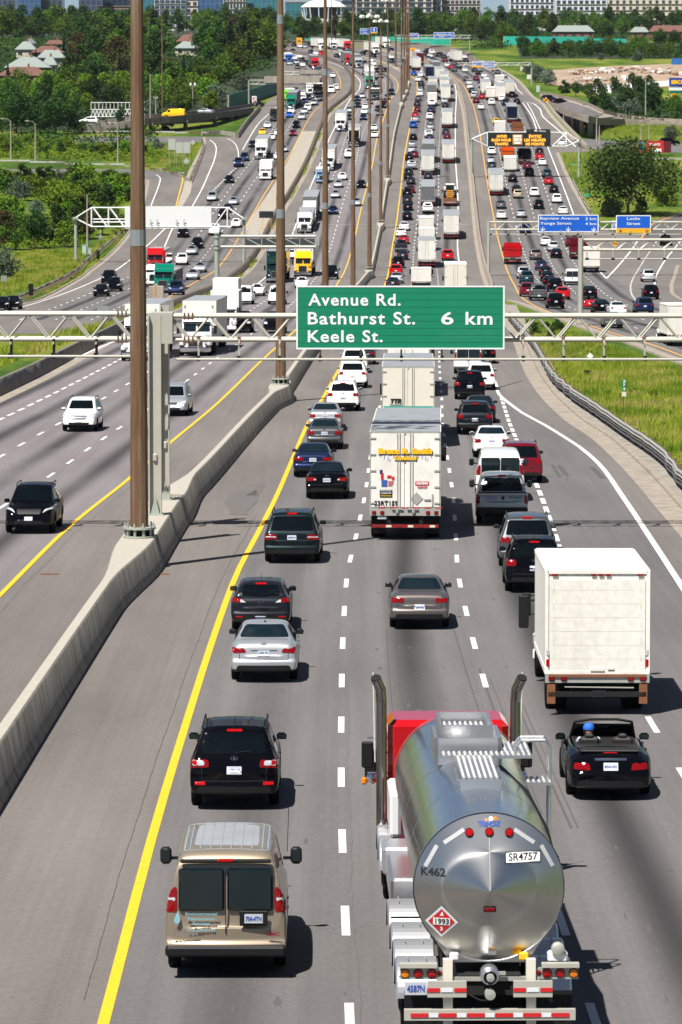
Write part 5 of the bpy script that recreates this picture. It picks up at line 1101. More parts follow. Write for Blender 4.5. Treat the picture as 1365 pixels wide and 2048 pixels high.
def truck_wheels(P_, ys, r=.5, lod=1, x=1.0, dual=True, wd=None):
    for yw in ys:
        for s in (-1, 1):
            t, k = wheel_mb(r, wd or (.52 if dual else .30), {2: 28, 1: 14, 0: 8}[lod]); P_.append(('wheel', t, [('rim', k, [], None, 35)] if lod == 2 else [], (s * (x if dual else x + .02), yw, r), 35)) if lod == 2 else (t.merge(k), P_.append(('wheel', t, [], (s * x, yw, r), 35)))
def cab_parts(P_, y0, lod, style='conv', roofh=2.9, fair=None, mat_='PAINT', sleeper=True):
    """tractor cab, rear wall at y0, facing +y"""
    L = 1.6 if not sleeper else 2.6; w2 = 1.12; body = MB(); hoodL = {'conv': 1.9, 'cabover': .35, 'short': 1.2}[style]; yf = y0 + L
    zt = fair or roofh
    prof = [(y0, .95), (y0, zt - .1), (y0 + .15, zt), (y0 + L * .55, zt - .05), (yf - .35, roofh - .25), (yf - .1, roofh - .5), (yf + .25, 1.75), (yf + .3, .95)]
    body.prism([(p[0], p[1]) for p in prof], -w2, w2, mat_, axis='x'); mm = MB()
    hood = MB(); hz = 1.72 if style == 'conv' else 1.6
    for (ya, yb, wa, wb_, za, zb_) in ((yf + .2, yf + hoodL, 1.02, .86, hz + .06, hz - .18),):
        vs = []
        for (yy, ww, zz) in ((ya, wa, za), ((ya + yb) / 2, (wa + wb_) / 2, (za + zb_) / 2 + .05), (yb - .12, wb_, zb_), (yb, wb_ - .08, zb_ - .2), (yb + .03, wb_ - .1, .7)):
            vs += [(-ww, yy, .68), (-ww, yy, zz - .18), (-ww + .16, yy, zz), (ww - .16, yy, zz), (ww, yy, zz - .18), (ww, yy, .68)]
        fs = [(k*6+i, k*6+i+1, k*6+7+i, k*6+6+i) for k in range(4) for i in range(5)] + [tuple(range(24, 30))[::-1]]
        hood.add([v for v in vs], [f[::-1] for f in fs], mat_)
    P_.append(('cab', body, [], None, 30)); P_.append(('hood', hood, [], None, 40)); yb = yf + hoodL
    g = MB(); g.box((0, yb + .035, 1.12), (1.0, .05, .78), 'grille_dark' if style != 'x' else 'chrome'); g.box((0, yb + .04, 1.53), (1.1, .06, .05), 'chrome'); g.box((0, yb + .04, .72), (1.1, .06, .05), 'chrome')
    for s in (-1, 1): g.box((s * .53, yb + .04, 1.12), (.05, .06, .85), 'chrome')
    P_.append(('grille', g, [], None, None))
    b = MB(); b.box((0, yb + .12, .50), (2.4, .32, .36), 'chrome' if style == 'conv' else mat_, bev=.08); P_.append(('bumper', b, [], None, 30))
    for s in (-1, 1):
        h = MB(); h.box((s * .80, yb - .02, 1.0), (.30, .16, .24), 'lamp_clear', bev=.05); P_.append(('headlight', h, [], None, 30))
        f = MB(); f.lathe([(.0, .26), (.62, .26), (.64, .2), (.64, -.2), (.62, -.26), (.52, -.26)], (1, 0, 0), (s * .95, yb - .75, .55), mat_, 12, a0=0, a1=math.pi) if False else f.box((s * 1.0, yb - .62, .95), (.42, 1.35, .5), mat_, bev=.14); P_.append(('wheel_arch', f, [], None, 30))
        m = MB(); m.box((s * 1.42, yf + .1, 1.95), (.22, .14, .62), 'black_plastic', bev=.03); m.tube((s * 1.1, yf + .1, 2.2), (s * 1.42, yf + .1, 2.2), .025, 'black_plastic', n=5); m.tube((s * 1.1, yf + .1, 1.7), (s * 1.42, yf + .1, 1.7), .025, 'black_plastic', n=5); P_.append(('mirror', m, [], None, 30))
        sw = MB(); zb0 = 1.72; sw.prism([(yf - .75, zb0), (yf + .12, zb0), (yf - .10, roofh - .55), (yf - .75, roofh - .50)], s * (w2 + .004), s * (w2 - .02), 'glass_dark', axis='x'); P_.append(('side_window', sw, [], None, None))
    w_ = MB(); sl = Vector((0, yf + .25 - .03, 1.80)), Vector((0, yf - .1 - .0, roofh - .55)); off = .025
    for s in (-1, 1):
        w_.add([(s * .05, sl[0].y + off, sl[0].z), (s * 1.02, sl[0].y + off, sl[0].z), (s * .98, sl[1].y + off + .04, sl[1].z), (s * .05, sl[1].y + off + .04, sl[1].z)], [(0, 1, 2, 3)[::-s]], 'glass_blue')
    P_.append(('windshield', w_, [], None, None)); v = MB(); v.box((0, yf - .02, roofh - .40), (2.1, .32, .10), mat_ if style == 'short' else 'black_plastic', bev=.02); P_.append(('sun_visor', v, [], None, None))
    fr = MB(); fr.box((0, y0 + L / 2 + hoodL / 2 - .6, .72), (.9, L + hoodL, .35), 'under_dark'); fr.box((0, yf, .75), (2.0, L + .3, .45), 'under_dark'); P_.append(('frame', fr, [], None, None))
    mk = MB()
    for i in range(5): mk.box(((i - 2) * .38, yf - .42, roofh - .08 if not fair else roofh + .02), (.10, .06, .05), 'lamp_amber')
    P_.append(('marker_lights', mk, [], None, None)); return yb - .65
mat('grille_dark', (.05, .05, .055), .35, .6); mat('rust_frame', (.20, .075, .03), .7, noise=.4, nscale=4); mk_conc('door_white', (.74, .74, .71), .10, 1.2)
def box_shell(P_, y0, y1, w, z0, z1, bm, roofm='roof_grey', lod=1, doors=True, frame='galvanised', name='box_body'):
    w2 = w / 2; b = MB(); b.box((0, (y0 + y1) / 2, (z0 + z1) / 2), (w, y1 - y0, z1 - z0), bm); P_.append((name, b, [], None, None))
    r = MB(); r.box((0, (y0 + y1) / 2, z1 + .012), (w - .06, y1 - y0 - .04, .024), roofm)
    if lod == 2:
        n = int((y1 - y0) / .6)
        for i in range(n): r.box((0, y0 + .3 + i * .6, z1 + .028), (w - .1, .02, .008), roofm)
    P_.append(('roof', r, [], None, None)); f = MB()
    for s in (-1, 1):
        f.box((s * (w2 - .035), y0 - .015, (z0 + z1) / 2), (.08, .04, z1 - z0), frame)
        f.box((s * (w2 + .006), (y0 + y1) / 2, z0 + .08), (.016, y1 - y0, .16), frame); f.box((s * (w2 + .006), (y0 + y1) / 2, z1 - .05), (.016, y1 - y0, .10), frame)
    f.box((0, y0 - .015, z1 - .04), (w - .1, .04, .09), frame); f.box((0, y0 - .02, z0 + .02), (w, .05, .12), frame); P_.append(('body_frame', f, [], None, None))
    if doors:
        for s in (-1, 1):
            d = MB(); d.box((s * (w2 / 2 - .01), y0 - .022, (z0 + z1) / 2 + .02), (w2 - .09, .035, z1 - z0 - .18), doors if isinstance(doors, str) else bm); kids = []
            if lod:
                k = MB()
                for xr in ((.10, .19) if lod == 2 else (.14,)): k.tube((s * (xr + .09), y0 - .065, z0 + .02), (s * (xr + .09), y0 - .065, z1 - .06), .016, 'galvanised', n=6)
                kids.append(('lock_rod', k, [], None, None)); h = MB()
                for q in range(5 if lod == 2 else 3): h.box((s * (w2 - .13), y0 - .05, lerp(z0 + .25, z1 - .25, q / (4 if lod == 2 else 2))), (.20, .03, .06), 'galvanised')
                kids.append(('hinges', h, [], None, None))
            P_.append(('door', d, kids, None, None))
def semi_parts(lod, cabstyle='conv', trailer='van', fair=3.5, hero=None, L=16.0, W=2.6, zt=4.05, bm='PAINT2', roofm='roof_grey', rm=False, door=True):
    """y = 0 at rear trailer wheels"""
    P_ = []; y0 = -1.6; y1 = y0 + L; z0 = 1.12
    if trailer == 'van': box_shell(P_, y0, y1, W, z0, zt, bm, roofm, lod, doors=door)
    elif trailer == 'flat':
        f = MB(); f.box((0, (y0 + y1) / 2, 1.2), (W, L, .22), 'timber'); P_.append(('deck', f, [], None, None))
    lights(P_, y0, W, z0, lod)
    ch = MB(); ch.box((0, (y0 + y1) / 2, .92), (.9, L - 1, .32), 'under_dark'); ch.box((0, .6, .8), (1.1, 3.2, .4), 'under_dark'); P_.append(('chassis', ch, [], None, None))
    for s in (-1, 1):
        if lod: m = MB(); m.box((s * .98, -.75, .55), (.56, .03, .75), 'black_plastic'); P_.append(('mud_flap', m, [], None, None))
    truck_wheels(P_, (0, 1.25), lod=lod)
    yc = y1 + .75; ax = cab_parts(P_, yc, lod, cabstyle, fair=fair); truck_wheels(P_, (yc - .9, yc + .35 - 0.0), lod=lod); truck_wheels(P_, (ax,), lod=lod, dual=False, x=1.05)
    st = MB()
    for s in (-1, 1): st.tube((s * 1.05, yc - .12, 1.0), (s * 1.05, yc - .12, 3.7), .07, 'chrome', n=8)
    P_.append(('exhaust_stack', st, [], None, 40)); return P_, ax
def lights(P_, y0, W, z0, lod, rust=False, bar='bar_red'):
    for s in (-1, 1):
        t = MB()
        for k in (0, .30): t.box((s * (W / 2 - .16 - k), y0 - .06, z0 - .10), (.16, .05, .13), 'lamp_red', bev=.03)
        P_.append(('tail_light', t, [], None, None))
    sill = MB(); sill.box((0, y0 - .01, z0 - .10), (W, .08, .22), 'galvanised'); P_.append(('rear_sill', sill, [], None, None))
    u = MB(); u.box((0, y0 + .02, .52), (W - .15, .10, .12), bar); P_.append(('underride_bar', u, [], None, None))
    v = MB()
    for s in (-1, 1): v.box((s * .58, y0 + .08, .78), (.12, .08, .52), 'rust_frame' if rust else 'under_dark')
    P_.append(('bar_upright', v, [], None, None))
def boxtruck_parts(lod, L=5.8, W=2.5, zt=3.5, bm='PAINT2', roofm='box_white', cabm='PAINT', door='roll', front='short', z0=.95):
    P_ = []; y0 = -1.5; y1 = y0 + L; box_shell(P_, y0, y1, W, z0, zt, bm, roofm, lod, doors=False, frame='box_white')
    d = MB(); d.box((0, y0 - .02, (z0 + zt) / 2 - .08), (W - .22, .03, zt - z0 - .30), 'door_white'); P_.append(('roll_door', d, [], None, None))
    lights(P_, y0, W, z0, lod, bar='under_dark'); ch = MB(); ch.box((0, y1 / 2 + .5, .75), (.9, y1 + 2, .3), 'under_dark'); ch.box((0, -.6, .62), (1.9, 1.2, .45), 'under_dark'); P_.append(('chassis', ch, [], None, None))
    truck_wheels(P_, (0,), r=.45, lod=lod, x=W / 2 - .33); ax = cab_parts(P_, y1 + .12, lod, front, roofh=2.55, sleeper=False, mat_=cabm); truck_wheels(P_, (ax,), r=.45, lod=lod, dual=False, x=1.0); return P_, ax
def dump_parts(lod):
    P_ = []; y0, y1, w2, z0, z1 = -1.3, 4.6, 1.25, 1.15, 2.75; b = MB()
    for s in (-1, 1): b.box((s * w2, (y0 + y1) / 2, (z0 + z1) / 2), (.10, y1 - y0, z1 - z0), 'PAINT2')
    b.box((0, y1, (z0 + z1) / 2 + .15), (2 * w2, .1, z1 - z0 + .3), 'PAINT2'); b.box((0, (y0 + y1) / 2, z0 + .15), (2 * w2, y1 - y0, .3), 'PAINT2'); P_.append(('dump_body', b, [], None, None))
    t = MB(); t.box((0, y0 - .02, (z0 + z1) / 2 - .2), (2 * w2 + .04, .1, z1 - z0 - .4), 'PAINT2'); P_.append(('tailgate', t, [], None, None)); rb = MB()
    for i in range(6):
        for s in (-1, 1): rb.box((s * (w2 + .08), y0 + .5 + i * 1.0, (z0 + z1) / 2), (.08, .12, z1 - z0), 'PAINT2')
    rb.box((0, y0 - .1, z1 - .45), (2 * w2 + .1, .1, .12), 'PAINT2'); P_.append(('side_ribs', rb, [], None, None)); lights(P_, y0, 2.5, z0 - .1, lod); ch = MB(); ch.box((0, 2.4, .85), (.9, 7.5, .35), 'under_dark'); P_.append(('chassis', ch, [], None, None))
    for s in (-1, 1): m = MB(); m.box((s * .85, -.7, .6), (.6, .03, .8), 'black_plastic'); P_.append(('mud_flap', m, [], None, None))
    truck_wheels(P_, (0, 1.3), lod=lod); ax = cab_parts(P_, y1 + .25, lod, 'short', roofh=2.85, sleeper=False); truck_wheels(P_, (ax,), lod=lod, dual=False, x=1.05); return P_, ax
def loader_parts(lod):
    P_ = []; d = MB(); d.box((0, 2.3, 1.25), (2.55, 8.0, .3), 'rust_brown'); d.box((0, -1.75, 1.0), (2.5, .1, .75), 'PAINT2'); P_.append(('deck', d, [], None, None)); lights(P_, -1.8, 2.5, .85, lod)
    ld = MB(); ld.box((0, 1.2, 2.1), (1.3, 3.5, 1.2), 'paint_orange_'); ld.box((0, 2.2, 3.0), (1.5, 1.6, 1.3), 'glass_blue'); ld.box((0, 2.2, 3.72), (1.65, 1.8, .12), 'box_white')
    for i in range(4): ld.box((0, -.60 + .02 * i, 1.65 + i * .36), (1.15, .16, .14), 'sign_amber')
    P_.append(('loader', ld, [], None, None))
    for s in (-1, 1):
        for yy in (.2, 2.7): t, k = wheel_mb(.62, .45, 14); t.merge(k); P_.append(('loader_wheel', t, [], (s * .95, yy, 2.0), 35))
    truck_wheels(P_, (0, 1.25), lod=lod); ch = MB(); ch.box((0, 3, .85), (.9, 8, .35), 'under_dark'); P_.append(('chassis', ch, [], None, None)); ax = cab_parts(P_, 6.6, lod, 'conv', sleeper=False); truck_wheels(P_, (ax,), lod=lod, dual=False, x=1.05); return P_, ax
mat('paint_orange_', (.35, .16, .05), .5)
for p_, col in (('PAINT2_white', None),): pass
PROTO = {}
def flat(parts):
    out = MB()
    def rec(ps, M):
        for (nm, mb, kids, loc, sm) in ps:
            M2 = M @ Matrix.Translation(loc) if loc else M; out.merge(mb, M2); rec(kids, M2)
    rec(parts, Matrix()); return out
def proto(kind, lod, **kw):
    key = (kind, lod, str(sorted(kw.items())))
    if key in PROTO: return PROTO[key]
    ax = None
    if kind in ST: parts = car_parts(kind, lod, kw); ax = ST[kind]['wb']
    elif kind == 'semi': parts, ax = semi_parts(lod, **kw)
    elif kind == 'box_truck': parts, ax = boxtruck_parts(lod, **kw)
    elif kind == 'dump_truck': parts, ax = dump_parts(lod)
    elif kind == 'flatbed_truck': parts, ax = loader_parts(lod)
    if kind == 'cargo_van': parts += van_extras(lod, kw)
    if kind in ('pickup',): parts += bed_extras(lod)
    if lod == 0: d = ('flat', flat(parts).mesh(kind, 45))
    else:
        def conv(ps): return [(nm, mb.mesh(nm, sm), conv(kids), loc) for (nm, mb, kids, loc, sm) in ps]
        d = ('tree', conv(parts))
    PROTO[key] = (d, ax); return PROTO[key]
def van_extras(lod, kw):
    y = -1.05; o = []
    for s in (-1, 1):
        m = MB(); m.box((s * .40, y - .0, 1.46), (.75, .10, .70), 'glass_blue', bev=.03, rx=-.05); o.append(('rear_window', m, [], None, 30))
    s_ = MB(); s_.box((0, y - .085, 1.25), (.016, .03, 1.0), 'under_dark'); o.append(('door_seam', s_, [], None, None))
    b = MB(); b.box((0, -1.20, .47), (1.98, .22, .18), 'black_plastic' if kw.get('dark') else 'chrome_dull', bev=.04); o.append(('bumper', b, [], None, None)); return o
mat('chrome_dull', (.10, .10, .105), .4, .5)
def bed_extras(lod):
    o = []; m = MB(); m.box((0, -.22, 1.255), (1.62, 1.6, .06), 'under_dark'); o.append(('cargo_bed', m, [], None, None)); b = MB(); b.box((0, -1.22, .62), (1.95, .2, .22), 'chrome', bev=.04); o.append(('bumper', b, [], None, None)); return o
def instance(name, d, M, p1, p2=None):
    def slots(o):
        for s in o.material_slots:
            if s.material and s.material.name == 'PAINT': s.link = 'OBJECT'; s.material = p1
            elif s.material and s.material.name == 'PAINT2': s.link = 'OBJECT'; s.material = p2 or p1
    if d[0] == 'flat':
        o = bpy.data.objects.new(name, d[1]); COL.objects.link(o); o.matrix_world = M; slots(o); return o
    root = bpy.data.objects.new(name, None); COL.objects.link(root); root.matrix_world = M; root.empty_display_size = .5
    def rec(ps, par):
        for nm, me, kids, loc in ps:
            o = link(nm, me, par, loc); slots(o); rec(kids, o)
    rec(d[1], root); return root
def frame_at(p, Xf, oncoming, origin_front=0.0):
    """matrix with +y along the travel direction on the sloping road"""
    Y = p.y; e = 6.0; a = Vector((Xf(Y - e), Y - e, gz(Y - e))); b = Vector((Xf(Y + e), Y + e, gz(Y + e))); f = (b - a).normalized()
    if oncoming: f = -f
    r = f.cross(Vector((0, 0, 1))).normalized(); u = r.cross(f); M = Matrix((r, f, u)).transposed().to_4x4(); M.translation = Vector((p.x, p.y, gz(p.y) + .03)) - f * origin_front; return M
# ---------------------------------------------------------------- the traffic, from the nearest outwards
# road|type|colour|x y (photo pixels of the tyre contact) ...
ROADS = dict(E=(XE, False, 'outbound express road'), F=(XF, False, 'outbound collector road'), D=(XD, True, 'oncoming express road'), C=(XC, True, 'oncoming collector road'), G=(curve([(1262, 575), (1275, 540), (1303, 500), (1350, 440)]), False, 'exit ramp'))
TRAFFIC = '''
E|sedan|grey|650 898
E|sedan|silver|651 862
E|suv|white|687 822;706 776;709 746
E|sedan|darkgrey|727 729
E|suv|black|940 799;797 536;815 393
E|suv|white|962 780;860 239
E|cargo_van|white|937 748;1000 1001
E|sedan|black|968 727
E|suv|darkgrey|950 869
E|sedan|darkgrey|960 846
E|sedan|white|983 915
E|minivan|maroon|1041 965
E|suv|black|1068 1183
E|sedan|darkgrey|786 578;806 520;822 369;815 407
E|sedan|silver|794 567
E|suv|red|792.5 553
E|pickup|darkgrey|803 504
E|sedan|red|808 488;831 235
E|sedan|white|803 474;809 461
E|sedan|black|815 440;816 421;817 360;818 350;819 321;827 280
E|sedan|maroon|821.5 386;829 315;835 224
E|pickup|silver|824 339
E|sedan|silver|824 306;825 295;832 244;841 185;862 260
E|suv|blue|827 256
E|sedan|darkgrey|835 213;843 179;843 171;857 359
E|sedan|grey|837 202
E|sedan|white|841 192;837 163;842 154;847 147
E|hatch|blue|828 151
E|sedan|navy|860 281;861.5 226;864 224
E|sedan|darkgrey|852 554
E|pickup|white|856 427;858 276;864 213
E|sedan|bronze|862 252
E|suv|red|896 521
E|sedan|maroon|895 279
E|sedan|darkgrey|892.5 270;891 216
E|suv|silver|890 208
F|suv|white|901 115;984 210;984 309;1114.5 406;1069.5 393
F|sedan|white|930 117;861 115;836 105;895 134;931 144;939 169;941 178;963 219;1004 202;1085.6 331;1127 429;1003.7 438;1092.6 492;969 155;974 162;1236 632
F|sedan|navy|933 125;873 126;858 120;963 168
F|sedan|maroon|891 124;953 161;1055 338;953 206
F|sedan|darkgrey|889 117;882 112;866 122;850 117;856 104;950 144;958 150;962 150;944 185;919 137;918 133
F|suv|darkgrey|852 110;878 114;1007 172
F|pickup|white|865 109
F|sedan|grey|909 131;910 143;933 162;996 149;1002.7 417
F|sedan|silver|950 190;948 196;963 176;1010 155;983 327;1043.4 435
F|sedan|red|903 138;964 198;1079.7 319.5;1097.8 369
F|sedan|beige|991 143
F|suv|navy|1011 211;1289.6 628
F|suv|black|1024.7 195;1059.4 352;1078 418;1112 618;1110.5 583.6;1302.7 599
F|sedan|black|1034.5 208;1079.7 309;1026 364;1034 386;1108.7 385.6;1113.5 516;1091.5 552.6;1095 563.5;1100 574.5;1180 597;1204 627
F|hatch|yellow|993.4 248
F|minivan|grey|980 172
F|sedan|teal|984.4 337.6
F|suv|teal|1094.5 355.4;1054 568
F|suv|beige|1036.4 396.7
F|suv|navy|1052 468
F|suv|silver|1107.6 503.5;1048 558;1298 564
F|suv|bronze|1072.4 520
F|sedan|navy|1083.4 541
F|suv|maroon|1056 593.6
F|pickup_cap|grey|1078 601.6
F|hatch|red|1126 599
F|sedan|maroon|1142 493
F|convertible|red|1179.6 618.5
F|hatch|grey|1227 656.6
F|cargo_van|white|1145 570
D|hatch|black|722.7 376
D|hatch|silver|713 412;677 375
D|sedan|navy|666 428.6;727 240;731 150
D|sedan|silver|671 396;725 196
D|sedan|white|685 360;748 261;749.5 275.5;729 228;731 218;748 131;683.6 112
D|suv|white|504 -1
D|pickup|white|698 316.5
D|sedan|white|583 518;604 577;514.5 592
D|pickup|black|662 559;549 667;482 666
D|minivan|silver|344 832
D|sedan|silver|698.5 225;681 104;611 96
D|sedan|darkgrey|697 240;716 215;757 222;730 130;736 135;762 139;754 145;771 144;675.5 115;587 105;590 93
D|sedan|navy|715 202;786 126;623.5 107
D|suv|navy|783 190;785 105
D|sedan|grey|739 208;760 231;775 199;762 156
D|suv|maroon|769 214
D|sedan|black|766 216;758 185;728 110;749 115
D|sedan|white|744 124;783 117;601 95
D|suv|red|644 111
D|hatch|white|633 110
D|suv|darkgrey|580 90;621 94
C|sedan|white|599.4 116;589.6 119;606 133;666 155;605 191;583 227;543 280;535 256;330 522
C|suv|white|672 180;606 202;615.5 221;363.5 530
C|sedan|silver|594 128;580 130;621 197;628 210;609.5 227;568 304;466.6 410;400 545;383 510;644 183
C|sedan|darkgrey|606 123;615 129;616 200;598 210;505 294.5;591 185
C|sedan|grey|596 138;636 202;644 201
C|sedan|navy|608 207;585 191;455.6 425
C|sedan|blue|579 235
C|suv|silver|604 239
C|suv|black|592.6 256;446.5 438;394.5 497;366 475;217 567;227 583
C|sedan|maroon|586 272
C|hatch|yellow|525 270
C|sedan|white|556 319;556 271
C|suv|navy|489 322
C|pickup|navy|477 334
C|sedan|black|458 366;202 593;24 619;3 621
C|minivan|silver|424 402
C|hatch|white|472 455
C|pickup|white|429 471
C|sedan|silver|385 560
C|suv|navy|352 590
G|suv|black|1332 491
'''
COLW = lambda c: WORD.get(c, c)
NOUN = dict(sedan='sedan', suv='suv', hatch='hatchback', minivan='minivan', cargo_van='cargo van', pickup='pickup', pickup_cap='capped pickup', convertible='convertible', semi='semi trailer truck', box_truck='box truck', dump_truck='dump truck', flatbed_truck='flatbed truck')
CATN = dict(sedan='car', suv='suv', hatch='car', minivan='minivan', cargo_van='van', pickup='pickup', pickup_cap='pickup', convertible='convertible', semi='truck', box_truck='truck', dump_truck='truck', flatbed_truck='truck')
ALLV = []
mat('sign_amber2', (.90, .50, .01), .45); mat('ink_navy', (.01,.02,.12), .5); mat('flag_blue', (.05,.10,.35), .5); mat('fender_alu', (.62, .63, .64), .35, .75, noise=.05, nscale=2); mat('stack_metal', (.30, .29, .28), .22, 1); mat('strip_grey', (.42, .43, .44), .5); mat('roof_rib', (.20, .19, .17), .5, .4); mat('pale_blue_ink', (.22, .45, .52), .5); mat('ink_maroon', (.18, .01, .03), .5)
def place(road, kind, col, px, py, lod=None, p2=None, label=None, name=None, kw=None, dz=0, dx=0):
    Xf, on, rn = ROADS[road]; p = gp(px, py); s = sc_at(p.y)
    if lod is None: lod = 2 if s > 33 else (1 if s > 9.2 else 0)
    (d, ax) = proto(kind, lod, **(kw or {})); M = frame_at(p, Xf, on, ax if on else 0)
    o = instance(name or dict(suv='suv', semi='tractor_trailer', hatch='hatchback', pickup_cap='pickup').get(kind, kind), d, M, paint(col), MATS.get(p2) or (paint(p2) if p2 else None)); o['category'] = CATN[kind]
    k = abs(p.x - Xf(p.y)) / 3.65; ALLV.append(dict(o=o, road=road, kind=kind, col=col, Y=p.y, lane=min(5, int(k)) + 1, label=label, p2=p2)); return o
DETAIL = dict(sedan=dict(badge=.99, refl=None, ant=(.75, 1.45)), suv=dict(brake=1.60, badge=1.04, ant=(-.2, 1.70), wiper=True), minivan=dict(brake=1.66, wiper=True, ant=(-.2, 1.7)), hatch=dict(brake=1.385, badge=.93, wiper=True), cargo_van=dict(), pickup_cap=dict(brake=1.86, hand=1.0, handm='black_plastic'), convertible=dict())
for ln in TRAFFIC.strip().split('\n'):
    road, kind, col, pts = ln.split('|')
    for q in pts.split(';'):
        x, y = map(float, q.split())
        if y < 0: continue
        near = sc_at(gp(x, y).y) > 33
        place(road, kind, col, x, y, kw={**DETAIL.get(kind, {}), 'plt': 'C%d K %d' % (int(x) % 9, 100 + int(y * 7) % 800)} if near and kind in ST else None)
# ---------------------------------------------------------------- trucks
def semi(road, cab, x, y, p2='box_white', label=None, **kw): return place(road, 'semi', cab, x, y, p2=p2, label=label, kw=kw or None)
semi('E', 'white', 854, 535); semi('E', 'white', 856, 349.5); semi('E', 'grey', 856.5, 412, 'tarp_grey', zt=3.7, door=False); semi('E', 'white', 857, 325, 'tarp_grey'); semi('E', 'white', 897, 326); semi('E', 'white', 895, 256); semi('E', 'white', 903, 478)
semi('E', 'white', 911.6, 598, 'box_cream', roofm='box_white'); semi('E', 'white', 892, 203); semi('E', 'white', 890, 188); semi('E', 'red', 889, 175); semi('E', 'blue', 880, 164); semi('E', 'grey', 873, 150, 'tarp_grey'); semi('E', 'grey', 863.6, 199, 'tarp_grey')
semi('E', 'white', 866, 186, 'box_cream'); semi('E', 'white', 859.5, 160, 'navy'); semi('E', 'white', 833.5, 140.5); semi('E', 'red', 840, 130, 'maroon'); semi('E', 'white', 821, 127, 'box_cream')
semi('E', 'white', 818, 792, zt=3.5)
semi('F', 'white', 916, 126); semi('F', 'white', 973, 192); semi('F', 'white', 1001.5, 201); semi('F', 'blue', 1024.6, 245, 'navy'); semi('F', 'white', 993.3, 390.5); semi('F', 'white', 1020, 193, 'box_cream')
semi('D', 'white', 681, 262.6); semi('D', 'black', 708, 294); semi('D', 'white', 656, 341.5); semi('D', 'white', 609, 466, zt=3.0, fair=3.3); semi('D', 'white', 619, 444, 'tarp_grey'); semi('D', 'darkgreen', 551, 566, 'teal'); semi('D', 'yellow', 606, 554); semi('D', 'white', 392, 712); semi('D', 'white', 276, 722)
semi('D', 'green', 739, 177); semi('D', 'white', 741, 160); semi('D', 'silver', 718, 136, 'tarp_grey'); semi('D', 'red', 700, 131, 'tarp_grey'); semi('D', 'white', 753, 108); semi('D', 'white', 775, 96); semi('D', 'white', 668, 99); semi('D', 'red', 697, 101); semi('D', 'white', 645, 99)
semi('C', 'white', 521.5, 319); semi('C', 'red', 631, 138, 'tarp_grey'); semi('C', 'green', 582, 218, 'tarp_grey'); semi('C', 'green', 326, 586, 'tarp_grey', zt=2.6, door=False); semi('C', 'red', 309, 546, 'red', zt=3.1, door=False)
def bt(road, cab, x, y, p2='box_white', **kw): return place(road, 'box_truck', cab, x, y, p2=p2, kw=kw or None)
bt('E', 'white', 843, 577, zt=2.6, L=4.6); bt('E', 'cream', 853, 479, 'box_cream', zt=3.7); bt('E', 'white', 854, 500, zt=3.4); bt('E', 'white', 865, 211, zt=3.2)
bt('F', 'white', 981.5, 199.6, 'red', zt=3.4); bt('F', 'white', 1000.6, 270, zt=3.1); bt('F', 'white', 1021, 342.5, zt=2.9, z0=.6); bt('F', 'white', 1182, 544.5, zt=3.5); bt('F', 'white', 1363, 692, zt=3.35, L=6.5, roofm='box_white'); bt('F', 'white', 1000, 171, zt=2.9); bt('F', 'white', 1007, 185, 'box_cream', zt=3.0)
bt('D', 'white', 447, 667, zt=3.7); bt('D', 'white', 449, 641, zt=4.0); bt('D', 'grey', 749, 200, 'grey', zt=2.9); bt('D', 'lightblue', 644.5, 366.5, zt=2.7, L=4.6)
bt('C', 'white', 531, 360, zt=3.5); bt('C', 'white', 402, 458, zt=3.1); bt('C', 'white', 621, 188, zt=3.3); bt('C', 'black', 635, 190, 'grey', zt=3.0); bt('C', 'red', 632, 176, 'maroon', zt=3.0); bt('C', 'white', 308, 573, 'box_white', zt=2.6); bt('C', 'lime', 577, 200, 'lime', zt=2.8); bt('C', 'blue', 579, 124, 'box_white', zt=3.0)
dk = lambda r, c, x, y: place(r, 'dump_truck', c, x, y, p2=c)
dk('F', 'red', 1026, 528.4); dk('F', 'orange', 1015.7, 322); dk('F', 'black', 1050, 328.5); dk('F', 'brown', 1035.5, 272); dk('F', 'maroon', 1158, 518); dk('F', 'beige', 1150, 482); dk('C', 'darkgrey', 551, 243)
place('E', 'flatbed_truck', 'white', 900.6, 411, p2='brown'); place('C', 'cargo_van', 'white', 663, 186); place('D', 'cargo_van', 'white', 489, 609); place('D', 'cargo_van', 'white', 554, 609)
# ---------------------------------------------------------------- the nearest vehicles, each with its own look
def hero(kind, col, x, y, label, road='E', **kw):
    o = place(road, kind, col, x, y, lod=2, label=label, kw=kw); return o
suv = hero('suv', 'black', 471, 1611, 'glossy black suv with red and clear tail lights, just ahead of the tan van', W=1.89, brake=1.615, badge=1.075, rails=True, wiper=True, ant=(-.25, 1.7), tlc=[(.62, .94), (.86, .93), (.86, 1.04), (.63, 1.03)], tla=[(.77, .945), (.86, .945), (.86, 1.03), (.77, 1.03)], refl=[(.60, .54), (.82, .54), (.82, .60), (.60, .60)], tl=[(.52, .90), (.91, .88), (.90, 1.07), (.54, 1.05)], plt='AZEK 152', pl=(.84,))
sed = hero('sedan', 'silver', 529.5, 1360, 'silver sedan with red tail lights behind the grey hatchback', badge=1.0, tl=[(.46, .80), (.80, .78), (.83, .93), (.50, .90)], hand=.88, handm='PAINT', ant=(.75, 1.45), plt='AYSL 731', mirc='black_plastic', pl=(.79,))
hero('hatch', 'darkgrey', 523, 1262, 'dark grey hatchback directly ahead of the silver sedan', badge=.90, brake=1.37, wiper=True, tl=[(.40, .87), (.82, .88), (.82, 1.01), (.64, .99)], tlc=[(.42, .875), (.60, .885), (.58, .97), (.5, .93)], pl=(.42,), ant=(.2, 1.44), refl=[(.52, .46), (.72, .46), (.72, .50), (.52, .50)], plt='BFVW 280')
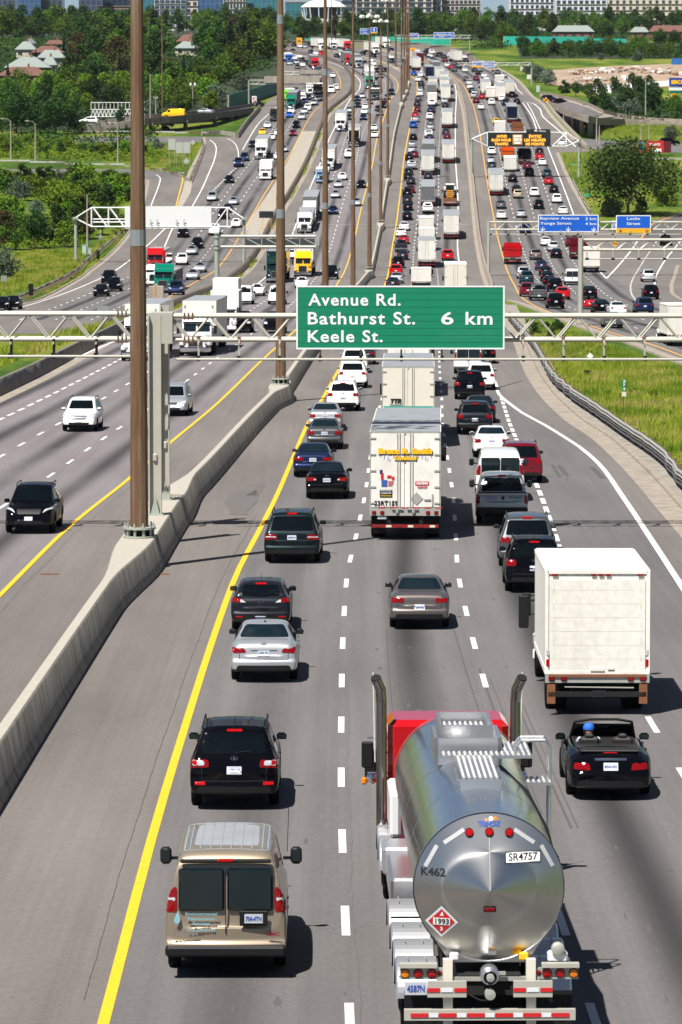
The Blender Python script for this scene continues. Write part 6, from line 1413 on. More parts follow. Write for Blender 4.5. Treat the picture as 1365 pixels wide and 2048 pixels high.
hero('minivan', 'greenblack', 586, 1124, 'dark green-grey minivan with roof rails on the yellow line side', brake=1.68, badge=1.06, wiper=True, tl=[(.50, .84), (.95, .82), (.94, 1.02), (.54, 1.0)], tlc=[(.54, .90), (.90, .90), (.90, .935), (.54, .935)], plt='ARKM 614', pl=(.90,))
hero('sedan', 'black', 655, 997, 'black sedan nearest the camera in the queue by the yellow line', badge=.97, tl=[(.42, .78), (.80, .76), (.82, .93), (.44, .90)], tlc=[(.44, .80), (.54, .80), (.54, .85), (.44, .85)], plt='BMKP 909')
hero('sedan', 'navy', 627, 954, 'dark blue sedan half behind the nearest black sedan', badge=.97, tl=[(.42, .78), (.80, .76), (.82, .93), (.44, .90)], plt='AWTL 337', mirc='PAINT')
hero('sedan', 'bronze', 839, 1255, 'old bronze grey sedan alone in the middle lane', tl=[(.46, .80), (.82, .80), (.82, .93), (.46, .93)], plt='BHXY 582', pl=(.66,), tw=.2)
paint('silver'); van = hero('cargo_van', 'tan', 455, 1935, 'tan cargo van with painted sky reflection on roof, two dark rear windows, nearest left', mirc='black_plastic', dark=True, px=.46, pl=(1.0,), plt='704 4TN', tlc=[(.83, 1.27), (.96, 1.27), (.96, 1.33), (.83, 1.33)], tl=[(.80, 1.10), (.985, 1.08), (.955, 1.50), (.80, 1.50)])
v_ = [c for c in van.children]
for c in v_:
    if c.name.startswith('rear_window'): c.location.z = 0
mb = MB(); mb.box((.46, -1.165, 1.0), (.46, .03, .25), 'black_plastic', bev=.012); mb.build('plate_recess', van)
mb = MB(); mb.box((.46, -1.19, 1.0), (.30, .012, .15), 'plate_white'); mb.merge(box_face_text('704-4TN', .26, .075, .46, -1.20, 1.0, 'ink_blue')); mb.build('licence_plate', van)
mb = MB(); mb.box((0, -1.035, 1.93), (1.5, .10, .06), 'under_dark', bev=.02); mb.build('door_header', van); mb = MB(); mb.box((0, -1.09, 1.95), (.26, .07, .05), 'lamp_red_lit', bev=.01); mb.build('brake_light', van)
mb = MB()
for i, (s_, w_) in enumerate((('Environmental', .52), ('Maintenance', .44), ('Services', .28), ('416-555-0142', .46))): mb.merge(box_face_text(s_, w_, .045, -.40, -1.146, 1.07 - i * .08 - (.03 if i > 2 else 0), 'pale_blue_ink'))
mb.lathe([(0, .0), (.05, 0)], (0, 1, 0), (-.80, -1.146, .96), 'pale_blue_ink', 14); mb.add([(-.85, -1.146, .98), (-.75, -1.146, .98), (-.78, -1.135, 1.12)], [(0, 1, 2)], 'pale_blue_ink'); mb.build('door_lettering', van)
mb = MB(); mb.merge(box_face_text('GMC', .22, .06, .78, -1.172, .74, 'ink_maroon', .05)); mb.merge(box_face_text('SAVANA', .44, .05, -.66, -1.172, .74, 'chrome', .05)); mb.build('name_badge', van)
mb = MB(); mb.tube((.98, 2.6, 1.5), (1.02, 2.2, 2.55), .006, 'black_plastic', n=5); mb.build('antenna', van)

pk = hero('pickup_cap', 'silver', 1004, 1048, 'silver pickup with a matching cap and lettered tailgate', mirc='black_plastic', brake=1.87, plt='AB 84921', pl=(.62,), tl=[(.84, .84), (.985, .84), (.98, 1.17), (.85, 1.17)])
mb = MB(); mb.merge(box_face_text('Schneider', .52, .11, .50, -1.235, 1.10, 'sign_green', .03)); mb.merge(box_face_text('Electric', .30, .05, .60, -1.235, .97, 'sign_green', .03)); mb.merge(box_face_text('24 Hr Service', .44, .055, -.42, -1.235, 1.10, 'ink_blue')); mb.merge(box_face_text('1-800-265-3374', .48, .045, -.42, -1.235, 1.02, 'ink_blue')); mb.merge(box_face_text('schneider-electric.ca', 1.1, .035, .0, -1.235, .90, 'sign_green'))
mb.lathe([(.07, 0), (0, -.02)], (0, 1, 0), (.03, -1.235, 1.07), 'ink_black', 12); mb.build('tailgate_lettering', pk); mb = MB(); mb.box((0, -1.13, 1.275), (1.84, .12, .03), 'under_dark'); mb.box((0, -1.17, 1.20), (1.78, .04, .10), 'paint_silver', bev=.015); mb.build('tailgate_edge', pk); mb = MB(); mb.box((0, -1.22, .60), (1.96, .22, .20), 'black_plastic', bev=.04); mb.build('bumper', pk)
hero('minivan', 'grey', 1054, 1133, 'grey minivan right behind the silver pickup, roof rails on top', brake=1.68, wiper=True, plt='AXJR 118', badge=1.06)
hero('suv', 'black', 62, 1066, 'black suv with angled headlights, nearest on the oncoming express road', 'D', hl=[(.50, .78), (.88, .92), (.90, 1.02), (.60, .92)], gr=[(-.42, .74), (.42, .74), (.46, .92), (-.46, .92)], badge=None, plt='BSRT 407')
srx = hero('suv', 'white', 161, 863, 'white luxury suv with chrome grille and black roof rails, oncoming', 'D', gr=[(-.36, .66), (.36, .66), (.44, .86), (-.44, .86)], grm='chrome', hl=[(.60, .72), (.84, .72), (.86, .98), (.62, .94)], plt='BCAD 261', mirc='PAINT')
# convertible
cv = hero('convertible', 'black', 1216, 1590, 'black convertible with its top down, driver in a bright blue cap', refl=None, hand=.86, plt='BDLA 551', pl=(.72,), tl=[(.42, .64), (.78, .66), (.76, .79), (.46, .79)], mirc='PAINT')
def cabin(root):
    mb = MB(); mb.box((0, 1.15, .965), (1.36, 1.75, .05), 'cabin_dark', bev=.02); mb.build('cabin', root)
    for s in (-1, 1):
        b = MB(); b.box((s * .36, .72, 1.0), (.46, .18, .26), 'cabin_dark', bev=.06); b.box((s * .36, .70, 1.15), (.22, .10, .12), 'cabin_dark', bev=.05); b.build('seat', root, 30)
    mb = MB()
    pts = [(-.70, 1.98, .96), (-.62, 1.62, 1.34), (-.3, 1.56, 1.40), (.3, 1.56, 1.40), (.62, 1.62, 1.34), (.70, 1.98, .96)]; mb.path([Vector(p) for p in pts], .032, 'under_dark', n=6); mb.build('windshield_frame', root)
    mb = MB(); mb.add([(-.68, 2.0, .97), (.68, 2.0, .97), (.60, 1.62, 1.30), (-.60, 1.62, 1.30)], [(0, 1, 2, 3)], 'glass_blue'); mb.build('windshield', root)
    mb = MB(); mb.box((0, 1.66, 1.24), (.24, .05, .07), 'black_plastic', bev=.02); mb.build('rear_view_mirror', root)
    mb = MB(); mb.box((0, -.40, 1.0), (1.25, .55, .05), 'cabin_dark', bev=.02); mb.build('folded_top', root)
    mb = MB(); mb.box((0, -.80, .985), (.30, .03, .03), 'lamp_red_lit', bev=.01); mb.build('brake_light', root)
    mb = MB(); mb.lathe([(.07, -.0), (.065, .04)], (0, -1, 0), (-.3, -1.13, .36), 'chrome', 12); mb.lathe([(.07, -.0), (.065, .04)], (0, -1, 0), (.3, -1.13, .36), 'chrome', 12); mb.build('exhaust_tip', root)
mat('cabin_dark', (.012, .011, .010), .6); mat('cap_blue', (.01, .13, .62), .7); mat('shirt_pale', (.45, .5, .55), .8); mat('hair_dark', (.03, .02, .015), .9)
cabin(cv)
def skin_body(name, joints, edges, m, parent, lvl=2):
    me = bpy.data.meshes.new('t'); me.from_pydata([j[:3] for j in joints], edges, []); o = bpy.data.objects.new('t', me); COL.objects.link(o); o.modifiers.new('k', 'SKIN')
    for i, j in enumerate(joints): v = me.skin_vertices[0].data[i]; v.radius = (j[3], j[4] if len(j) > 4 else j[3]); v.use_root = (i == 0)
    md = o.modifiers.new('s', 'SUBSURF'); md.levels = lvl; md.render_levels = lvl; dg = bpy.context.evaluated_depsgraph_get(); dg.update(); m2 = bpy.data.meshes.new_from_object(o.evaluated_get(dg)); bpy.data.objects.remove(o)
    m2.materials.clear(); m2.materials.append(MATS[m]); m2.polygons.foreach_set('material_index', [0] * len(m2.polygons)); m2.polygons.foreach_set('use_smooth', [True] * len(m2.polygons)); m2.name = name; return link(name, m2, parent)
def driver(M):
    root = bpy.data.objects.new('person', None); COL.objects.link(root); root.matrix_world = M; tag(root, 'driver in a blue cap and pale shirt seated in the black convertible', 'person')
    # hips, belly, chest, neck, head; shoulders, elbows, hands on the wheel
    J = [(-.36, .88, .55, .16, .12), (-.36, .84, .78, .15, .11), (-.36, .82, 1.00, .17, .11), (-.36, .83, 1.13, .055), (-.36, .86, 1.25, .085, .10), (-.36, .87, 1.33, .07, .085),
         (-.55, .84, 1.05, .06), (-.60, 1.08, .90, .045), (-.50, 1.34, 1.0, .032), (-.17, .84, 1.05, .06), (-.13, 1.08, .90, .045), (-.22, 1.34, 1.0, .032), (-.46, 1.2, .6, .075), (-.26, 1.2, .6, .075), (-.46, 1.5, .45, .05), (-.26, 1.5, .45, .05)]
    b = skin_body('body', J, [(0, 1), (1, 2), (2, 3), (3, 4), (4, 5), (2, 6), (6, 7), (7, 8), (2, 9), (9, 10), (10, 11), (0, 12), (12, 14), (0, 13), (13, 15)], 'skin', root)
    for x in (-.50, -.22):
        for k in range(5):
            J2 = [(x + (k - 2) * .018, 1.34, 1.0, .011), (x + (k - 2) * .02, 1.385 + .01 * (2 - abs(k - 2)), 1.01, .009), (x + (k - 2) * .019, 1.395, .975, .008)]
            skin_body('finger', J2, [(0, 1), (1, 2)], 'skin', root, 1)
    K = [(-.36, .88, .60, .17, .13), (-.36, .84, .80, .16, .12), (-.36, .82, 1.0, .18, .12), (-.36, .83, 1.09, .09), (-.56, .84, 1.05, .072), (-.59, .98, .97, .06), (-.16, .84, 1.05, .072), (-.13, .98, .97, .06)]
    skin_body('shirt', K, [(0, 1), (1, 2), (2, 3), (2, 4), (4, 5), (2, 6), (6, 7)], 'shirt_pale', root)
    mb = MB(); mb.lathe([(.118, 1.27), (.122, 1.31), (.105, 1.37), (.06, 1.405), (0, 1.412)], (0, 0, 1), (-.36, .87, 0), 'cap_blue', 20); mb.add([(-.45, .96, 1.30), (-.27, .96, 1.30), (-.29, 1.06, 1.285), (-.36, 1.08, 1.285), (-.43, 1.06, 1.285)], [(0, 1, 2, 3, 4)], 'cap_blue'); mb.build('cap', root, 60)
    mb = MB(); mb.lathe([(.102, 1.18), (.108, 1.22), (.112, 1.275)], (0, 0, 1), (-.36, .855, 0), 'hair_dark', 16, a0=math.pi * .9, a1=math.pi * 2.1); mb.build('hair', root, 60)
    mb = MB()
    for s in (-1, 1): mb.box((-.36 + s * .035, .955, 1.255), (.022, .01, .012), 'ink_black'); mb.box((-.36 + s * .09, .86, 1.24), (.02, .035, .06), 'skin', bev=.008)
    mb.box((-.36, .965, 1.23), (.02, .03, .035), 'skin', bev=.008); mb.box((-.36, .95, 1.195), (.05, .01, .01), 'ink_red'); mb.build('face', root)
driver(cv.matrix_world.copy())
# red convertible on the collector road
for o_ in [v['o'] for v in ALLV if v['kind'] == 'convertible' and v['col'] == 'red']:
    mb = MB(); mb.box((0, 1.15, .965), (1.36, 1.75, .06), 'cabin_dark'); mb.build('cabin', o_)
    for s in (-1, 1): mb = MB(); mb.box((s * .36, .72, 1.15), (.5, .2, .42), 'cabin_dark', bev=.06); mb.build('seat', o_)
    mb = MB(); mb.add([(-.68, 2.0, .97), (.68, 2.0, .97), (.60, 1.62, 1.30), (-.60, 1.62, 1.30)], [(0, 1, 2, 3)], 'glass_blue'); mb.build('windshield', o_)
# the white reefer trailer
def sticker(root, name, boxes=(), texts=(), y=0):
    mb = MB()
    for (x, z, w_, h, m) in boxes: mb.box((x, y - .003, z), (w_, .008, h), m)
    for (s, w_, h, x, z, m, *r) in texts: mb.merge(box_face_text(s, w_, h, x, y - .012, z, m, *(r or (.03,))))
    return mb.build(name, root)
tr = place('E', 'semi', 'white', 811.5, 1075, lod=2, p2='box_white', label='white box trailer with yellow icicle lettering and unit number 53RT159', kw=dict(rm=True, zt=4.0)); yd = -1.648
sticker(tr, 'company_lettering', [(-.0, 3.165, 1.95, .03, 'ink_blue')] + [(-.9 + i * .115 + .02 * (i % 3), 3.10 - .05 * (i % 4), .016, .08 + .09 * ((i * 7) % 5) / 4, 'ink_blue') for i in range(17)], [('Bruce R. Smith', 2.0, .20, .02, 3.26, 'ink_black', .10), ('Limited', .82, .15, .03, 3.01, 'ink_black', .10)], yd)
sticker(tr, 'company_lettering', [], [('Bruce R. Smith', 1.97, .19, 0, 3.28, 'sign_amber2', .10), ('Limited', .80, .14, .01, 3.03, 'sign_amber2', .10)], yd - .012)
sticker(tr, 'flag_map_sticker', [(-.88, 2.52, .10, .14, 'ink_navy'), (-.84, 2.36, .10, .24, 'ink_red'), (-.76, 2.10, .22, .24, 'flag_blue'), (-.52, 2.16, .20, .03, 'ink_red'), (-.52, 2.09, .20, .03, 'ink_red'), (-.54, 2.02, .16, .03, 'ink_red'), (-.58, 2.34, .16, .10, 'ink_red'), (-.44, 2.28, .09, .12, 'ink_red')], [], yd)
sticker(tr, 'caution_sticker', [(.62, 2.10, .50, .14, 'ink_red')], [('CAUTION', .42, .085, .62, 2.10, 'sign_white', .08), ('THIS VEHICLE MAKES', .38, .032, .62, 1.99, 'ink_red'), ('WIDE RIGHT TURNS', .34, .032, .62, 1.94, 'ink_red')], yd)
sticker(tr, 'hiring_sticker', [(-.70, 1.72, .46, .27, 'ink_black'), (-.70, 1.82, .42, .05, 'sign_green')], [('NOW HIRING', .38, .03, -.70, 1.82, 'sign_white'), ('(416)555-0199', .38, .05, -.70, 1.73, 'sign_white'), ('DRIVERS WANTED', .38, .045, -.70, 1.64, 'sign_amber2')], yd)
sticker(tr, 'unit_number', [], [('53RT159', .86, .17, -.70, 1.37, 'ink_black', .03)], yd)
mb = MB(); k_ = .24; mb.prism([(.42 - k_, 1.54), (.42, 1.54 - k_), (.42 + k_, 1.54), (.42, 1.54 + k_)], yd - .012, yd, 'galvanised'); mb.build('placard_holder', tr); sticker(tr, 'reflective_tape', [(-1.05 + .42 * i * 1.0 + .2, 1.20, .26, .03, 'ink_red') for i in range(6)], [], yd)
mb = MB()
for s in (-1, 1): mb.box((s * .28, yd - .05, 1.16), (.42, .04, .04), 'galvanised', rz=0, rx=0); mb.box((s * .30, yd - .06, 1.10), (.10, .05, .16), 'galvanised')
mb.build('door_latch', tr); mb = MB(); mb.box((.82, yd - .01, 1.50), (.24, .03, .05), 'galvanised'); mb.box((1.0, yd - .01, 1.5), (.05, .03, .42), 'galvanised'); mb.build('vent_door_latch', tr)
mb = MB(); mb.box((-.85, -1.60, .86), (.32, .02, .16), 'plate_white'); mb.build('licence_plate', tr)
sticker(tr, 'reflective_tape', [(-1.0 + .40 * i, .52, .2, .08, 'box_cream' if i % 2 else 'bar_red') for i in range(6)], [], -1.635)

tt = place('E', 'semi', 'white', 817, 893, lod=2, p2='box_cream', label='cream box trailer with a green stripe, directly ahead of the 53RT159 trailer', kw=dict(rm=True, zt=4.02))
sticker(tt, 'company_lettering', [(0, 2.02, 2.42, .11, 'teal_light')], [('TTR', .56, .19, -.60, 2.33, 'ink_black', .12, .25), ('TRANSPORT', .66, .05, -.60, 2.14, 'ink_black')], yd); sticker(tt, 'unit_number', [], [('53', .2, .16, -.36, 1.82, 'ink_black', .04)], yd)
# white box truck at the right
bx = place('E', 'box_truck', 'white', 1188, 1418, lod=2, p2='box_white', label='large plain white box truck with rolled rear door and rusty bumper frame', kw=dict(zt=3.58, L=6.0, W=2.56, z0=1.02)); yd = -1.5
mb = MB()
for x in (-1.05, -.10, .08, .26, 1.05): mb.box((x, yd - .045, 3.47), (.15 if abs(x) > 1 else .13, .03, .05), 'lamp_red', bev=.01)
mb.build('marker_lights', bx); mb = MB()
for i in range(6): mb.box((0, yd - .037, 1.40 + i * .34), (2.3, .002, .004), 'box_cream')
for x in (-1.07, 1.07):
    for i in range(5):
        for k in range(4): mb.box((x, yd - .038, 1.36 + i * .42 + k * .035), (.014, .006, .010), 'roof_grey')
mb.build('door_rivets', bx)
for s in (-1, 1):
    mb = MB(); mb.box((s * 1.215, yd - .035, 1.30), (.085, .04, .18), 'lamp_red_lit', bev=.02); mb.build('tail_light', bx); mb = MB(); mb.box((s * 1.215, yd - .035, 1.55), (.08, .04, .16), 'lamp_clear', bev=.02); mb.build('reverse_light', bx)
    mb = MB(); mb.box((s * 1.13, yd + .03, .62), (.2, .12, .66), 'rust_frame'); mb.build('corner_guard', bx); mb = MB(); mb.box((s * 1.55, 4.95, 1.9), (.26, .14, .85), 'black_plastic', bev=.03); mb.tube((s * 1.2, 4.95, 2.2), (s * 1.55, 4.95, 2.2), .03, 'black_plastic'); mb.build('mirror', bx)
mb = MB(); mb.box((0, yd - .02, .985), (2.4, .14, .06), 'rust_frame'); mb.box((0, yd + .06, .80), (2.1, .06, .05), 'black_plastic'); mb.tube((-.8, yd, .70), (.9, yd, .68), .018, 'galvanised', n=5); mb.build('lift_frame', bx)
mb = MB(); mb.box((.04, yd + .1, .52), (.34, .02, .16), 'plate_white'); mb.merge(box_face_text('9L 5972', .27, .08, .04, yd + .085, .52, 'ink_blue')); mb.build('licence_plate', bx); mb = MB(); mb.box((.0, yd - .05, 1.13), (.34, .04, .06), 'box_cream'); mb.box((.33, yd - .05, 1.16), (.16, .04, .05), 'box_cream'); mb.build('door_latch', bx)
# ---------------------------------------------------------------- the tanker
def tanker():
    g = gp(985, 2093); f = Vector((-.013, 1, (gz(85) - gz(65)) / 20)).normalized(); r = f.cross(Vector((0, 0, 1))).normalized(); u = r.cross(f); M = Matrix((r, f, u)).transposed().to_4x4(); M.translation = Vector((2.20, g.y, gz(g.y) + .03))
    T = empty('tank_truck', (0, 0, 0), label='polished steel tank truck with a red cab, nearest vehicle on the right', cat='tanker truck'); T.matrix_world = M
    R_, zc, y0, y1 = 1.10, 2.55, -.8, 10.9
    mb = MB(); mb.lathe([(R_, y0), (R_, y0 + 3), (R_, y0 + 6), (R_, y0 + 9), (R_, y1)], (0, 1, 0), (0, 0, zc), 'polished_tank', 96); mb.build('tank_shell', T, 40)
    mb = MB(); mb.lathe([(R_ + .035, y0 - .02), (R_ + .035, y0 + .05), (R_, y0 + .06)], (0, 1, 0), (0, 0, zc), 'aluminium', 96); mb.build('tank_ring', T, 40); mb = MB(); mb.lathe([(R_ + .02, y1 - .05), (R_ + .02, y1 + .03)], (0, 1, 0), (0, 0, zc), 'aluminium', 96)
    mb.build('tank_ring', T, 40)
    for k in (3.0, 6.0, 9.0): mb = MB(); mb.lathe([(R_ + .004, y0 + k), (R_ + .006, y0 + k + .02), (R_ + .004, y0 + k + .04)], (0, 1, 0), (0, 0, zc), 'aluminium', 72); mb.build('tank_ring', T, 40)
    mb = MB(); mb.lathe([(R_ + .02, y0), (R_ * .75, y0 - .12), (R_ * .5, y0 - .24), (R_ * .25, y0 - .357), (.004, y0 - .47)], (0, 1, 0), (0, 0, zc), 'brushed_tank_head', 96); mb.build('tank_head', T, 60); mb = MB(); mb.lathe([(R_, y1), (.02, y1 + .35)], (0, 1, 0), (0, 0, zc), 'brushed_tank_head', 48); mb.build('tank_head', T, 60)
    mb = MB(); mb.prism([(-1.02, zc - .46), (-.58, zc - 1.14), (.58, zc - 1.14), (1.02, zc - .46)], y0 + .01, y0 + 1.2, 'brushed_tank_head'); mb.build('tank_skirt', T)
    cone = lambda x, z, o=.012: Vector((x, y0 - .47 + .47 * min(1, math.hypot(x, z - zc) / R_) - o, z))
    def onhead(mb0, name, x, z, kids=None):
        """lay flat pieces (x,z plane, facing -y) on the cone"""
        out = MB(); out.f = mb0.f; out.m = mb0.m
        for v in mb0.v: q = cone(v[0] + x, v[2] + z); out.v.append((q.x, q.y + v[1], q.z))
        return out.build(name, T)
    for x in (-.30, 0, .30): mb = MB(); mb.lathe([(.055, 0), (.05, -.03), (0, -.035)], (0, 1, 0), (0, 0, 0), 'lamp_red_lit', 14); mb.lathe([(.065, 0), (.065, -.015), (.05, -.015)], (0, 1, 0), (0, 0, 0), 'under_dark', 14); onhead(mb, 'clearance_light', x, zc + .85 - abs(x) * .03)
    mb = MB(); mb.box((0, -.01, 0), (.19, .03, .08), 'under_dark', bev=.02); mb.box((0, -.03, 0), (.15, .02, .05), 'lamp_red_lit', bev=.01); onhead(mb, 'brake_light', 0, zc - .28)
    def grid(w_, h, m, n=8):
        g_ = MB()
        for i in range(n):
            for j in range(max(1, n // 3)): a = -w_/2 + w_*i/n; b = -w_/2 + w_*(i+1)/n; c = -h/2 + h*j/max(1, n//3); d = -h/2 + h*(j+1)/max(1, n//3); g_.quad((a, 0, c), (b, 0, c), (b, 0, d), (a, 0, d), m)
        return g_
    pl = grid(.52, .15, 'sign_white'); onhead(pl, 'number_plate', .50, zc + .48); fr = MB()
    for s in (-1, 1): fr.box((0, -.004, s * .078), (.54, .008, .012), 'ink_black'); fr.box((s * .265, -.004, 0), (.012, .008, .15), 'ink_black')
    onhead(fr, 'number_plate_frame', .50, zc + .48)
    t = text_mesh('SR4757', .15, 'ink_black', bold=.003, width=.44, ext=.001); onhead(t, 'lettering', .50, zc + .48)
    t = text_mesh('K462', .17, 'ink_black', bold=.004, width=.36, ext=.001); onhead(t, 'lettering', -.84, zc + .24)
    t = text_mesh('TREMCAR', .085, 'ink_blue', bold=.004, width=.33, ext=.001); onhead(t, 'lettering', .0, zc + .955); b = MB(); b.box((0, 0, 0), (.34, .004, .012), 'ink_blue'); onhead(b, 'maker_mark', 0, zc + .995)
    b = MB(); b.lathe([(.035, 0), (0, -.004)], (0, 1, 0), (.03, 0, 0), 'reflector_white', 10); b.lathe([(.03, 0), (0, -.004)], (0, 1, 0), (-.04, 0, -.02), 'skin', 10); b.lathe([(.03, 0), (0, -.004)], (0, 1, 0), (.09, 0, .0), 'lamp_amber', 10); onhead(b, 'maker_mark', 0, zc + 1.035)
    for (a, rr) in ((56, .94), (124, .94), (29, .99), (151, .99)):
        a = R(a); b = MB(); c = Vector((math.cos(a), 0, math.sin(a))) * rr; tdir = Vector((-math.sin(a), 0, math.cos(a)))
        for i in range(4):
            p0 = tdir * (-.18 + .09 * i); p1 = tdir * (-.09 + .09 * i); n_ = Vector((c.x, 0, c.z)).normalized() * .03; b.quad(p0 - n_, p1 - n_, p1 + n_, p0 + n_, 'strip_grey')
        onhead(b, 'reflective_strip', c.x, zc + c.z)
    k = .245; b = MB()
    def dia(k, m, y): b.add([(-k, y, 0), (0, y, -k), (k, y, 0), (0, y, k)], [(0, 1, 2, 3)], m)
    dia(k, 'reflector_white', -.006); dia(k * .80, 'ink_red', -.010); b.box((0, -.012, 0), (.25, .006, .11), 'sign_white')
    t = text_mesh('1993', .115, 'ink_black', bold=.002, width=.20, ext=.001); b.merge(t, Matrix.Translation((0, -.018, 0))); t = text_mesh('3', .08, 'sign_white', bold=.004, width=.04, ext=.001); b.merge(t, Matrix.Translation((0, -.014, -.12)))
    b.add([(-.03, -.013, .09), (.03, -.013, .09), (.01, -.013, .16)], [(0, 1, 2)], 'sign_white'); onhead(b, 'hazard_placard', -.71, zc - .50)
    for x, z, m in ((.05, -.97, 'sign_white'), (.42, -.97, 'sign_amber2')): b = MB(); b.box((0, -.004, 0), (.12, .01, .10), m); b.box((0, -.006, .045), (.12, .01, .02), 'orange_frame'); onhead(b, 'small_sticker', x, zc + z)
    b = MB(); b.box((0, -.0, 0), (.008, .006, 1.9), 'under_dark');
    s_ = MB(); n = 10
    for sgn in (-1, 1):
        for i in range(n): a_ = .02 + i * 1.04 / n; c_ = a_ + 1.04 / n; s_.quad((-.005, 0, sgn * a_), (.005, 0, sgn * a_), (.005, 0, sgn * c_), (-.005, 0, sgn * c_), 'galvanised')
    onhead(s_, 'head_seam', 0, zc)
    # walkway and manhole boxes on top
    zt = zc + R_
    def tread(x0, x1, ya, yb, z, name='walkway'):
        mb = MB(); mb.box(((x0 + x1) / 2, (ya + yb) / 2, z), (x1 - x0, yb - ya, .05), 'aluminium')
        n = max(2, int((x1 - x0) / .085))
        for i in range(n): mb.tube((x0 + (i + .5) * (x1 - x0) / n, ya + .01, z + .035), (x0 + (i + .5) * (x1 - x0) / n, yb - .01, z + .035), .022, 'tread_white', n=6)
        mb.build(name, T)
    mb = MB(); mb.prism([(-.36, zt + .14), (.36, zt + .14), (.28, zt - .22), (-.28, zt - .22)], 1.85, 1.9, 'aluminium'); mb.prism([(-.34, zt + .12), (-.28, zt - .2), (-.28, zt - .22), (-.36, zt + .12)], 1.85, 3.4, 'aluminium'); mb.prism([(.34, zt + .12), (.36, zt + .12), (.28, zt - .22), (.28, zt - .2)], 1.85, 3.4, 'aluminium'); mb.build('walkway_support', T)
    tread(-.30, .30, 1.95, 4.4, zt + .12); tread(-.52, .95, 4.4, 4.75, zt + .14, 'cross_step'); tread(.50, .95, 4.8, 5.9, zt + .14, 'side_step'); tread(-.36, .36, 7.3, 8.7, zt + .12)
    mb = MB(); z_ = zt + .14
    for (x0, x1, ya, yb) in ((-.60, .50, 5.2, 5.26), (-.60, .50, 6.84, 6.9), (-.60, -.54, 5.2, 6.9), (.44, .50, 5.2, 6.9)): mb.box(((x0 + x1) / 2, (ya + yb) / 2, z_ - .02), (x1 - x0, yb - ya, .44), 'aluminium')
    for (x0, x1, ya, yb) in ((-.45, .45, 8.85, 8.9), (-.45, -.40, 7.1, 8.9), (.40, .45, 7.1, 8.9)): mb.box(((x0 + x1) / 2, (ya + yb) / 2, z_ - .03), (x1 - x0, yb - ya, .40), 'aluminium')
    mb.build('spill_dam', T); mb = MB(); mb.lathe([(.26, 0), (.27, .12), (.20, .17), (0, .19)], (0, 0, 1), (-.05, 6.0, zt + .0), 'aluminium', 24); mb.build('manhole_lid', T, 35)
    # ladder and handrail on the right side
    mb = MB()
    for yy in (4.5, 4.9): mb.path([(.70, yy, zt + .10), (.70, yy, zt + .30), (.78, yy, zt + .40), (1.16, yy, zt + .40), (1.24, yy, zt + .30), (1.24, yy, 1.8)], .028, 'aluminium', n=6)
    for k in range(6): mb.tube((1.24, 4.5, 1.9 + k * .28), (1.24, 4.9, 1.9 + k * .28), .018, 'aluminium', n=5)
    mb.build('ladder', T, 40); tread(.85, 1.28, 4.4, 4.95, zt - .30, 'ladder_step')
    mb = MB(); mb.path([(.45, 4.9, zt - .08), (.85, 4.0, zt - .38), (1.06, 2.4, zc + .38), (1.13, .6, zc - .05)], .035, 'black_plastic', n=6); mb.build('hose', T, 40)
    # rear running gear
    mb = MB()
    for s in (-1, 1): mb.box((s * .62, -1.00, 1.2), (.14, .16, .6), 'box_cream'); mb.box((s * .62, -1.10, .62), (.14, .14, .75), 'box_cream')
    mb.build('bar_upright', T); mb = MB(); mb.box((0, -1.20, .70), (2.55, .12, .16), 'gantry_steel'); mb.build('underride_bar', T); mb = MB()
    for i in range(6): mb.box((-1.05 + i * .42, -1.27, .70), (.26, .01, .06), 'ink_red'); mb.box((-.84 + i * .42, -1.27, .70), (.14, .01, .06), 'reflector_white') if i < 5 else None
    mb.build('reflective_tape', T)
    for s in (-1, 1):
        mb = MB(); mb.box((s * .64, -1.23, 1.09), (.58, .08, .24), 'gantry_steel'); mb.build('bumper_block', T); mb = MB()
        for k, m in ((-.20, 'ink_red'), (0, 'reflector_white'), (.20, 'ink_red')): mb.box((s * .64 + k, -1.275, 1.08), (.18, .012, .06), m)
        mb.build('reflective_tape', T)
        mb = MB(); mb.box((s * 1.0, -1.00, 1.28), (.66, .06, .17), 'galvanised'); mb.box((s * 1.06, -1.03, 1.41), (.56, .16, .06), 'gantry_steel'); mb.build('light_panel', T)
        for k, m in ((.26, 'lamp_amber'), (.06, 'lamp_red_lit'), (-.14, 'lamp_red_lit')): mb = MB(); mb.lathe([(.065, 0), (.06, -.03), (0, -.04)], (0, 1, 0), (s * (1.0 + k), -1.03, 1.29), m, 16); mb.lathe([(.072, 0), (.072, -.02), (.062, -.02)], (0, 1, 0), (s * (1.0 + k), -1.03, 1.29), 'under_dark', 16); mb.build('tail_light', T)
        mb = MB(); mb.lathe([(.04, 0), (0, -.02)], (0, 1, 0), (s * .74, -1.04, 1.29), 'lamp_red', 12); mb.build('side_light', T)
        mb = MB(); mb.box((s * .95, -.65, .55), (.62, .04, .8), 'black_plastic'); mb.build('mud_flap', T)
    mb = MB(); mb.box((-1.10, -1.09, 1.07), (.33, .02, .19), 'plate_white'); mb.merge(box_face_text('4587N', .26, .1, -1.10, -1.105, 1.07, 'ink_blue')); mb.build('licence_plate', T)
    mb = MB(); mb.lathe([(.14, -.1), (.14, .16), (.10, .18), (.10, .3)], (0, -1, 0), (0, -1.05, 1.28), 'aluminium', 20); mb.lathe([(.06, .16), (.06, .34), (.0, .35)], (0, -1, 0), (0, -1.05, 1.28), 'galvanised', 14); mb.box((.16, -1.10, 1.30), (.16, .05, .05), 'galvanised'); mb.build('outlet_valve', T, 35)
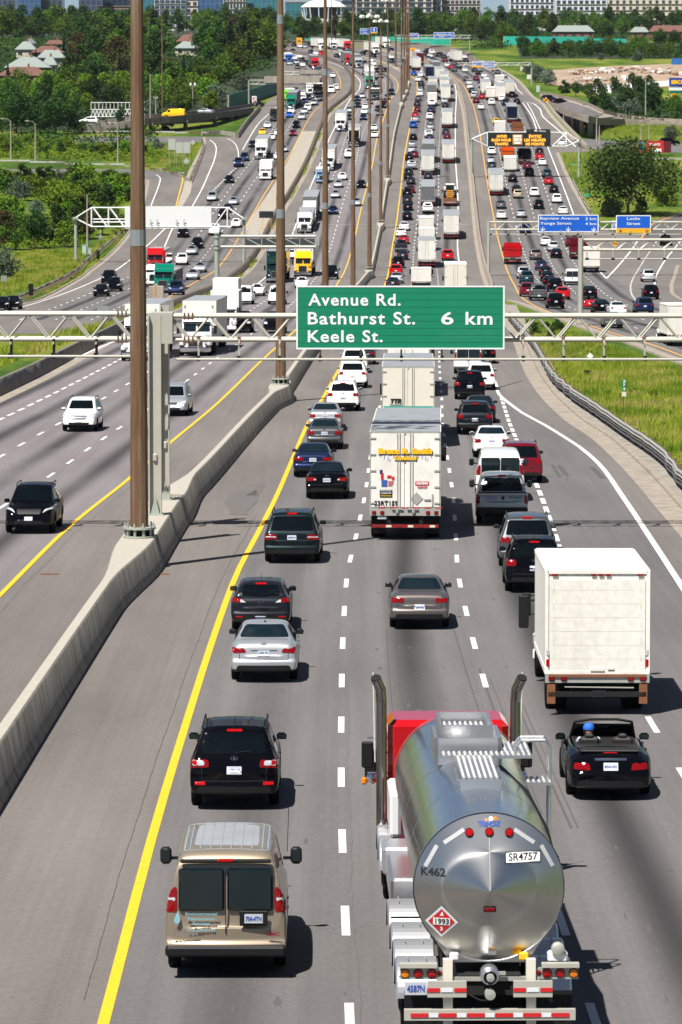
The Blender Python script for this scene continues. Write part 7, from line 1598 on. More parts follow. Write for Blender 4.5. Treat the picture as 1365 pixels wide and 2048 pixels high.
    mb = MB(); mb.lathe([(.08, -.05), (.08, .12), (0, .13)], (0, -1, 0), (0, -1.23, 1.02), 'galvanised', 14); mb.build('outlet_cap', T, 35); mb = MB(); mb.box((0, -1.00, 1.20), (1.5, .08, .06), 'galvanised'); mb.path([(-.3, -1.25, 1.0), (-.15, -1.29, .93), (0, -1.29, .92)], .012, 'under_dark', n=5); mb.build('rear_pipe', T)
    mb = MB(); mb.lathe([(.10, 0), (.10, .10), (.07, .12), (0, .12)], (0, -1, 0), (1.03, -.85, 1.63), 'galvanised', 18); mb.box((1.03, -.80, 1.5), (.3, .22, .16), 'reflector_white', bev=.03); mb.build('tank_gauge', T, 35)
    for s in (-1, 1): mb = MB(); mb.box((s * .52, -.90, 1.52), (.14, .1, .12), 'reflector_white' if s < 0 else 'sign_amber2', bev=.02); mb.build('side_fitting', T)
    ys = [1.2, 2.7, 4.2, 6.4]; truck_w = []
    for yw in ys + [13.2, 14.5]:
        for s in (-1, 1):
            t_, k_ = wheel_mb(.50, .56, 28); o = t_.build('wheel', T, 35, (s * .98, yw, .50)); k_.build('rim', o, 35)
            mb = MB(); mb.lathe([(.56, -.31), (.60, -.28), (.60, .28), (.56, .31)], (1, 0, 0), (0, 0, 0), 'aluminium', 20, a0=0, a1=math.pi)
            mb.v = [(v[0], v[1], v[2]) for v in mb.v]
            # keep the half that arches over the wheel
            mb2 = MB(); n_ = 20
            for (r0, r1, x0, x1) in ((.60, .60, -.30, .30), (.60, .56, .30, .33), (.56, .60, -.33, -.30)):
                for i in range(n_):
                    a0, a1 = math.pi * (i / n_ * .94 + .03), math.pi * ((i + 1) / n_ * .94 + .03)
                    mb2.quad((x0, r0 * math.cos(a0), r0 * math.sin(a0)), (x1, r1 * math.cos(a0), r1 * math.sin(a0)), (x1, r1 * math.cos(a1), r1 * math.sin(a1)), (x0, r0 * math.cos(a1), r0 * math.sin(a1)), 'fender_alu')
            for xx in (-.14, .14): mb2.box((xx, 0, .605), (.012, .5, .008), 'galvanised')
            mb2.box((0, -.48, .38), (.56, .02, .02), 'under_dark'); mb2.build('fender', T, 30, (s * 1.02, yw, .50 + .03))
    mb = MB(); mb.box((0, 5, 1.1), (.95, 12, .3), 'under_dark'); mb.box((0, 3.4, .70), (1.1, 6.5, .42), 'under_dark'); mb.box((0, 13.5, .75), (.9, 5, .35), 'under_dark'); mb.build('chassis', T)
    mb = MB(); mb.box((-1.0, 9.5, .95), (.5, 3.2, .55), 'aluminium', bev=.05); mb.box((-1.02, 11.3, 1.05), (.6, 1.1, .5), 'fender_alu', bev=.05); mb.box((1.0, 9.5, .95), (.5, 3.2, .55), 'aluminium', bev=.05); mb.build('tool_locker', T)
    # red cab
    P_ = []; ax = cab_parts(P_, 14.98, 2, 'conv', roofh=2.98, sleeper=False, mat_='paint_red'); cabo = {}
    for nm, m_, kids, loc, sm in P_:
        if nm in ('cab',):
            m_ = MB(); w2 = 1.13; m_.box((0, 15.75, 2.0), (2 * w2, 1.55, 2.05), 'paint_red', bev=.12)
        o = m_.build(nm, T, sm)
    mb = MB(); mb.box((0, 14.96, 2.25), (1.3, .02, .5), 'glass_dark'); mb.build('rear_window', T)
    for s in (-1, 1):
        t_, k_ = wheel_mb(.50, .30, 28); o = t_.build('wheel', T, 35, (s * 1.03, ax, .50)); k_.build('rim', o, 35)
        mb = MB(); mb.tube((s * 1.25, 14.85, .9), (s * 1.25, 14.85, 3.42), .10, 'stack_metal', n=16); mb.tube((s * 1.25, 14.85, 3.40), (s * 1.27, 14.80, 3.66), .10, 'stack_metal', n=16); mb.tube((s * 1.27, 14.80, 3.64), (s * 1.36, 14.66, 3.86), .10, 'stack_metal', n=16); mb.tube((s * 1.36, 14.665, 3.855), (s * 1.365, 14.65, 3.875), .088, 'under_dark', n=16); mb.build('exhaust_stack', T, 40)
        mb = MB(); mb.tube((s * 1.36, 15.3, 2.2), (s * 1.40, 15.25, 3.9), .012, 'reflector_white', n=5); mb.build('antenna', T)
        mb = MB(); mb.box((s * 1.50, 15.6, 2.30), (.22, .10, .50), 'black_plastic', bev=.03); mb.path([(s * 1.1, 15.6, 2.62), (s * 1.5, 15.6, 2.62)], .025, 'chrome'); mb.path([(s * 1.1, 15.6, 1.95), (s * 1.5, 15.6, 1.95)], .025, 'chrome'); mb.build('mirror', T, 30)
        mb = MB(); mb.lathe([(0, -.10), (.09, -.06), (.11, 0), (.10, .03)], (0, 1, 0), (s * 1.42, 15.5, 1.86), 'chrome', 14); mb.lathe([(0, -.08), (.07, -.05), (.08, 0)], (0, 1, 0), (s * 1.28, 15.4, 1.92), 'chrome', 14); mb.build('spot_mirror', T, 40); mb = MB(); mb.box((s * 1.56, 15.48, 1.82), (.1, .1, .14), 'lamp_amber', bev=.03); mb.build('turn_light', T)
    mb = MB(); mb.box((-1.05, 13.6, 1.6), (.20, 2.0, .8), 'reflector_white', bev=.05); mb.build('side_fairing', T)
mat('fender_alu', (.62, .63, .64), .35, .75, noise=.05, nscale=2)
tanker()
# ---------------------------------------------------------------- labels that single out each vehicle
ORD = ['nearest', 'second nearest', 'third nearest', 'fourth nearest', 'fifth nearest', 'sixth nearest', 'seventh nearest', 'eighth nearest', 'ninth nearest', 'tenth nearest', 'eleventh nearest', 'twelfth nearest', 'thirteenth nearest']
LN = ['first', 'second', 'third', 'fourth', 'fifth', 'sixth']
grp = {}
for v in ALLV: grp.setdefault((v['road'], v['kind'], v['col'], v['lane'], v['p2'] or ''), []).append(v)
P2W = dict(box_white='white', box_cream='cream', tarp_grey='grey')
for key, vs in grp.items():
    vs.sort(key=lambda v: v['Y'])
    for i, v in enumerate(vs):
        k = v['kind']; noun = NOUN[k]
        if k in ('semi', 'box_truck') and v['p2']:
            pw = P2W.get(v['p2'], COLW(v['p2'])); noun = ('truck' if k == 'semi' else 'box truck') + ' with ' + pw + (' trailer' if k == 'semi' else ' body')
        w_ = '%s %s' % (COLW(v['col']), noun)
        lab = v['label'] or (w_ + ', %s lane from the yellow line, %s' % (LN[v['lane'] - 1], ROADS[v['road']][2]))
        if not v['label'] and len(vs) > 1: lab = '%s %s, %s lane from yellow line, %s' % (ORD[i], w_, LN[v['lane'] - 1], ROADS[v['road']][2])
        v['o']['label'] = lab; v['o']['group'] = {'semi': 'semi trailer trucks on the highway', 'box_truck': 'box trucks on the highway', 'dump_truck': 'dump trucks on the highway'}.get(k, '%ss on the highway' % NOUN[k])
# ================================================================ VEGETATION
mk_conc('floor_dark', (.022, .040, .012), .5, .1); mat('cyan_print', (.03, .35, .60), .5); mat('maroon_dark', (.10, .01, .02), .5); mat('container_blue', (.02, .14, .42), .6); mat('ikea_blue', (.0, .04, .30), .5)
def mk_leaf(name, dark, mid, light, sc=.55):
    m, n, l, b = nt(name); ob = n.new('ShaderNodeTexCoord').outputs['Object']; oi = n.new('ShaderNodeObjectInfo')
    c = ramp(n, l, noise(n, l, sc, 4, .7, ob), [(.3, dark), (.5, mid), (.72, light)])
    hs = n.new('ShaderNodeHueSaturation'); l.new(c, hs.inputs['Color'])
    l.new(mth(n, l, 'ADD', mth(n, l, 'MULTIPLY', oi.outputs['Random'], .05), .475), hs.inputs['Hue']); l.new(mth(n, l, 'ADD', mth(n, l, 'MULTIPLY', oi.outputs['Random'], .55), .68), hs.inputs['Value'])
    l.new(hs.outputs[0], b.inputs['Base Color']); b.inputs['Roughness'].default_value = .75; b.inputs['Specular IOR Level'].default_value = .15
    tr = n.new('ShaderNodeBsdfTranslucent'); l.new(hs.outputs[0], tr.inputs[0]); mx = n.new('ShaderNodeMixShader'); mx.inputs[0].default_value = .22
    l.new(b.outputs[0], mx.inputs[1]); l.new(tr.outputs[0], mx.inputs[2]); l.new(mx.outputs[0], n['Material Output'].inputs[0])
mk_leaf('leaf_dark', (0.014, 0.036, 0.008), (0.033, 0.074, 0.014), (0.061, 0.118, 0.019)); mk_leaf('leaf_mid', (0.031, 0.072, 0.010), (0.076, 0.142, 0.014), (0.134, 0.216, 0.022)); mk_leaf('leaf_light', (0.067, 0.138, 0.009), (0.140, 0.241, 0.016), (0.244, 0.345, 0.030))
mk_leaf('leaf_silver', (.055, .085, .05), (.11, .15, .10), (.20, .25, .18)); mk_leaf('leaf_conifer', (.006, .016, .010), (.012, .03, .018), (.02, .045, .025)); mk_leaf('leaf_brown', (0.038, 0.042, 0.014), (0.089, 0.078, 0.030), (0.140, 0.102, 0.042))
def leaf_cards(pts, size, m, rng):
    n = len(pts); vs = np.zeros((n, 4, 3)); d = rng.normal(size=(n, 3)); d[:, 2] = np.abs(d[:, 2]) + .25; d /= np.linalg.norm(d, axis=1)[:, None]
    a = np.cross(d, rng.normal(size=(n, 3))); a /= np.linalg.norm(a, axis=1)[:, None] + 1e-9; b = np.cross(d, a); s = (size * (.55 + .9 * rng.random(n)))[:, None] / 2; e = s * (.5 + .5 * rng.random((n, 1)))
    vs[:, 0] = pts - a*s; vs[:, 1] = pts - b*e*.8; vs[:, 2] = pts + a*s; vs[:, 3] = pts + b*e
    mb = MB(); mb.v = [tuple(v) for v in vs.reshape(-1, 3)]; mb.f = [(4*i, 4*i+1, 4*i+2, 4*i+3) for i in range(n)]; mb.m = [m] * n; return mb
def crown_pts(rng, shape, n, H, W):
    blobs = []
    if shape == 'cone':
        out = []
        for _ in range(n):
            t = rng.random() ** .6; z = H * (.08 + .92 * (1 - t)); r = W / 2 * t * (.75 + .25 * math.sin(z * 5)) * (.55 + .45 * rng.random()); a = rng.random() * 6.283; out.append((r * math.cos(a), r * math.sin(a), z - r * .18))
        return np.array(out)
    k = {'round': 26, 'tall': 22, 'shrub': 14, 'wide': 30}[shape]; z0 = {'round': .26, 'tall': .14, 'shrub': .05, 'wide': .22}[shape]
    for i in range(k):
        a = rng.random() * 6.283; t = rng.random(); z = H * (z0 + (1 - z0) * t * .93); env = math.sin(math.pi * min(1, max(.05, (t * .86 + .16)))) ** .7
        r = W / 2 * env * (rng.random() ** .5) * .82; blobs.append((r * math.cos(a), r * math.sin(a), z, W * (.10 + .12 * rng.random()) * (.75 + .4 * env)))
    out = []; vol = np.array([b[3] ** 2 for b in blobs]); vol /= vol.sum()
    for b, q in zip(blobs, vol):
        m = int(n * q); d = rng.normal(size=(m, 3)); d /= np.linalg.norm(d, axis=1)[:, None]; rr = b[3] * (.60 + .40 * rng.random(m) ** .5) * (1 + .18 * rng.normal(size=m)); p = d * rr[:, None]; p[:, 2] *= .78; out.append(p + np.array(b[:3]))
    return np.vstack(out)
def tree_mesh(seed, shape, H, W, n, size, leaf, limbs=7):
    rng = np.random.default_rng(seed); cr = leaf_cards(crown_pts(rng, shape, n, H, W), size, leaf, rng).mesh('crown'); t = MB(); h = H * (.62 if shape != 'cone' else .9)
    pts = [Vector((0, 0, -.4))]
    for i in range(1, 5): pts.append(Vector((rng.normal() * H * .008 * i, rng.normal() * H * .008 * i, h * i / 4)))
    for i in range(4): t.tube(pts[i], pts[i+1], H * .022 * (1 - i * .21), 'bark', r1=H * .022 * (1 - (i + 1) * .21), n=7, cap=False)
    for i in range(limbs if shape != 'cone' else 0):
        f = .35 + .6 * i / limbs; p = pts[0].lerp(pts[4], f); a = rng.random() * 6.283; q = p + Vector((math.cos(a) * W * .3, math.sin(a) * W * .3, H * .18)); t.tube(p, q, H * .009, 'bark', r1=H * .003, n=5, cap=False)
    return cr, t.mesh('trunk')
TV = {}
for nm, (sh, H, W, n, sz, lf) in dict(oak=('round', 11, 10, 2600, .62, 'leaf_dark'), oak2=('wide', 10, 11.5, 2800, .62, 'leaf_mid'), maple=('round', 12, 9, 2600, .60, 'leaf_mid'), poplar=('tall', 13, 6.5, 2400, .55, 'leaf_mid'), lime=('round', 9, 8, 2400, .55, 'leaf_light'),
    dark=('tall', 12, 8, 2600, .6, 'leaf_dark'), olive=('wide', 6, 6.5, 2200, .42, 'leaf_silver'), spruce=('cone', 12, 5, 2400, .5, 'leaf_conifer'), bronze=('round', 10, 9, 2400, .6, 'leaf_brown'),
    shrub=('shrub', 3.6, 5, 1300, .42, 'leaf_mid'), shrub2=('shrub', 3.2, 5, 1300, .42, 'leaf_light'), shrub3=('shrub', 4, 5, 1300, .45, 'leaf_dark'), shrubs=('shrub', 3.4, 4.2, 1200, .36, 'leaf_silver'), big=('wide', 14.5, 17, 9500, .50, 'leaf_mid2')).items():
    if lf == 'leaf_mid2': mk_leaf('leaf_mid2', (0.023, 0.045, 0.009), (0.053, 0.088, 0.016), (0.095, 0.140, 0.030), .9)
    TV[nm] = tree_mesh(len(TV) * 17 + 3, sh, H, W, n, sz, lf)
TH_ = dict(oak=11, oak2=10, maple=12, poplar=13, lime=9, dark=12, olive=6, spruce=12, bronze=10, shrub=3.6, shrub2=3.2, shrub3=4, shrubs=3.4, big=14.5)
TN = dict(oak='tree', oak2='tree', maple='tree', poplar='tree', lime='tree', dark='tree', olive='silver_tree', spruce='spruce_tree', bronze='tree', shrub='shrub', shrub2='shrub', shrub3='shrub', shrubs='shrub', big='tree')
rt = random.Random(5)
TREES = []
def tree(k, x, y, h, label, group=None, parts=True, z=0):
    p = gp(x, y); s = h / TH_[k]; root = empty(TN[k], (p.x, p.y, gz(p.y) + z - .1), rt.random() * 6.28, label=label, cat='shrub' if 'shrub' in TN[k] else 'tree', group=group); root.scale = (s * rt.uniform(.9, 1.12), s * rt.uniform(.9, 1.12), s)
    link('crown', TV[k][0], root)
    if group: TREES.append((root, k, x, y, group))
    if parts: link('trunk', TV[k][1], root)
    return root
HOUSE_ZONES = [(-5, 134, 78, 172), (335, 400, 62, 118)]
def forest(x0, x1, rows_, dx, kinds, h0, h1, label, group, avoid=()):
    for y in rows_:
        x = x0 + rt.uniform(0, dx) * .8; s = sc_at(gp(500, y).y)
        while x < x1:
            yy = y + rt.uniform(-4, 4); k = rt.choice(kinds); h = rt.uniform(h0, h1) * (TH_[k] / 11 if TH_[k] > 7 else .6)
            top = yy - h * s; ok = True
            for (a, b, c, d) in avoid:
                if a - 12 < x < b + 12 and yy > c and top < d and top < d - 12 and yy > c + 8: ok = False
            if ok: tree(k, x, yy, h, label, group)
            x += dx * rt.uniform(.75, 1.3)
def inpoly(x, y, P_):
    c = False; n = len(P_)
    for i in range(n):
        (x1, y1), (x2, y2) = P_[i], P_[(i+1) % n]
        if (y1 > y) != (y2 > y) and x < (x2 - x1) * (y - y1) / (y2 - y1) + x1: c = not c
    return c
# left wood
mixL = ['oak', 'oak2', 'maple', 'dark', 'oak', 'maple', 'poplar', 'bronze', 'dark', 'spruce', 'oak2']
LW = 'leafy tree in the dense wood left of the highway'; LG = 'trees of the wood left of the highway'
forest(-40, 545, (64, 69, 75, 82), 30, ['oak', 'dark', 'maple', 'oak2', 'dark', 'spruce'], 10, 14, 'tall tree in the farthest rows of the left wood', 'far trees of the left wood', HOUSE_ZONES)
forest(-40, 545, (93, 106), 40, mixL, 10, 14, LW, LG, HOUSE_ZONES); forest(135, 545, (120, 135), 42, mixL, 10, 14.5, LW, LG, HOUSE_ZONES); forest(120, 520, (152,), 42, mixL, 10, 14, LW, LG, HOUSE_ZONES)
forest(-30, 445, (168, 184), 44, mixL, 8, 11, LW, LG, [(-5, 120, 100, 152), (335, 400, 62, 104)]); forest(-30, 430, (200, 214), 46, ['oak2', 'maple', 'lime', 'oak', 'lime'], 8, 11, LW, LG); forest(-30, 150, (232, 250, 268), 42, ['oak2', 'maple', 'dark', 'oak'], 7, 10, LW, LG)
forest(150, 440, (224,), 44, ['lime', 'oak2', 'maple', 'oak'], 6.5, 9, LW, LG)
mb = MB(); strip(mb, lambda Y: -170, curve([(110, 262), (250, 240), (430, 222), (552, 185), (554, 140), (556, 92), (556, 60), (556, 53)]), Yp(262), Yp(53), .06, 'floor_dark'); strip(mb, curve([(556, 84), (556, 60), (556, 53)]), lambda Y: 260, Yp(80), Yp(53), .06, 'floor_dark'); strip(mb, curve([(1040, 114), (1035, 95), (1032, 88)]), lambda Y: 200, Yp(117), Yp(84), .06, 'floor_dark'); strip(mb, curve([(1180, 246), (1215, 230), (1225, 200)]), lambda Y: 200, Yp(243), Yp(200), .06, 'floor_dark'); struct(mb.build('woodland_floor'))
for x, y, k, h, q in ((16, 172, 'spruce', 7, 'dark spruce in front of the brown roof at the left edge'), (72, 150, 'spruce', 8, 'dark conifer between the pale roofed houses'), (128, 118, 'spruce', 8, 'blue green spruce right of the pale roofs'), (432, 214, 'olive', 6.5, 'silvery tree beside the teal wall end'), (482, 186, 'olive', 6, 'silvery tree above the teal wall'),
    (243, 258, 'dark', 5.5, 'dark tree beside the white lattice bridge'), (300, 232, 'olive', 4.5, 'silvery shrub tree between the two poles'), (421, 224, 'dark', 5, 'round dark tree under the silvery one by the teal wall'), (540, 112, 'dark', 9, 'dark tree at the bend by the far masts')): tree(k, x, y, h, q)
# right side woods
RW = 'leafy tree in the wood along the far right ridge'; RG = 'trees of the far right wood'
forest(690, 1400, (62, 66, 70), 26, ['oak', 'dark', 'maple', 'dark', 'oak2'], 9, 13, RW, RG); forest(960, 1400, (76, 83), 34, ['oak', 'dark', 'oak2', 'dark'], 6, 9.5, RW, RG, [(1107, 1195, 45, 64), (1262, 1370, 45, 66)])
forest(560, 700, (64, 70, 76), 22, ['dark', 'oak', 'maple'], 7, 10, 'dark tree behind the far teal noise wall', 'trees behind the far teal noise wall'); forest(700, 905, (74,), 24, ['dark', 'oak'], 6, 8, 'dark tree behind the far teal noise wall', 'trees behind the far teal noise wall')
forest(1035, 1290, (98, 106, 114), 27, ['shrub3', 'oak2', 'shrub3', 'oak'], 4.5, 6.5, 'low dark tree on the slope above the dusty lot', 'low trees above the dusty lot'); forest(1260, 1400, (98, 110), 36, ['oak2', 'oak', 'dark'], 5, 8, 'low dark tree on the slope above the dusty lot', 'low trees above the dusty lot')
forest(1190, 1330, (218, 232), 40, ['oak', 'dark', 'dark', 'oak'], 6, 8, 'dark tree of the thick grove behind the right flyover', 'grove behind the right flyover'); forest(1332, 1400, (232,), 40, ['oak2', 'oak'], 5, 6.2, 'dark tree of the thick grove behind the right flyover', 'grove behind the right flyover'); forest(1250, 1322, (206,), 40, ['dark', 'oak'], 6.5, 8, 'dark tree of the thick grove behind the right flyover', 'grove behind the right flyover')
for x, y, k, h, q in ((1240, 232, 'olive', 6, 'silvery tree in front of the dark grove, left one'), (1268, 235, 'olive', 5.2, 'silvery tree in front of the dark grove, right one'), (1275, 123, 'olive', 4, 'pale shrub tree above the dusty lot'), (1202, 120, 'olive', 2.8, 'small pale shrub above the dusty lot'), (1075, 165, 'olive', 5.5, 'grey green tree beside the express sign post'),
    (1098, 170, 'olive', 5, 'grey green bushy tree left of the dusty lot'), (1061, 150, 'olive', 4.5, 'grey green tree on the slope left of the sign post'), (1128, 186, 'shrub3', 3.5, 'dark shrub above the flyover, left'), (1152, 192, 'oak', 4.2, 'dark bushy tree above the flyover, middle'), (1176, 195, 'oak', 4.2, 'dark bushy tree above the flyover, right'),
    (1345, 281, 'olive', 3.8, 'pale shrub beside the dark car on the side road'), (1330, 242, 'shrubs', 2.2, 'small pale shrub at the grove foot'), (1228, 432, 'shrubs', 3.4, 'pale shrub at the foot of the big tree'), (1335, 412, 'shrub2', 3.4, 'bright green shrub right of the big tree'), (1215, 424, 'shrub3', 3, 'dark shrub left of the big tree foot'), (1280, 434, 'shrub3', 3.4, 'dark shrub under the big tree')): tree(k, x, y, h, q)
tree('big', 1258, 432, 14.2, 'big leafy tree standing in the grass right of the highway')
# left bushland, shrubs one can tell apart
LS = 'green shrub in the bushland left of the collector road'; LSG = 'shrubs of the left bushland'
OPEN = [[(-20, 392), (45, 388), (110, 412), (120, 436), (60, 446), (-20, 420)], [(120, 268), (250, 268), (262, 296), (170, 300), (125, 290)]]
def bush(P_, n, kinds, h0, h1, label=LS, group=LSG, seed=1):
    r = random.Random(seed); xs = [p[0] for p in P_]; ys = [p[1] for p in P_]; k = 0
    while k < n:
        x, y = r.uniform(min(xs), max(xs)), r.uniform(min(ys), max(ys))
        if inpoly(x, y, P_) and not any(inpoly(x, y, q) for q in OPEN): tree(r.choice(kinds), x, y, r.uniform(h0, h1), label, group, parts=True); k += 1
bush([(-20, 362), (250, 366), (262, 400), (150, 440), (-20, 440)], 66, ['shrub', 'shrub2', 'shrub', 'shrub2', 'shrub3', 'shrubs', 'shrub2'], 2.4, 4.2, seed=3)
bush([(-20, 285), (130, 285), (290, 300), (350, 310), (250, 312), (-20, 305)], 34, ['shrub2', 'shrub', 'shrub2', 'shrub3'], 1.8, 2.6, 'low bright shrub above the rusty rail on the left', 'low shrubs above the rusty rail', 8)
bush([(1070, 655), (1130, 660), (1120, 690), (1065, 672)], 6, ['shrub3', 'shrub2'], .7, 1.2, 'small weed bush beside the right guardrail', 'weed bushes beside the right guardrail', 5)
bush([(1100, 690), (1200, 730), (1340, 800), (1360, 930), (1290, 870), (1190, 800), (1120, 740)], 6, ['shrub2', 'shrub', 'shrub2', 'shrubs'], .3, .6, 'low weed clump in the long grass of the right verge', 'weed clumps in the right verge', 15)
for x, y, k, h, q in ((38, 402, 'olive', 4.2, 'round grey green tree standing in the left bushland'), (10, 560, 'olive', 4.6, 'silvery bush at the left edge above the rusty rail'), (70, 497, 'oak', 6.4, 'dark green tree, left of the pair before the yellow grass'), (32, 500, 'maple', 6.5, 'dark green tree at the left edge of the yellow grass'), (112, 488, 'dark', 7, 'tallest dark tree left of the white gantry post'),
    (128, 494, 'lime', 4.5, 'bright green round tree beside the tall dark tree'), (8, 500, 'bronze', 6.3, 'brownish tree cut by the left edge'), (72, 430, 'olive', 3, 'small silvery shrub behind the dark trees'), (150, 480, 'dark', 6, 'dark tree just left of the wooden pole'), (205, 470, 'oak', 5.2, 'dark tree behind the white gantry truss'), (232, 462, 'maple', 4.8, 'green tree right of the stacked sign backs'),
    (178, 478, 'bronze', 5, 'brownish tree behind the wooden pole'), (314, 298, 'shrubs', 2.6, 'grey green bush beyond the thick mast'), (336, 258, 'shrub3', 2.6, 'dark bush at the foot of the lone mast')): tree(k, x, y, h, q)
# undergrowth and long grass
def scatter(name, polys, n, fn, m, seed, label, cat):
    r = random.Random(seed); rng = np.random.default_rng(seed); pts = []
    OW = [[(gp(*p).x, gp(*p).y) for p in q_] for q_ in OPEN]
    for P_, q in polys:
        W = [gp(x, y) for x, y in P_]; P2 = [(w_.x, w_.y) for w_ in W]; xs = [p[0] for p in P2]; ys = [p[1] for p in P2]; k = 0; t = 0
        while k < n * q and t < n * 30:
            t += 1; x, y = r.uniform(min(xs), max(xs)), r.uniform(min(ys), max(ys))
            if inpoly(x, y, P2) and (name != 'bushland' or not any(inpoly(x, y, q_) for q_ in OW)): pts.append((x, y)); k += 1
    mb = fn(pts, r, rng, m); o = mb.build(name); tag(o, label, cat, kind='stuff'); return o
def f_clump(sz, hh):
    def f(pts, r, rng, m):
        A = []
        for x, y in pts:
            k = 9; c = np.array([x, y, gz(y)]); h = hh * r.uniform(.4, 1.2); d = rng.normal(size=(k, 3)); d /= np.linalg.norm(d, axis=1)[:, None]; d[:, 2] = np.abs(d[:, 2]); A.append(c + d * np.array([hh * .9, hh * .9, h]) * rng.random((k, 1)) ** .4)
        return leaf_cards(np.vstack(A), sz, m, rng)
    return f
scatter('undergrowth', [([(-30, 300), (300, 300), (350, 200), (540, 140), (560, 80), (-30, 80)], 1.0), ([(700, 84), (1400, 84), (1400, 66), (700, 66)], .35), ([(1180, 245), (1400, 245), (1400, 205), (1230, 205)], .12)], 6500, f_clump(.7, 2.4), 'leaf_dark', 4, 'dark undergrowth between the trees of the woods', 'undergrowth')
scatter('scrub_slope', [([(1045, 92), (1190, 92), (1300, 96), (1400, 98), (1400, 118), (1285, 117), (1200, 112), (1150, 116), (1060, 112)], 1), ([(940, 96), (1000, 84), (1040, 84), (1010, 98)], .08)], 1500, f_clump(.75, 2.6), 'leaf_dark', 14, 'dense dark scrub on the slope below the teal noise wall', 'scrub')
scatter('bushland', [([(-30, 348), (255, 352), (262, 395), (215, 430), (160, 490), (-30, 500)], 1.2), ([(-30, 280), (280, 290), (350, 318), (250, 323), (-30, 314)], .5)], 3800, f_clump(.42, 1.1), 'leaf_light', 6, 'low green scrub filling the left bushland', 'scrub')
scatter('weeds', [([(1050, 640), (1110, 652), (1190, 690), (1240, 712), (1120, 722), (1085, 700), (1062, 670)], 1), ([(235, 668), (330, 640), (320, 628), (150, 660)], .3)], 900, f_clump(.16, .28), 'leaf_mid', 12, 'leafy weeds by the guardrail end', 'weeds')
def f_blades(h0, h1, w):
    def f(pts, r, rng, m):
        mb = MB()
        for x, y in pts:
            a = r.uniform(0, 3.14); h = r.uniform(h0, h1); dx, dy = math.cos(a) * w, math.sin(a) * w; lx, ly = r.gauss(0, h * .3), r.gauss(0, h * .3); z = gz(y); i = len(mb.v); mb.v += [(x - dx, y - dy, z), (x + dx, y + dy, z), (x + lx, y + ly, z + h)]; mb.f.append((i, i+1, i+2)); mb.m.append(m)
        return mb
    return f
def mk_blade():
    m, n, l, b = nt('grass_blade'); ob = n.new('ShaderNodeTexCoord').outputs['Object']
    a = ramp(n, l, noise(n, l, .16, 5, .62, mapv(n, l, ob, (2.2, .8, .2))), [(.26, (.06, .12, .014)), (.38, (.15, .24, .020)), (.50, (.29, .35, .035)), (.60, (.42, .40, .09)), (.72, (.38, .27, .13))])
    f = ramp(n, l, noise(n, l, 6, 3, .8, ob), [(.3, (.78, .78, .78)), (.7, (1.25, 1.25, 1.25))]); c = mul(n, l, a, f); l.new(c, b.inputs['Base Color']); b.inputs['Roughness'].default_value = .8; b.inputs['Specular IOR Level'].default_value = .1
    tr = n.new('ShaderNodeBsdfTranslucent'); l.new(c, tr.inputs[0]); mx = n.new('ShaderNodeMixShader'); mx.inputs[0].default_value = .35; l.new(b.outputs[0], mx.inputs[1]); l.new(tr.outputs[0], mx.inputs[2]); l.new(mx.outputs[0], n['Material Output'].inputs[0])
mk_blade()
scatter('long_grass', [([(1400, 985), (1330, 905), (1262, 858), (1200, 818), (1160, 790), (1120, 756), (1078, 690), (1062, 662), (1100, 655), (1160, 672), (1240, 700), (1300, 722), (1400, 750), (1600, 800), (1600, 1100)], 1)], 60000, f_blades(.18, .48, .022), 'grass_blade', 21, 'long yellow green grass on the verge right of the guardrail', 'grass')
scatter('long_grass', [([(-30, 600), (70, 574), (150, 538), (165, 515), (240, 462), (255, 440), (180, 500), (60, 505), (-30, 520)], 1), ([(265, 330), (345, 335), (370, 340), (395, 300), (395, 285), (300, 300)], .15), ([(0, 735), (125, 690), (240, 655), (250, 640), (120, 668), (0, 702)], .10), ([(1130, 340), (1190, 420), (1365, 410), (1365, 330), (1200, 305), (1125, 306)], .2), ([(1180, 262), (1240, 246), (1365, 252), (1365, 285), (1160, 272)], .15)], 34000, f_blades(.3, .75, .05), 'grass_blade', 22, 'long dry grass on the banks beside the collector roads', 'grass')
def f_tuft(pts, r, rng, m):
    return f_blades(.2, .5, .03)(pts, r, rng, m)
def along(name, Xf, y0, y1, n, w_, label, seed):
    r = random.Random(seed); pts = []
    for _ in range(n):
        Y = r.uniform(Yp(y0), Yp(y1))
        if math.sin(Y * .11 + seed) + r.gauss(0, .5) > .2: pts.append((Xf(Y) + r.uniform(0, w_), Y))
    mb = f_blades(.15, .5, .05)(pts, r, None, 'grass_blade'); tag(mb.build(name), label, 'weeds', kind='stuff')
along('weeds', lambda Y: XCD(Y) + .35, 640, 200, 9000, .7, 'weeds along the brown divider between the oncoming roads', 2); along('weeds', lambda Y: CURB(Y) + 1.2, 880, 660, 2500, .5, 'weed tufts in the concrete verge by the guardrail', 9); along('weeds', lambda Y: CL1(Y) - 1.2, 600, 470, 2500, .9, 'weeds between the left kerb and guardrail', 7)
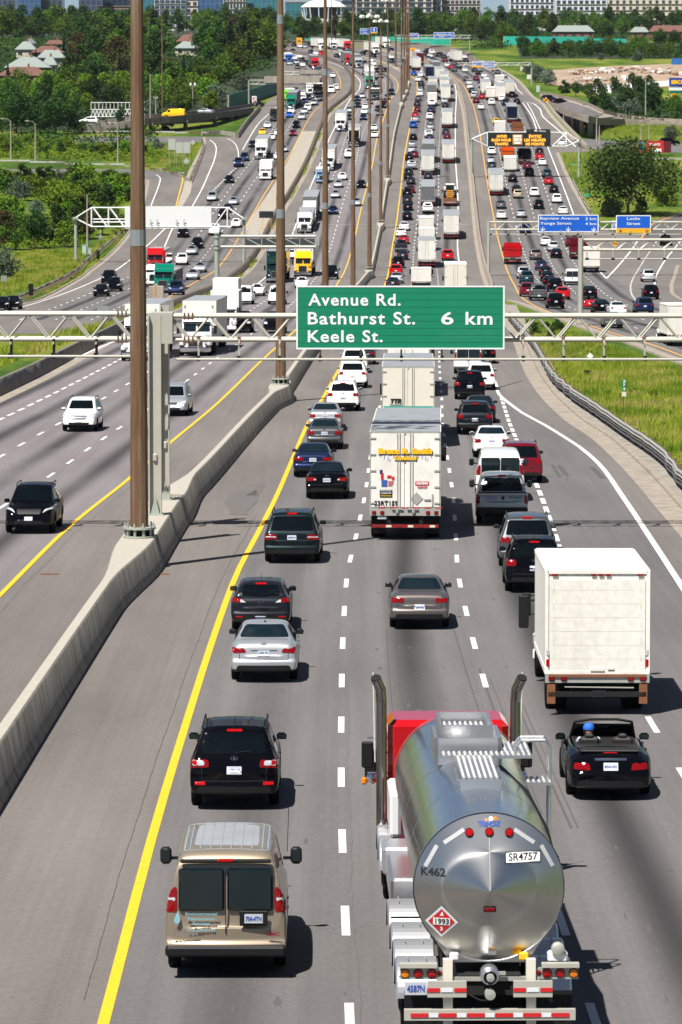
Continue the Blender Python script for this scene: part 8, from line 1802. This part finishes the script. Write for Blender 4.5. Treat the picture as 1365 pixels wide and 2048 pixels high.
# ================================================================ BRIDGES, WALLS, HOUSES, TOWERS
def deck(name, near, far, th, label, cat, piers=(), surf='lane_asphalt', rail=.8, m='dark_concrete', pm='dark_concrete'):
    """near / far: (x, y, up) pixel points of the two deck edges"""
    A = [gp(*p) for p in near]; B = [gp(*p) for p in far]; n = len(A); root = empty(name, A[0], label=label, cat=cat); o = root.location; A = [a - o for a in A]; B = [b - o for b in B]; up = Vector((0, 0, 1)); mb = MB()
    V = A + B + [a - up * th for a in A] + [b - up * th for b in B]; fs = []
    for i in range(n - 1): fs += [(i, i+1, n+i+1, n+i), (2*n+i, 3*n+i, 3*n+i+1, 2*n+i+1), (i, 2*n+i, 2*n+i+1, i+1), (n+i, n+i+1, 3*n+i+1, 3*n+i)]
    mb.add(V, fs, m); mb.build('deck', root); mb = MB()
    def inset(P_, Q_, t): return [p.lerp(q, t) + up * .03 for p, q in zip(P_, Q_)]
    a, b = inset(A, B, .16), inset(A, B, .84); mb.add(a + b, [(i, i+1, n+i+1, n+i) for i in range(n-1)], surf); mb.build('road_surface', root)
    for E, F2 in ((A, B), (B, A)):
        mb = MB(); V = []
        for p, q in zip(E, F2): w_ = (q - p).normalized() * .3; V += [p - up * .1, p + up * rail, p + w_ + up * rail, p + w_ - up * .1]
        mb.add(V, [(4*i+j, 4*i+4+j, 4*i+4+(j+1) % 4, 4*i+(j+1) % 4) for i in range(n-1) for j in range(4)] + [(0, 1, 2, 3), (4*n-4, 4*n-3, 4*n-2, 4*n-1)], pm); mb.build('parapet', root)
    for (i, t, w_) in piers:
        for s in (.18, .5, .82):
            p = A[i].lerp(A[i+1], t).lerp(B[i].lerp(B[i+1], t), s); mb = MB(); mb.tube((p.x, p.y, p.z - th), (p.x, p.y, p.z - 8), w_, m, n=10); mb.build('pier', root)
        p0 = A[i].lerp(A[i+1], t); p1 = B[i].lerp(B[i+1], t); mb = MB(); mb.box(((p0 + p1) / 2 - up * (th + .35)), (w_ * 2, (p1 - p0).length * .95, .7), m, rz=math.atan2((p1 - p0).y, (p1 - p0).x) - math.pi / 2); mb.build('pier_cap', root)
    return root
LB = deck('flyover', [(150, 262, .3), (210, 258, .8), (252, 249, 2.2), (290, 243, 2.9), (350, 238, 3.0), (420, 232, 2.7), (470, 226, 1.7), (508, 220, .8)], [(150, 250, .3), (210, 246, .8), (252, 240, 2.2), (290, 236, 2.9), (350, 231.5, 3.0), (420, 225, 2.7), (468, 218.5, 1.7), (506, 212, .8)], .75, 'brown stained concrete flyover ramp crossing left behind the thick mast', 'bridge', [(4, .3, .5), (5, .2, .5), (5, .85, .5), (3, .2, .5)])
RB = deck('flyover', [(1085, 203, .2), (1099, 207, .5), (1132, 224, 3.4), (1155, 231, 5.2), (1178, 238, 4.8), (1205, 243, 2.2), (1250, 244, .6), (1300, 246, .3), (1400, 252, .3)], [(1080, 188, .2), (1110, 193, .5), (1150, 202, 2.0), (1180, 212, 2.6), (1208, 226, 2.2), (1235, 232, 1.2), (1262, 236, .6), (1300, 241, .3), (1400, 246, .3)], .8, 'sand coloured concrete flyover curving off to the right over a dark underpass', 'bridge', [(1, .6, .5), (2, .5, .5), (3, .2, .5), (3, .9, .6)], m='kerb_concrete', pm='kerb_concrete')
def wall_run(name, px, h, m, label, cat, ribs=0, th=.25, cap=None):
    P_ = [gp(x, y) for x, y in px]; root = empty(name, P_[0], label=label, cat=cat); o = root.location; mb = MB()
    for a, b in zip(P_, P_[1:]):
        d = b - a; L = math.hypot(d.x, d.y); nrm = Vector((-d.y, d.x, 0)).normalized() * th; V = []
        for p in (a, b): V += [p - o + Vector((0, 0, -.8)), p - o + Vector((0, 0, h)), p - o + nrm + Vector((0, 0, h)), p - o + nrm + Vector((0, 0, -.8))]
        mb.add(V, [(0, 1, 5, 4), (1, 2, 6, 5), (2, 3, 7, 6), (0, 3, 2, 1), (4, 5, 6, 7)], m)
        if ribs:
            for i in range(int(L / ribs)): q = a + d * ((i + .5) * ribs / L) - o; mb.box((q.x, q.y, q.z + h / 2), (.12, .12, h), m, rz=math.atan2(d.y, d.x))
    mb.build('panels', root)
    if cap:
        mb = MB()
        for a, b in zip(P_, P_[1:]): d = b - a; mb.box(((a + b) / 2 - o + Vector((0, 0, h + .1))), (d.length, .4, .2), cap, rz=math.atan2(d.y, d.x))
        mb.build('coping', root)
    for p in (P_[0], P_[-1]): mb = MB(); q = p - o; mb.box((q.x, q.y, q.z + h / 2), (.35, .35, h + .2), 'pale_concrete'); mb.build('end_post', root)
wall_run('noise_wall', [(457, 218), (480, 211), (520, 200), (553, 188)], 3.6, 'teal_panel', 'dark teal noise wall left of the collector road', 'noise wall', 2.5)
wall_run('noise_wall', [(611, 88), (640, 88), (670, 88)], 2.3, 'teal_light', 'bright teal noise wall far left of the masts', 'noise wall', 2); wall_run('noise_wall', [(744, 89), (792, 89), (870, 90), (902, 91)], 3.2, 'teal_light', 'bright teal noise wall behind the far median masts', 'noise wall', 2)
wall_run('noise_wall', [(1008, 89), (1060, 90), (1130, 90), (1180, 90)], 3.4, 'teal_light', 'bright teal noise wall on the green ridge at right, western part', 'noise wall', 2); wall_run('noise_wall', [(1181, 91), (1252, 93)], 3.0, 'teal_light', 'bright teal noise wall on the ridge at right, part under the red roofs', 'noise wall', 2)
wall_run('retaining_wall', [(565, 92), (670, 91), (745, 91), (800, 93), (860, 98), (900, 104), (930, 112), (950, 124)], 1.9, 'kerb_concrete', 'long sand coloured retaining wall along the top bend', 'retaining wall', cap='pale_concrete')
wall_run('parapet_wall', [(404, 270), (440, 268), (470, 273)], .9, 'pale_concrete', 'pale low parapet under the left flyover', 'parapet', 1.5)
mat('under_shade', (.03, .028, .025), .9)  # added back walls, near-black to paint the shade under the decks
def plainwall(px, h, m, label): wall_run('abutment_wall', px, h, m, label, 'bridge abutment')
plainwall([(250, 251), (330, 249), (420, 244), (480, 234)], 2.0, 'under_shade', 'abutment wall in painted deck shade behind the left flyover piers'); plainwall([(1128, 246), (1165, 262), (1192, 256), (1205, 250)], 2.8, 'under_shade', 'abutment wall in painted deck shade inside the right underpass')
# lattice footbridge
g = gp(182, 246); fb = empty('lattice_bridge', g, label='white steel lattice bridge in the left wood', cat='bridge'); Wd = 13.0
mb = MB()
for dy in (0, 2.4):
    for z in (1.6, 3.3, 5.0): mb.tube((0, dy, z), (Wd, dy, z), .09, 'white_steel', n=6)
mb.build('chords', fb); mb = MB()
for i in range(14):
    for dy in (0, 2.4): mb.tube((i * Wd / 14, dy, 1.6), ((i + .5) * Wd / 14, dy, 3.3), .06, 'white_steel', n=4); mb.tube(((i + .5) * Wd / 14, dy, 3.3), ((i + 1) * Wd / 14, dy, 1.6), .06, 'white_steel', n=4); mb.tube((i * Wd / 14, dy, 3.3), (i * Wd / 14, dy, 5.0), .04, 'white_steel', n=4)
mb.build('lattice', fb); mb = MB(); mb.box((Wd / 2, 1.2, 1.6), (Wd, 2.4, .15), 'galvanised'); mb.build('deck', fb); mb = MB(); mb.box((.3, 1.2, .5), (.6, 2.4, 2.0), 'dark_concrete'); mb.build('pier', fb); mb = MB(); mb.box((Wd - .3, 1.2, .5), (.6, 2.4, 2.0), 'dark_concrete'); mb.build('pier', fb)
mat('roof_brown', (.14, .065, .05), .9, noise=.2, nscale=1); mat('roof_pale', (.22, .255, .235), .9, noise=.12, nscale=1); mat('roof_slate', (.12, .14, .16), .9, noise=.15, nscale=1); mat('brick_red', (.22, .10, .07), .9, noise=.25, nscale=2); mat('wall_cream', (.55, .50, .38), .9); mat('window_far', (.03, .04, .05), .15)
def house(x0, x1, ybase, ytop, roof, wall, label, hip=.45, dep=9):
    p = gp((x0 + x1) / 2, ybase); s = sc_at(p.y); W = (x1 - x0) / s; H = (ybase - ytop) / s; root = empty('house', p, label=label, cat='house'); wh = H * .55; mb = MB(); mb.box((0, dep / 2, wh / 2 - .5), (W - .9, dep, wh + 1), wall); mb.build('wall', root); mb = MB(); e = W / 2; r = W / 2 * hip
    mb.add([(-e, -.5, wh), (e, -.5, wh), (e, dep + .5, wh), (-e, dep + .5, wh), (-r, dep / 2, H), (r, dep / 2, H), (-e, -.5, wh - .15), (e, -.5, wh - .15)], [(0, 1, 5, 4), (1, 2, 5), (2, 3, 4, 5), (3, 0, 4), (0, 6, 7, 1), (3, 2, 1, 0)], roof); mb.build('roof', root)
    n = max(2, int(W / 3.5))
    for i in range(n): q = MB(); q.box((-W / 2 + W * (i + .5) / n, -.03, wh * .6), (1.3, .08, 1.1), 'window_far'); q.build('window', root)
    q = MB(); q.box((r * .4, dep / 2, H + .3), (.6, .6, 1.2), 'brick_red'); q.build('chimney', root)
house(-8, 99, 172, 133, 'roof_brown', 'brick_red', 'house with a wide brown hip roof at the left edge'); house(8, 101, 160, 113, 'roof_pale', 'brick_red', 'brick house with a pale green roof above the brown roof', .3); house(74, 130, 134, 99, 'roof_pale', 'wall_cream', 'cream house with a pale roof, right of the brick house', .5); house(62, 128, 120, 91, 'roof_brown', 'brick_red', 'house with a brown roof behind the cream house', .4)
house(30, 72, 118, 82, 'roof_pale', 'wall_cream', 'small house with grey green roof, upper left of the group', .3); house(47, 72, 98, 76, 'roof_slate', 'wall_cream', 'house with a slate grey gable above the others', .2); house(90, 128, 98, 79, 'roof_brown', 'wall_cream', 'farthest brown roofed house of the left group', .6); house(82, 114, 150, 112, 'roof_pale', 'wall_cream', 'lowest pale roofed cream house in the left group', .3)
house(348, 398, 112, 82, 'roof_pale', 'wall_cream', 'pale roofed house in the middle of the wood', .3); house(352, 402, 100, 68, 'roof_brown', 'brick_red', 'brown roofed house just behind the pale one in the wood', .4); house(1106, 1190, 78, 50, 'roof_pale', 'brick_red', 'long low house with a pale roof on the right ridge', .7); house(1262, 1300, 76, 53, 'roof_pale', 'brick_red', 'small house between the two long roofs on the right ridge', .5); house(1300, 1400, 78, 50, 'roof_brown', 'brick_red', 'long house with a dark red roof on the right ridge', .8)
# towers
def mk_glass(name, a, b, cx, cz):
    m, n, l, bs = nt(name); tc = n.new('ShaderNodeTexCoord').outputs['Object']; br = n.new('ShaderNodeTexBrick'); br.offset = 0; br.inputs['Scale'].default_value = 1; br.inputs['Brick Width'].default_value = cx; br.inputs['Row Height'].default_value = cz; br.inputs['Mortar Size'].default_value = .12
    br.inputs['Color1'].default_value = (*a, 1); br.inputs['Color2'].default_value = (*[v * 1.5 for v in a], 1); br.inputs['Mortar'].default_value = (*b, 1); sp = n.new('ShaderNodeSeparateXYZ'); cb = n.new('ShaderNodeCombineXYZ'); l.new(tc, sp.inputs[0]); l.new(mth(n, l, 'ADD', sp.outputs[0], sp.outputs[1]), cb.inputs[0]); l.new(sp.outputs[2], cb.inputs[1]); l.new(cb.outputs[0], br.inputs['Vector']); l.new(br.outputs['Color'], bs.inputs['Base Color']); bs.inputs['Roughness'].default_value = .25; bs.inputs['Specular IOR Level'].default_value = .8
mk_glass('curtain_blue', (.02, .06, .14), (.14, .17, .2), 2.6, 3.4); mk_glass('curtain_teal', (.02, .11, .14), (.12, .22, .24), 2.6, 3.4); mk_glass('curtain_dark', (.015, .035, .07), (.22, .15, .12), 3, 3.2)
def tower(x0, x1, ytop, ybase, zc, m, label, windows=None, dep=25, kind='office_tower'):
    a = P(x0, ybase, zc); b = P(x1, ytop, zc); g0 = gz(a.y); root = empty(kind, ((a.x + b.x) / 2, a.y, g0 - 2), label=label, cat='building'); W = b.x - a.x; H = b.z - g0 + 2; mb = MB(); mb.box((0, dep / 2, H / 2), (W, dep, H), m); mb.build('wall', root)
    mb = MB(); mb.box((0, dep / 2, H + .4), (W + .6, dep + .6, .8), 'pale_concrete' if windows else 'galvanised'); mb.build('roof', root)
    if windows:
        nx, nz, ww, wh, dz = windows; q = MB(); q.box((0, 0, 0), (ww, .25, wh), 'window_tower'); me = q.mesh('window'); top = H - 1.5 - wh / 2
        for j in range(nz):
            for i in range(nx): link('window', me, root, (-W / 2 + W * (i + .5) / nx, -.02, top - j * dz))
        mb = MB()
        for j in range(nz): mb.box((0, -.25, top - j * dz - wh / 2 - .3), (W * .98, .5, .25), 'pale_concrete')
        mb.build('balcony_slabs', root)
mat('window_tower', (.03, .05, .08), .15); mat('wall_warm', (.58, .52, .42), .85); mat('wall_white', (.66, .68, .70), .8); mat('wall_brownish', (.30, .20, .16), .9)
Z0 = 2350
tower(36, 82, -30, 40, Z0, 'curtain_blue', 'dark blue glass tower second from the left top edge'); tower(-20, 30, -30, 40, Z0 + 30, 'curtain_dark', 'dark tower cut by the top left corner'); tower(84, 124, -30, 40, Z0 + 20, 'curtain_dark', 'brown and blue gridded tower left of the thick mast'); tower(158, 206, -30, 40, Z0, 'curtain_dark', 'gridded blue block at the top above the houses')
tower(207, 262, -30, 40, Z0 + 30, 'wall_brownish', 'brown block just left of the thick mast top', (5, 5, 5, 4, 6)); tower(309, 372, -6, 50, Z0, 'wall_white', 'pale rounded office block with dark window bands', (6, 4, 2.6, 1.7, 3.2)); tower(372, 396, -30, 50, Z0 + 60, 'wall_warm', 'narrow beige block between the white and the blue blocks', (2, 5, 2, 2, 4)); tower(396, 446, -30, 60, Z0, 'curtain_blue', 'blue glass block left of the beige tower')
tower(447, 492, -30, 60, Z0 - 20, 'wall_warm', 'beige stone tower with narrow windows', (7, 5, 1.2, 3.0, 4.2)); tower(493, 555, -30, 60, Z0 + 10, 'curtain_teal', 'teal glass tower left of the second mast'); tower(571, 612, 4, 50, Z0, 'curtain_teal', 'low teal glass building left of the white dome'); tower(262, 308, -20, 40, Z0 + 40, 'curtain_teal', 'teal glass block hidden beside the thick mast top')
tower(684, 712, -30, 50, Z0, 'wall_white', 'white block with balconies right of the dome', (3, 7, 3.2, 2.2, 3.6)); tower(712, 800, -30, 50, Z0 - 10, 'wall_warm', 'cream apartment block behind the lamp rings', (6, 7, 3.0, 1.7, 2.9)); tower(800, 866, -30, 50, Z0 - 5, 'wall_warm', 'cream apartment block right of the masts', (4, 7, 3.0, 1.7, 2.9)); tower(866, 884, -30, 50, Z0 + 10, 'wall_white', 'narrow grey glassy block at the end of the cream flats', (2, 7, 1.6, 2.2, 3.5))
tower(884, 962, -30, 40, Z0 + 20, 'wall_warm', 'beige flats at the top, left of the monopole', (9, 6, 1.8, 1.7, 3.5)); tower(1020, 1110, -8, 40, Z0 + 40, 'wall_white', 'long white low block above the ridge trees', (9, 3, 1.6, 1.7, 3.5)); tower(1112, 1214, -30, 40, Z0, 'wall_white', 'white flats with blue windows above the ridge', (9, 5, 2.0, 1.7, 3.5)); tower(1216, 1400, -30, 36, Z0 + 30, 'wall_warm', 'beige flats at the top right corner', (14, 5, 1.6, 1.7, 3.5))
# white domed hall
c = P(648, 30, 2150); g0 = gz(c.y); dm = empty('domed_hall', (c.x, c.y, g0), label='white domed hall on slanted pillars between the masts', cat='building'); hz = P(648, 14, 2150).z - g0
mb = MB(); mb.lathe([(11.8, 0), (11.6, .5), (9, 2.2), (6, 3.4), (3, 4.1), (0, 4.4)], (0, 0, 1), (0, 0, hz), 'white_steel', 40); mb.build('roof', dm, 60); mb = MB(); mb.lathe([(8.4, -6.5), (8.8, 0)], (0, 0, 1), (0, 0, hz), 'window_tower', 32); mb.build('glass_drum', dm)
mb = MB(); mb.lathe([(9.8, -9), (9.8, -6.0), (0, -5.9)], (0, 0, 1), (0, 0, hz), 'white_steel', 32); mb.build('podium', dm)
for i in range(14): a = i * 6.283 / 14; mb = MB(); mb.tube((9.3 * math.cos(a), 9.3 * math.sin(a), hz - 12), (11.4 * math.cos(a), 11.4 * math.sin(a), hz), .35, 'white_steel', n=6); mb.build('pillar', dm)
tower(664, 700, 33, 62, 2000, 'wall_cream', 'small cream slope roofed block below the dome', None, 12, 'low_building')
# rubble, billboard, container, shop sign
rr = random.Random(11)
def f_rocks(pts, r, rng, m):
    mb = MB()
    for x, y in pts: s_ = r.uniform(.3, 1.6); mb.box((x, y, gz(y) + s_ * .3), (s_ * 1.4, s_, s_ * .8), r.choice(['pale_concrete', 'kerb_concrete', 'rust_brown', 'pale_gravel', 'dusty_soil', 'dusty_soil']), rz=r.random() * 3, rx=r.random() * .5, bev=.15 * s_)
    return mb
scatter('rubble', [([(1140, 150), (1270, 146), (1365, 152), (1365, 142), (1260, 138), (1150, 144)], 1), ([(1150, 165), (1300, 160), (1290, 156), (1150, 158)], .25)], 260, f_rocks, None, 31, 'heaps of broken concrete and soil on the dusty lot', 'rubble')
g = gp(1302, 311); bb = empty('billboard_trailer', g, label='red and cyan billboard trailer parked beside the side road', cat='trailer'); s_ = sc_at(g.y); W = 52 / s_; H = 24 / s_
mb = MB(); mb.box((0, 0, H / 2 + .6), (W, 1.6, H), 'ink_red'); mb.build('panel', bb); mb = MB(); mb.box((-W * .36, -.82, H / 2 + .8), (W * .26, .03, H * .7), 'cyan_print'); mb.build('cyan_print', bb); mb = MB(); mb.box((W * .22, -.82, H * .45), (W * .36, .03, H * .3), 'sign_white'); mb.build('white_print', bb); sign_text(bb, 'DYNAMITE', W * .42, .55, W * .15, H * .82 + .3, 'sign_white', .03, y=-.84)
mb = MB(); mb.prism([(-W / 2, .6), (-W / 2, .6 + H), (-W / 2 - 1.8, .9)], -.8, .8, 'ink_red'); mb.build('nose', bb)
for x in (-.8, .8): t_, k_ = wheel_mb(.45, .3, 12); t_.merge(k_); t_.build('wheel', bb, 35, (0, x, .45))
mb = MB(); mb.box((W / 2 + .8, 0, H / 2 + .6), (1.5, 1.6, H * .9), 'maroon_dark'); mb.build('tail_box', bb)
g = gp(1357, 129); cn = empty('container', g, label='blue shipping container at the right edge above the dusty lot', cat='container'); mb = MB(); mb.box((1, 1.2, 1.1), (6, 2.4, 2.0), 'container_blue'); mb.build('body', cn); mb = MB()
for i in range(14): mb.box((-1.8 + i * .43, -.03, 1.1), (.16, .06, 1.9), 'container_blue')
mb.build('corrugation', cn)
z_ = 1120; tl = P(1339.5, 155, z_); W = 54 / (F / z_); H = 17 / (F / z_); sg = empty('shop_sign', (tl.x + W / 2, tl.y, tl.z - H / 2), label='blue shop sign with big yellow letters cut by the right edge', cat='shop sign'); mb = MB(); mb.box((0, 0, 0), (W, .8, H), 'ikea_blue'); mb.build('panel', sg); sign_text(sg, 'IKEA', W * .86, H * .42, 0, 0, 'sign_amber2', .10, y=-.45)
mb = MB(); mb.box((-.8, 0, -H / 2 - .6), (W * .8, .5, .9), 'sign_white'); mb.box((-.8, 0, -H / 2 - 1.5), (W * .7, .5, .6), 'teal_panel'); mb.build('lower_panel', sg); mb = MB(); mb.lathe([(.9, 0), (0, -.2)], (0, 1, 0), (-2.2, -.1, -H / 2 - 2.3), 'sign_amber2', 14); mb.build('round_panel', sg); mb = MB(); mb.tube((0, .2, -H / 2), (0, .2, -H / 2 - 9), .3, 'galvanised'); mb.build('post', sg)
# vehicles on the ramps
def place_free(kind, col, x, y, up, ang, label, p2=None, lod=0):
    p = gp(x, y, up); (d, ax) = proto(kind, lod); M = Matrix.Translation(p) @ Matrix.Rotation(R(ang), 4, 'Z'); o = instance(kind, d, M, paint(col), MATS.get(p2)); o['category'] = CATN[kind]; o['label'] = label; o['group'] = '%ss on the highway' % NOUN[kind]
place_free('cargo_van', 'yellow', 362, 234.5, 3.05, 78, 'bright yellow cargo van on the left flyover'); place_free('sedan', 'silver', 420, 228, 2.75, 70, 'silver car on the left flyover right of the yellow van'); place_free('suv', 'white', 189, 247, 1.0, 82, 'white suv seen side on by the lattice bridge'); place_free('sedan', 'teal', 520, 213, .1, 150, 'dark car entering the left flyover behind the white board')
place_free('suv', 'navy', 1092, 202, .3, -45, 'dark suv entering the right flyover by the orange sign'); place_free('sedan', 'black', 1112, 207, 1.2, -50, 'black car on the right flyover'); place_free('sedan', 'white', 1126, 292, .05, -20, 'pale sedan on the ramp behind the message board brace'); place_free('suv', 'black', 1328, 290, .05, -85, 'black suv seen side on along the side road')

# ---------------------------------------------------------------- thin summer haze in the air
m = bpy.data.materials.new('haze'); m.use_nodes = True; n = m.node_tree.nodes; n.remove(n['Principled BSDF']); v = n.new('ShaderNodeVolumePrincipled'); v.inputs['Color'].default_value = (.78, .88, 1, 1); v.inputs['Density'].default_value = .000014
m.node_tree.links.new(v.outputs[0], n['Material Output'].inputs['Volume']); MATS['haze'] = m
mb = MB(); mb.box((0, 500, 85), (8200, 8000, 190), 'haze'); tag(mb.build('haze'), 'thin summer haze over the whole highway', 'haze', kind='stuff')
# ---------------------------------------------------------------- labels for the trees that stand in numbers
LOOK = dict(oak='dark rounded tree', oak2='broad green tree', maple='round green tree', poplar='tall narrow tree', lime='bright green tree', dark='tall dark tree', olive='silvery tree', spruce='dark pointed spruce', bronze='brownish tree', shrub='green shrub', shrub2='bright green shrub', shrub3='dark shrub', shrubs='grey green shrub')
def zone(x, y):
    if y < 300 and x < 560: xz = 'at the left edge' if x < 70 else 'near the house group' if x < 140 else 'left of thick mast' if x < 260 else 'right of thick mast' if x < 335 else 'around middle houses' if x < 420 else 'left of second mast'
    elif x < 420: xz = 'at the left edge' if x < 60 else 'by the wooden pole' if x > 150 else 'mid bushland'
    elif y < 90: xz = 'behind the masts' if x < 830 else 'right of the masts' if x < 960 else 'near the monopole' if x < 1100 else 'by long pale roof' if x < 1210 else 'by dark red roof'
    else: xz = 'left half' if x < 1210 else 'right half'
    return xz
tg = {}
ROWN = ['last row', 'second last row', 'third row back', 'fourth row back', 'fifth row back', 'sixth row back', 'seventh row back', 'eighth row back']
for g_ in set(t[4] for t in TREES):
    ts = [t for t in TREES if t[4] == g_]; ys_ = sorted(t[3] for t in ts); lo, hi = ys_[0], ys_[-1]; nb = max(1, min(8, int((hi - lo) / 11) + 1))
    for t in ts: b_ = min(nb - 1, int((t[3] - lo) / (hi - lo + 1e-6) * nb)); tg.setdefault((g_, LOOK[t[1]], zone(t[2], t[3]), b_, nb), []).append(t)
OR2 = ['first', 'second', 'third', 'fourth', 'fifth', 'sixth', 'seventh', 'eighth', 'ninth', 'tenth', 'eleventh', 'twelfth']
GS = {}
for (g_, lk, z_, b_, nb), ts in tg.items():
    ts.sort(key=lambda t: t[2]); wh = {'trees of the wood left of the highway': 'left wood', 'far trees of the left wood': 'far left wood', 'trees of the far right wood': 'far right wood', 'shrubs of the left bushland': 'left bushland', 'trees behind the far teal noise wall': 'noise wall wood', 'low trees above the dusty lot': 'lot slope', 'grove behind the right flyover': 'flyover grove', 'low shrubs above the rusty rail': 'rusty rail scrub', 'weed bushes beside the right guardrail': 'guardrail weeds', 'weed clumps in the right verge': 'right verge'}[g_]
    for i, t in enumerate(ts): t[0]['label'] = (('%s from left, ' % OR2[min(i, 11)]) if len(ts) > 1 else '') + '%s %s, %s, %s' % (lk, z_, ROWN[b_] if nb > 1 else 'beside the road', wh)
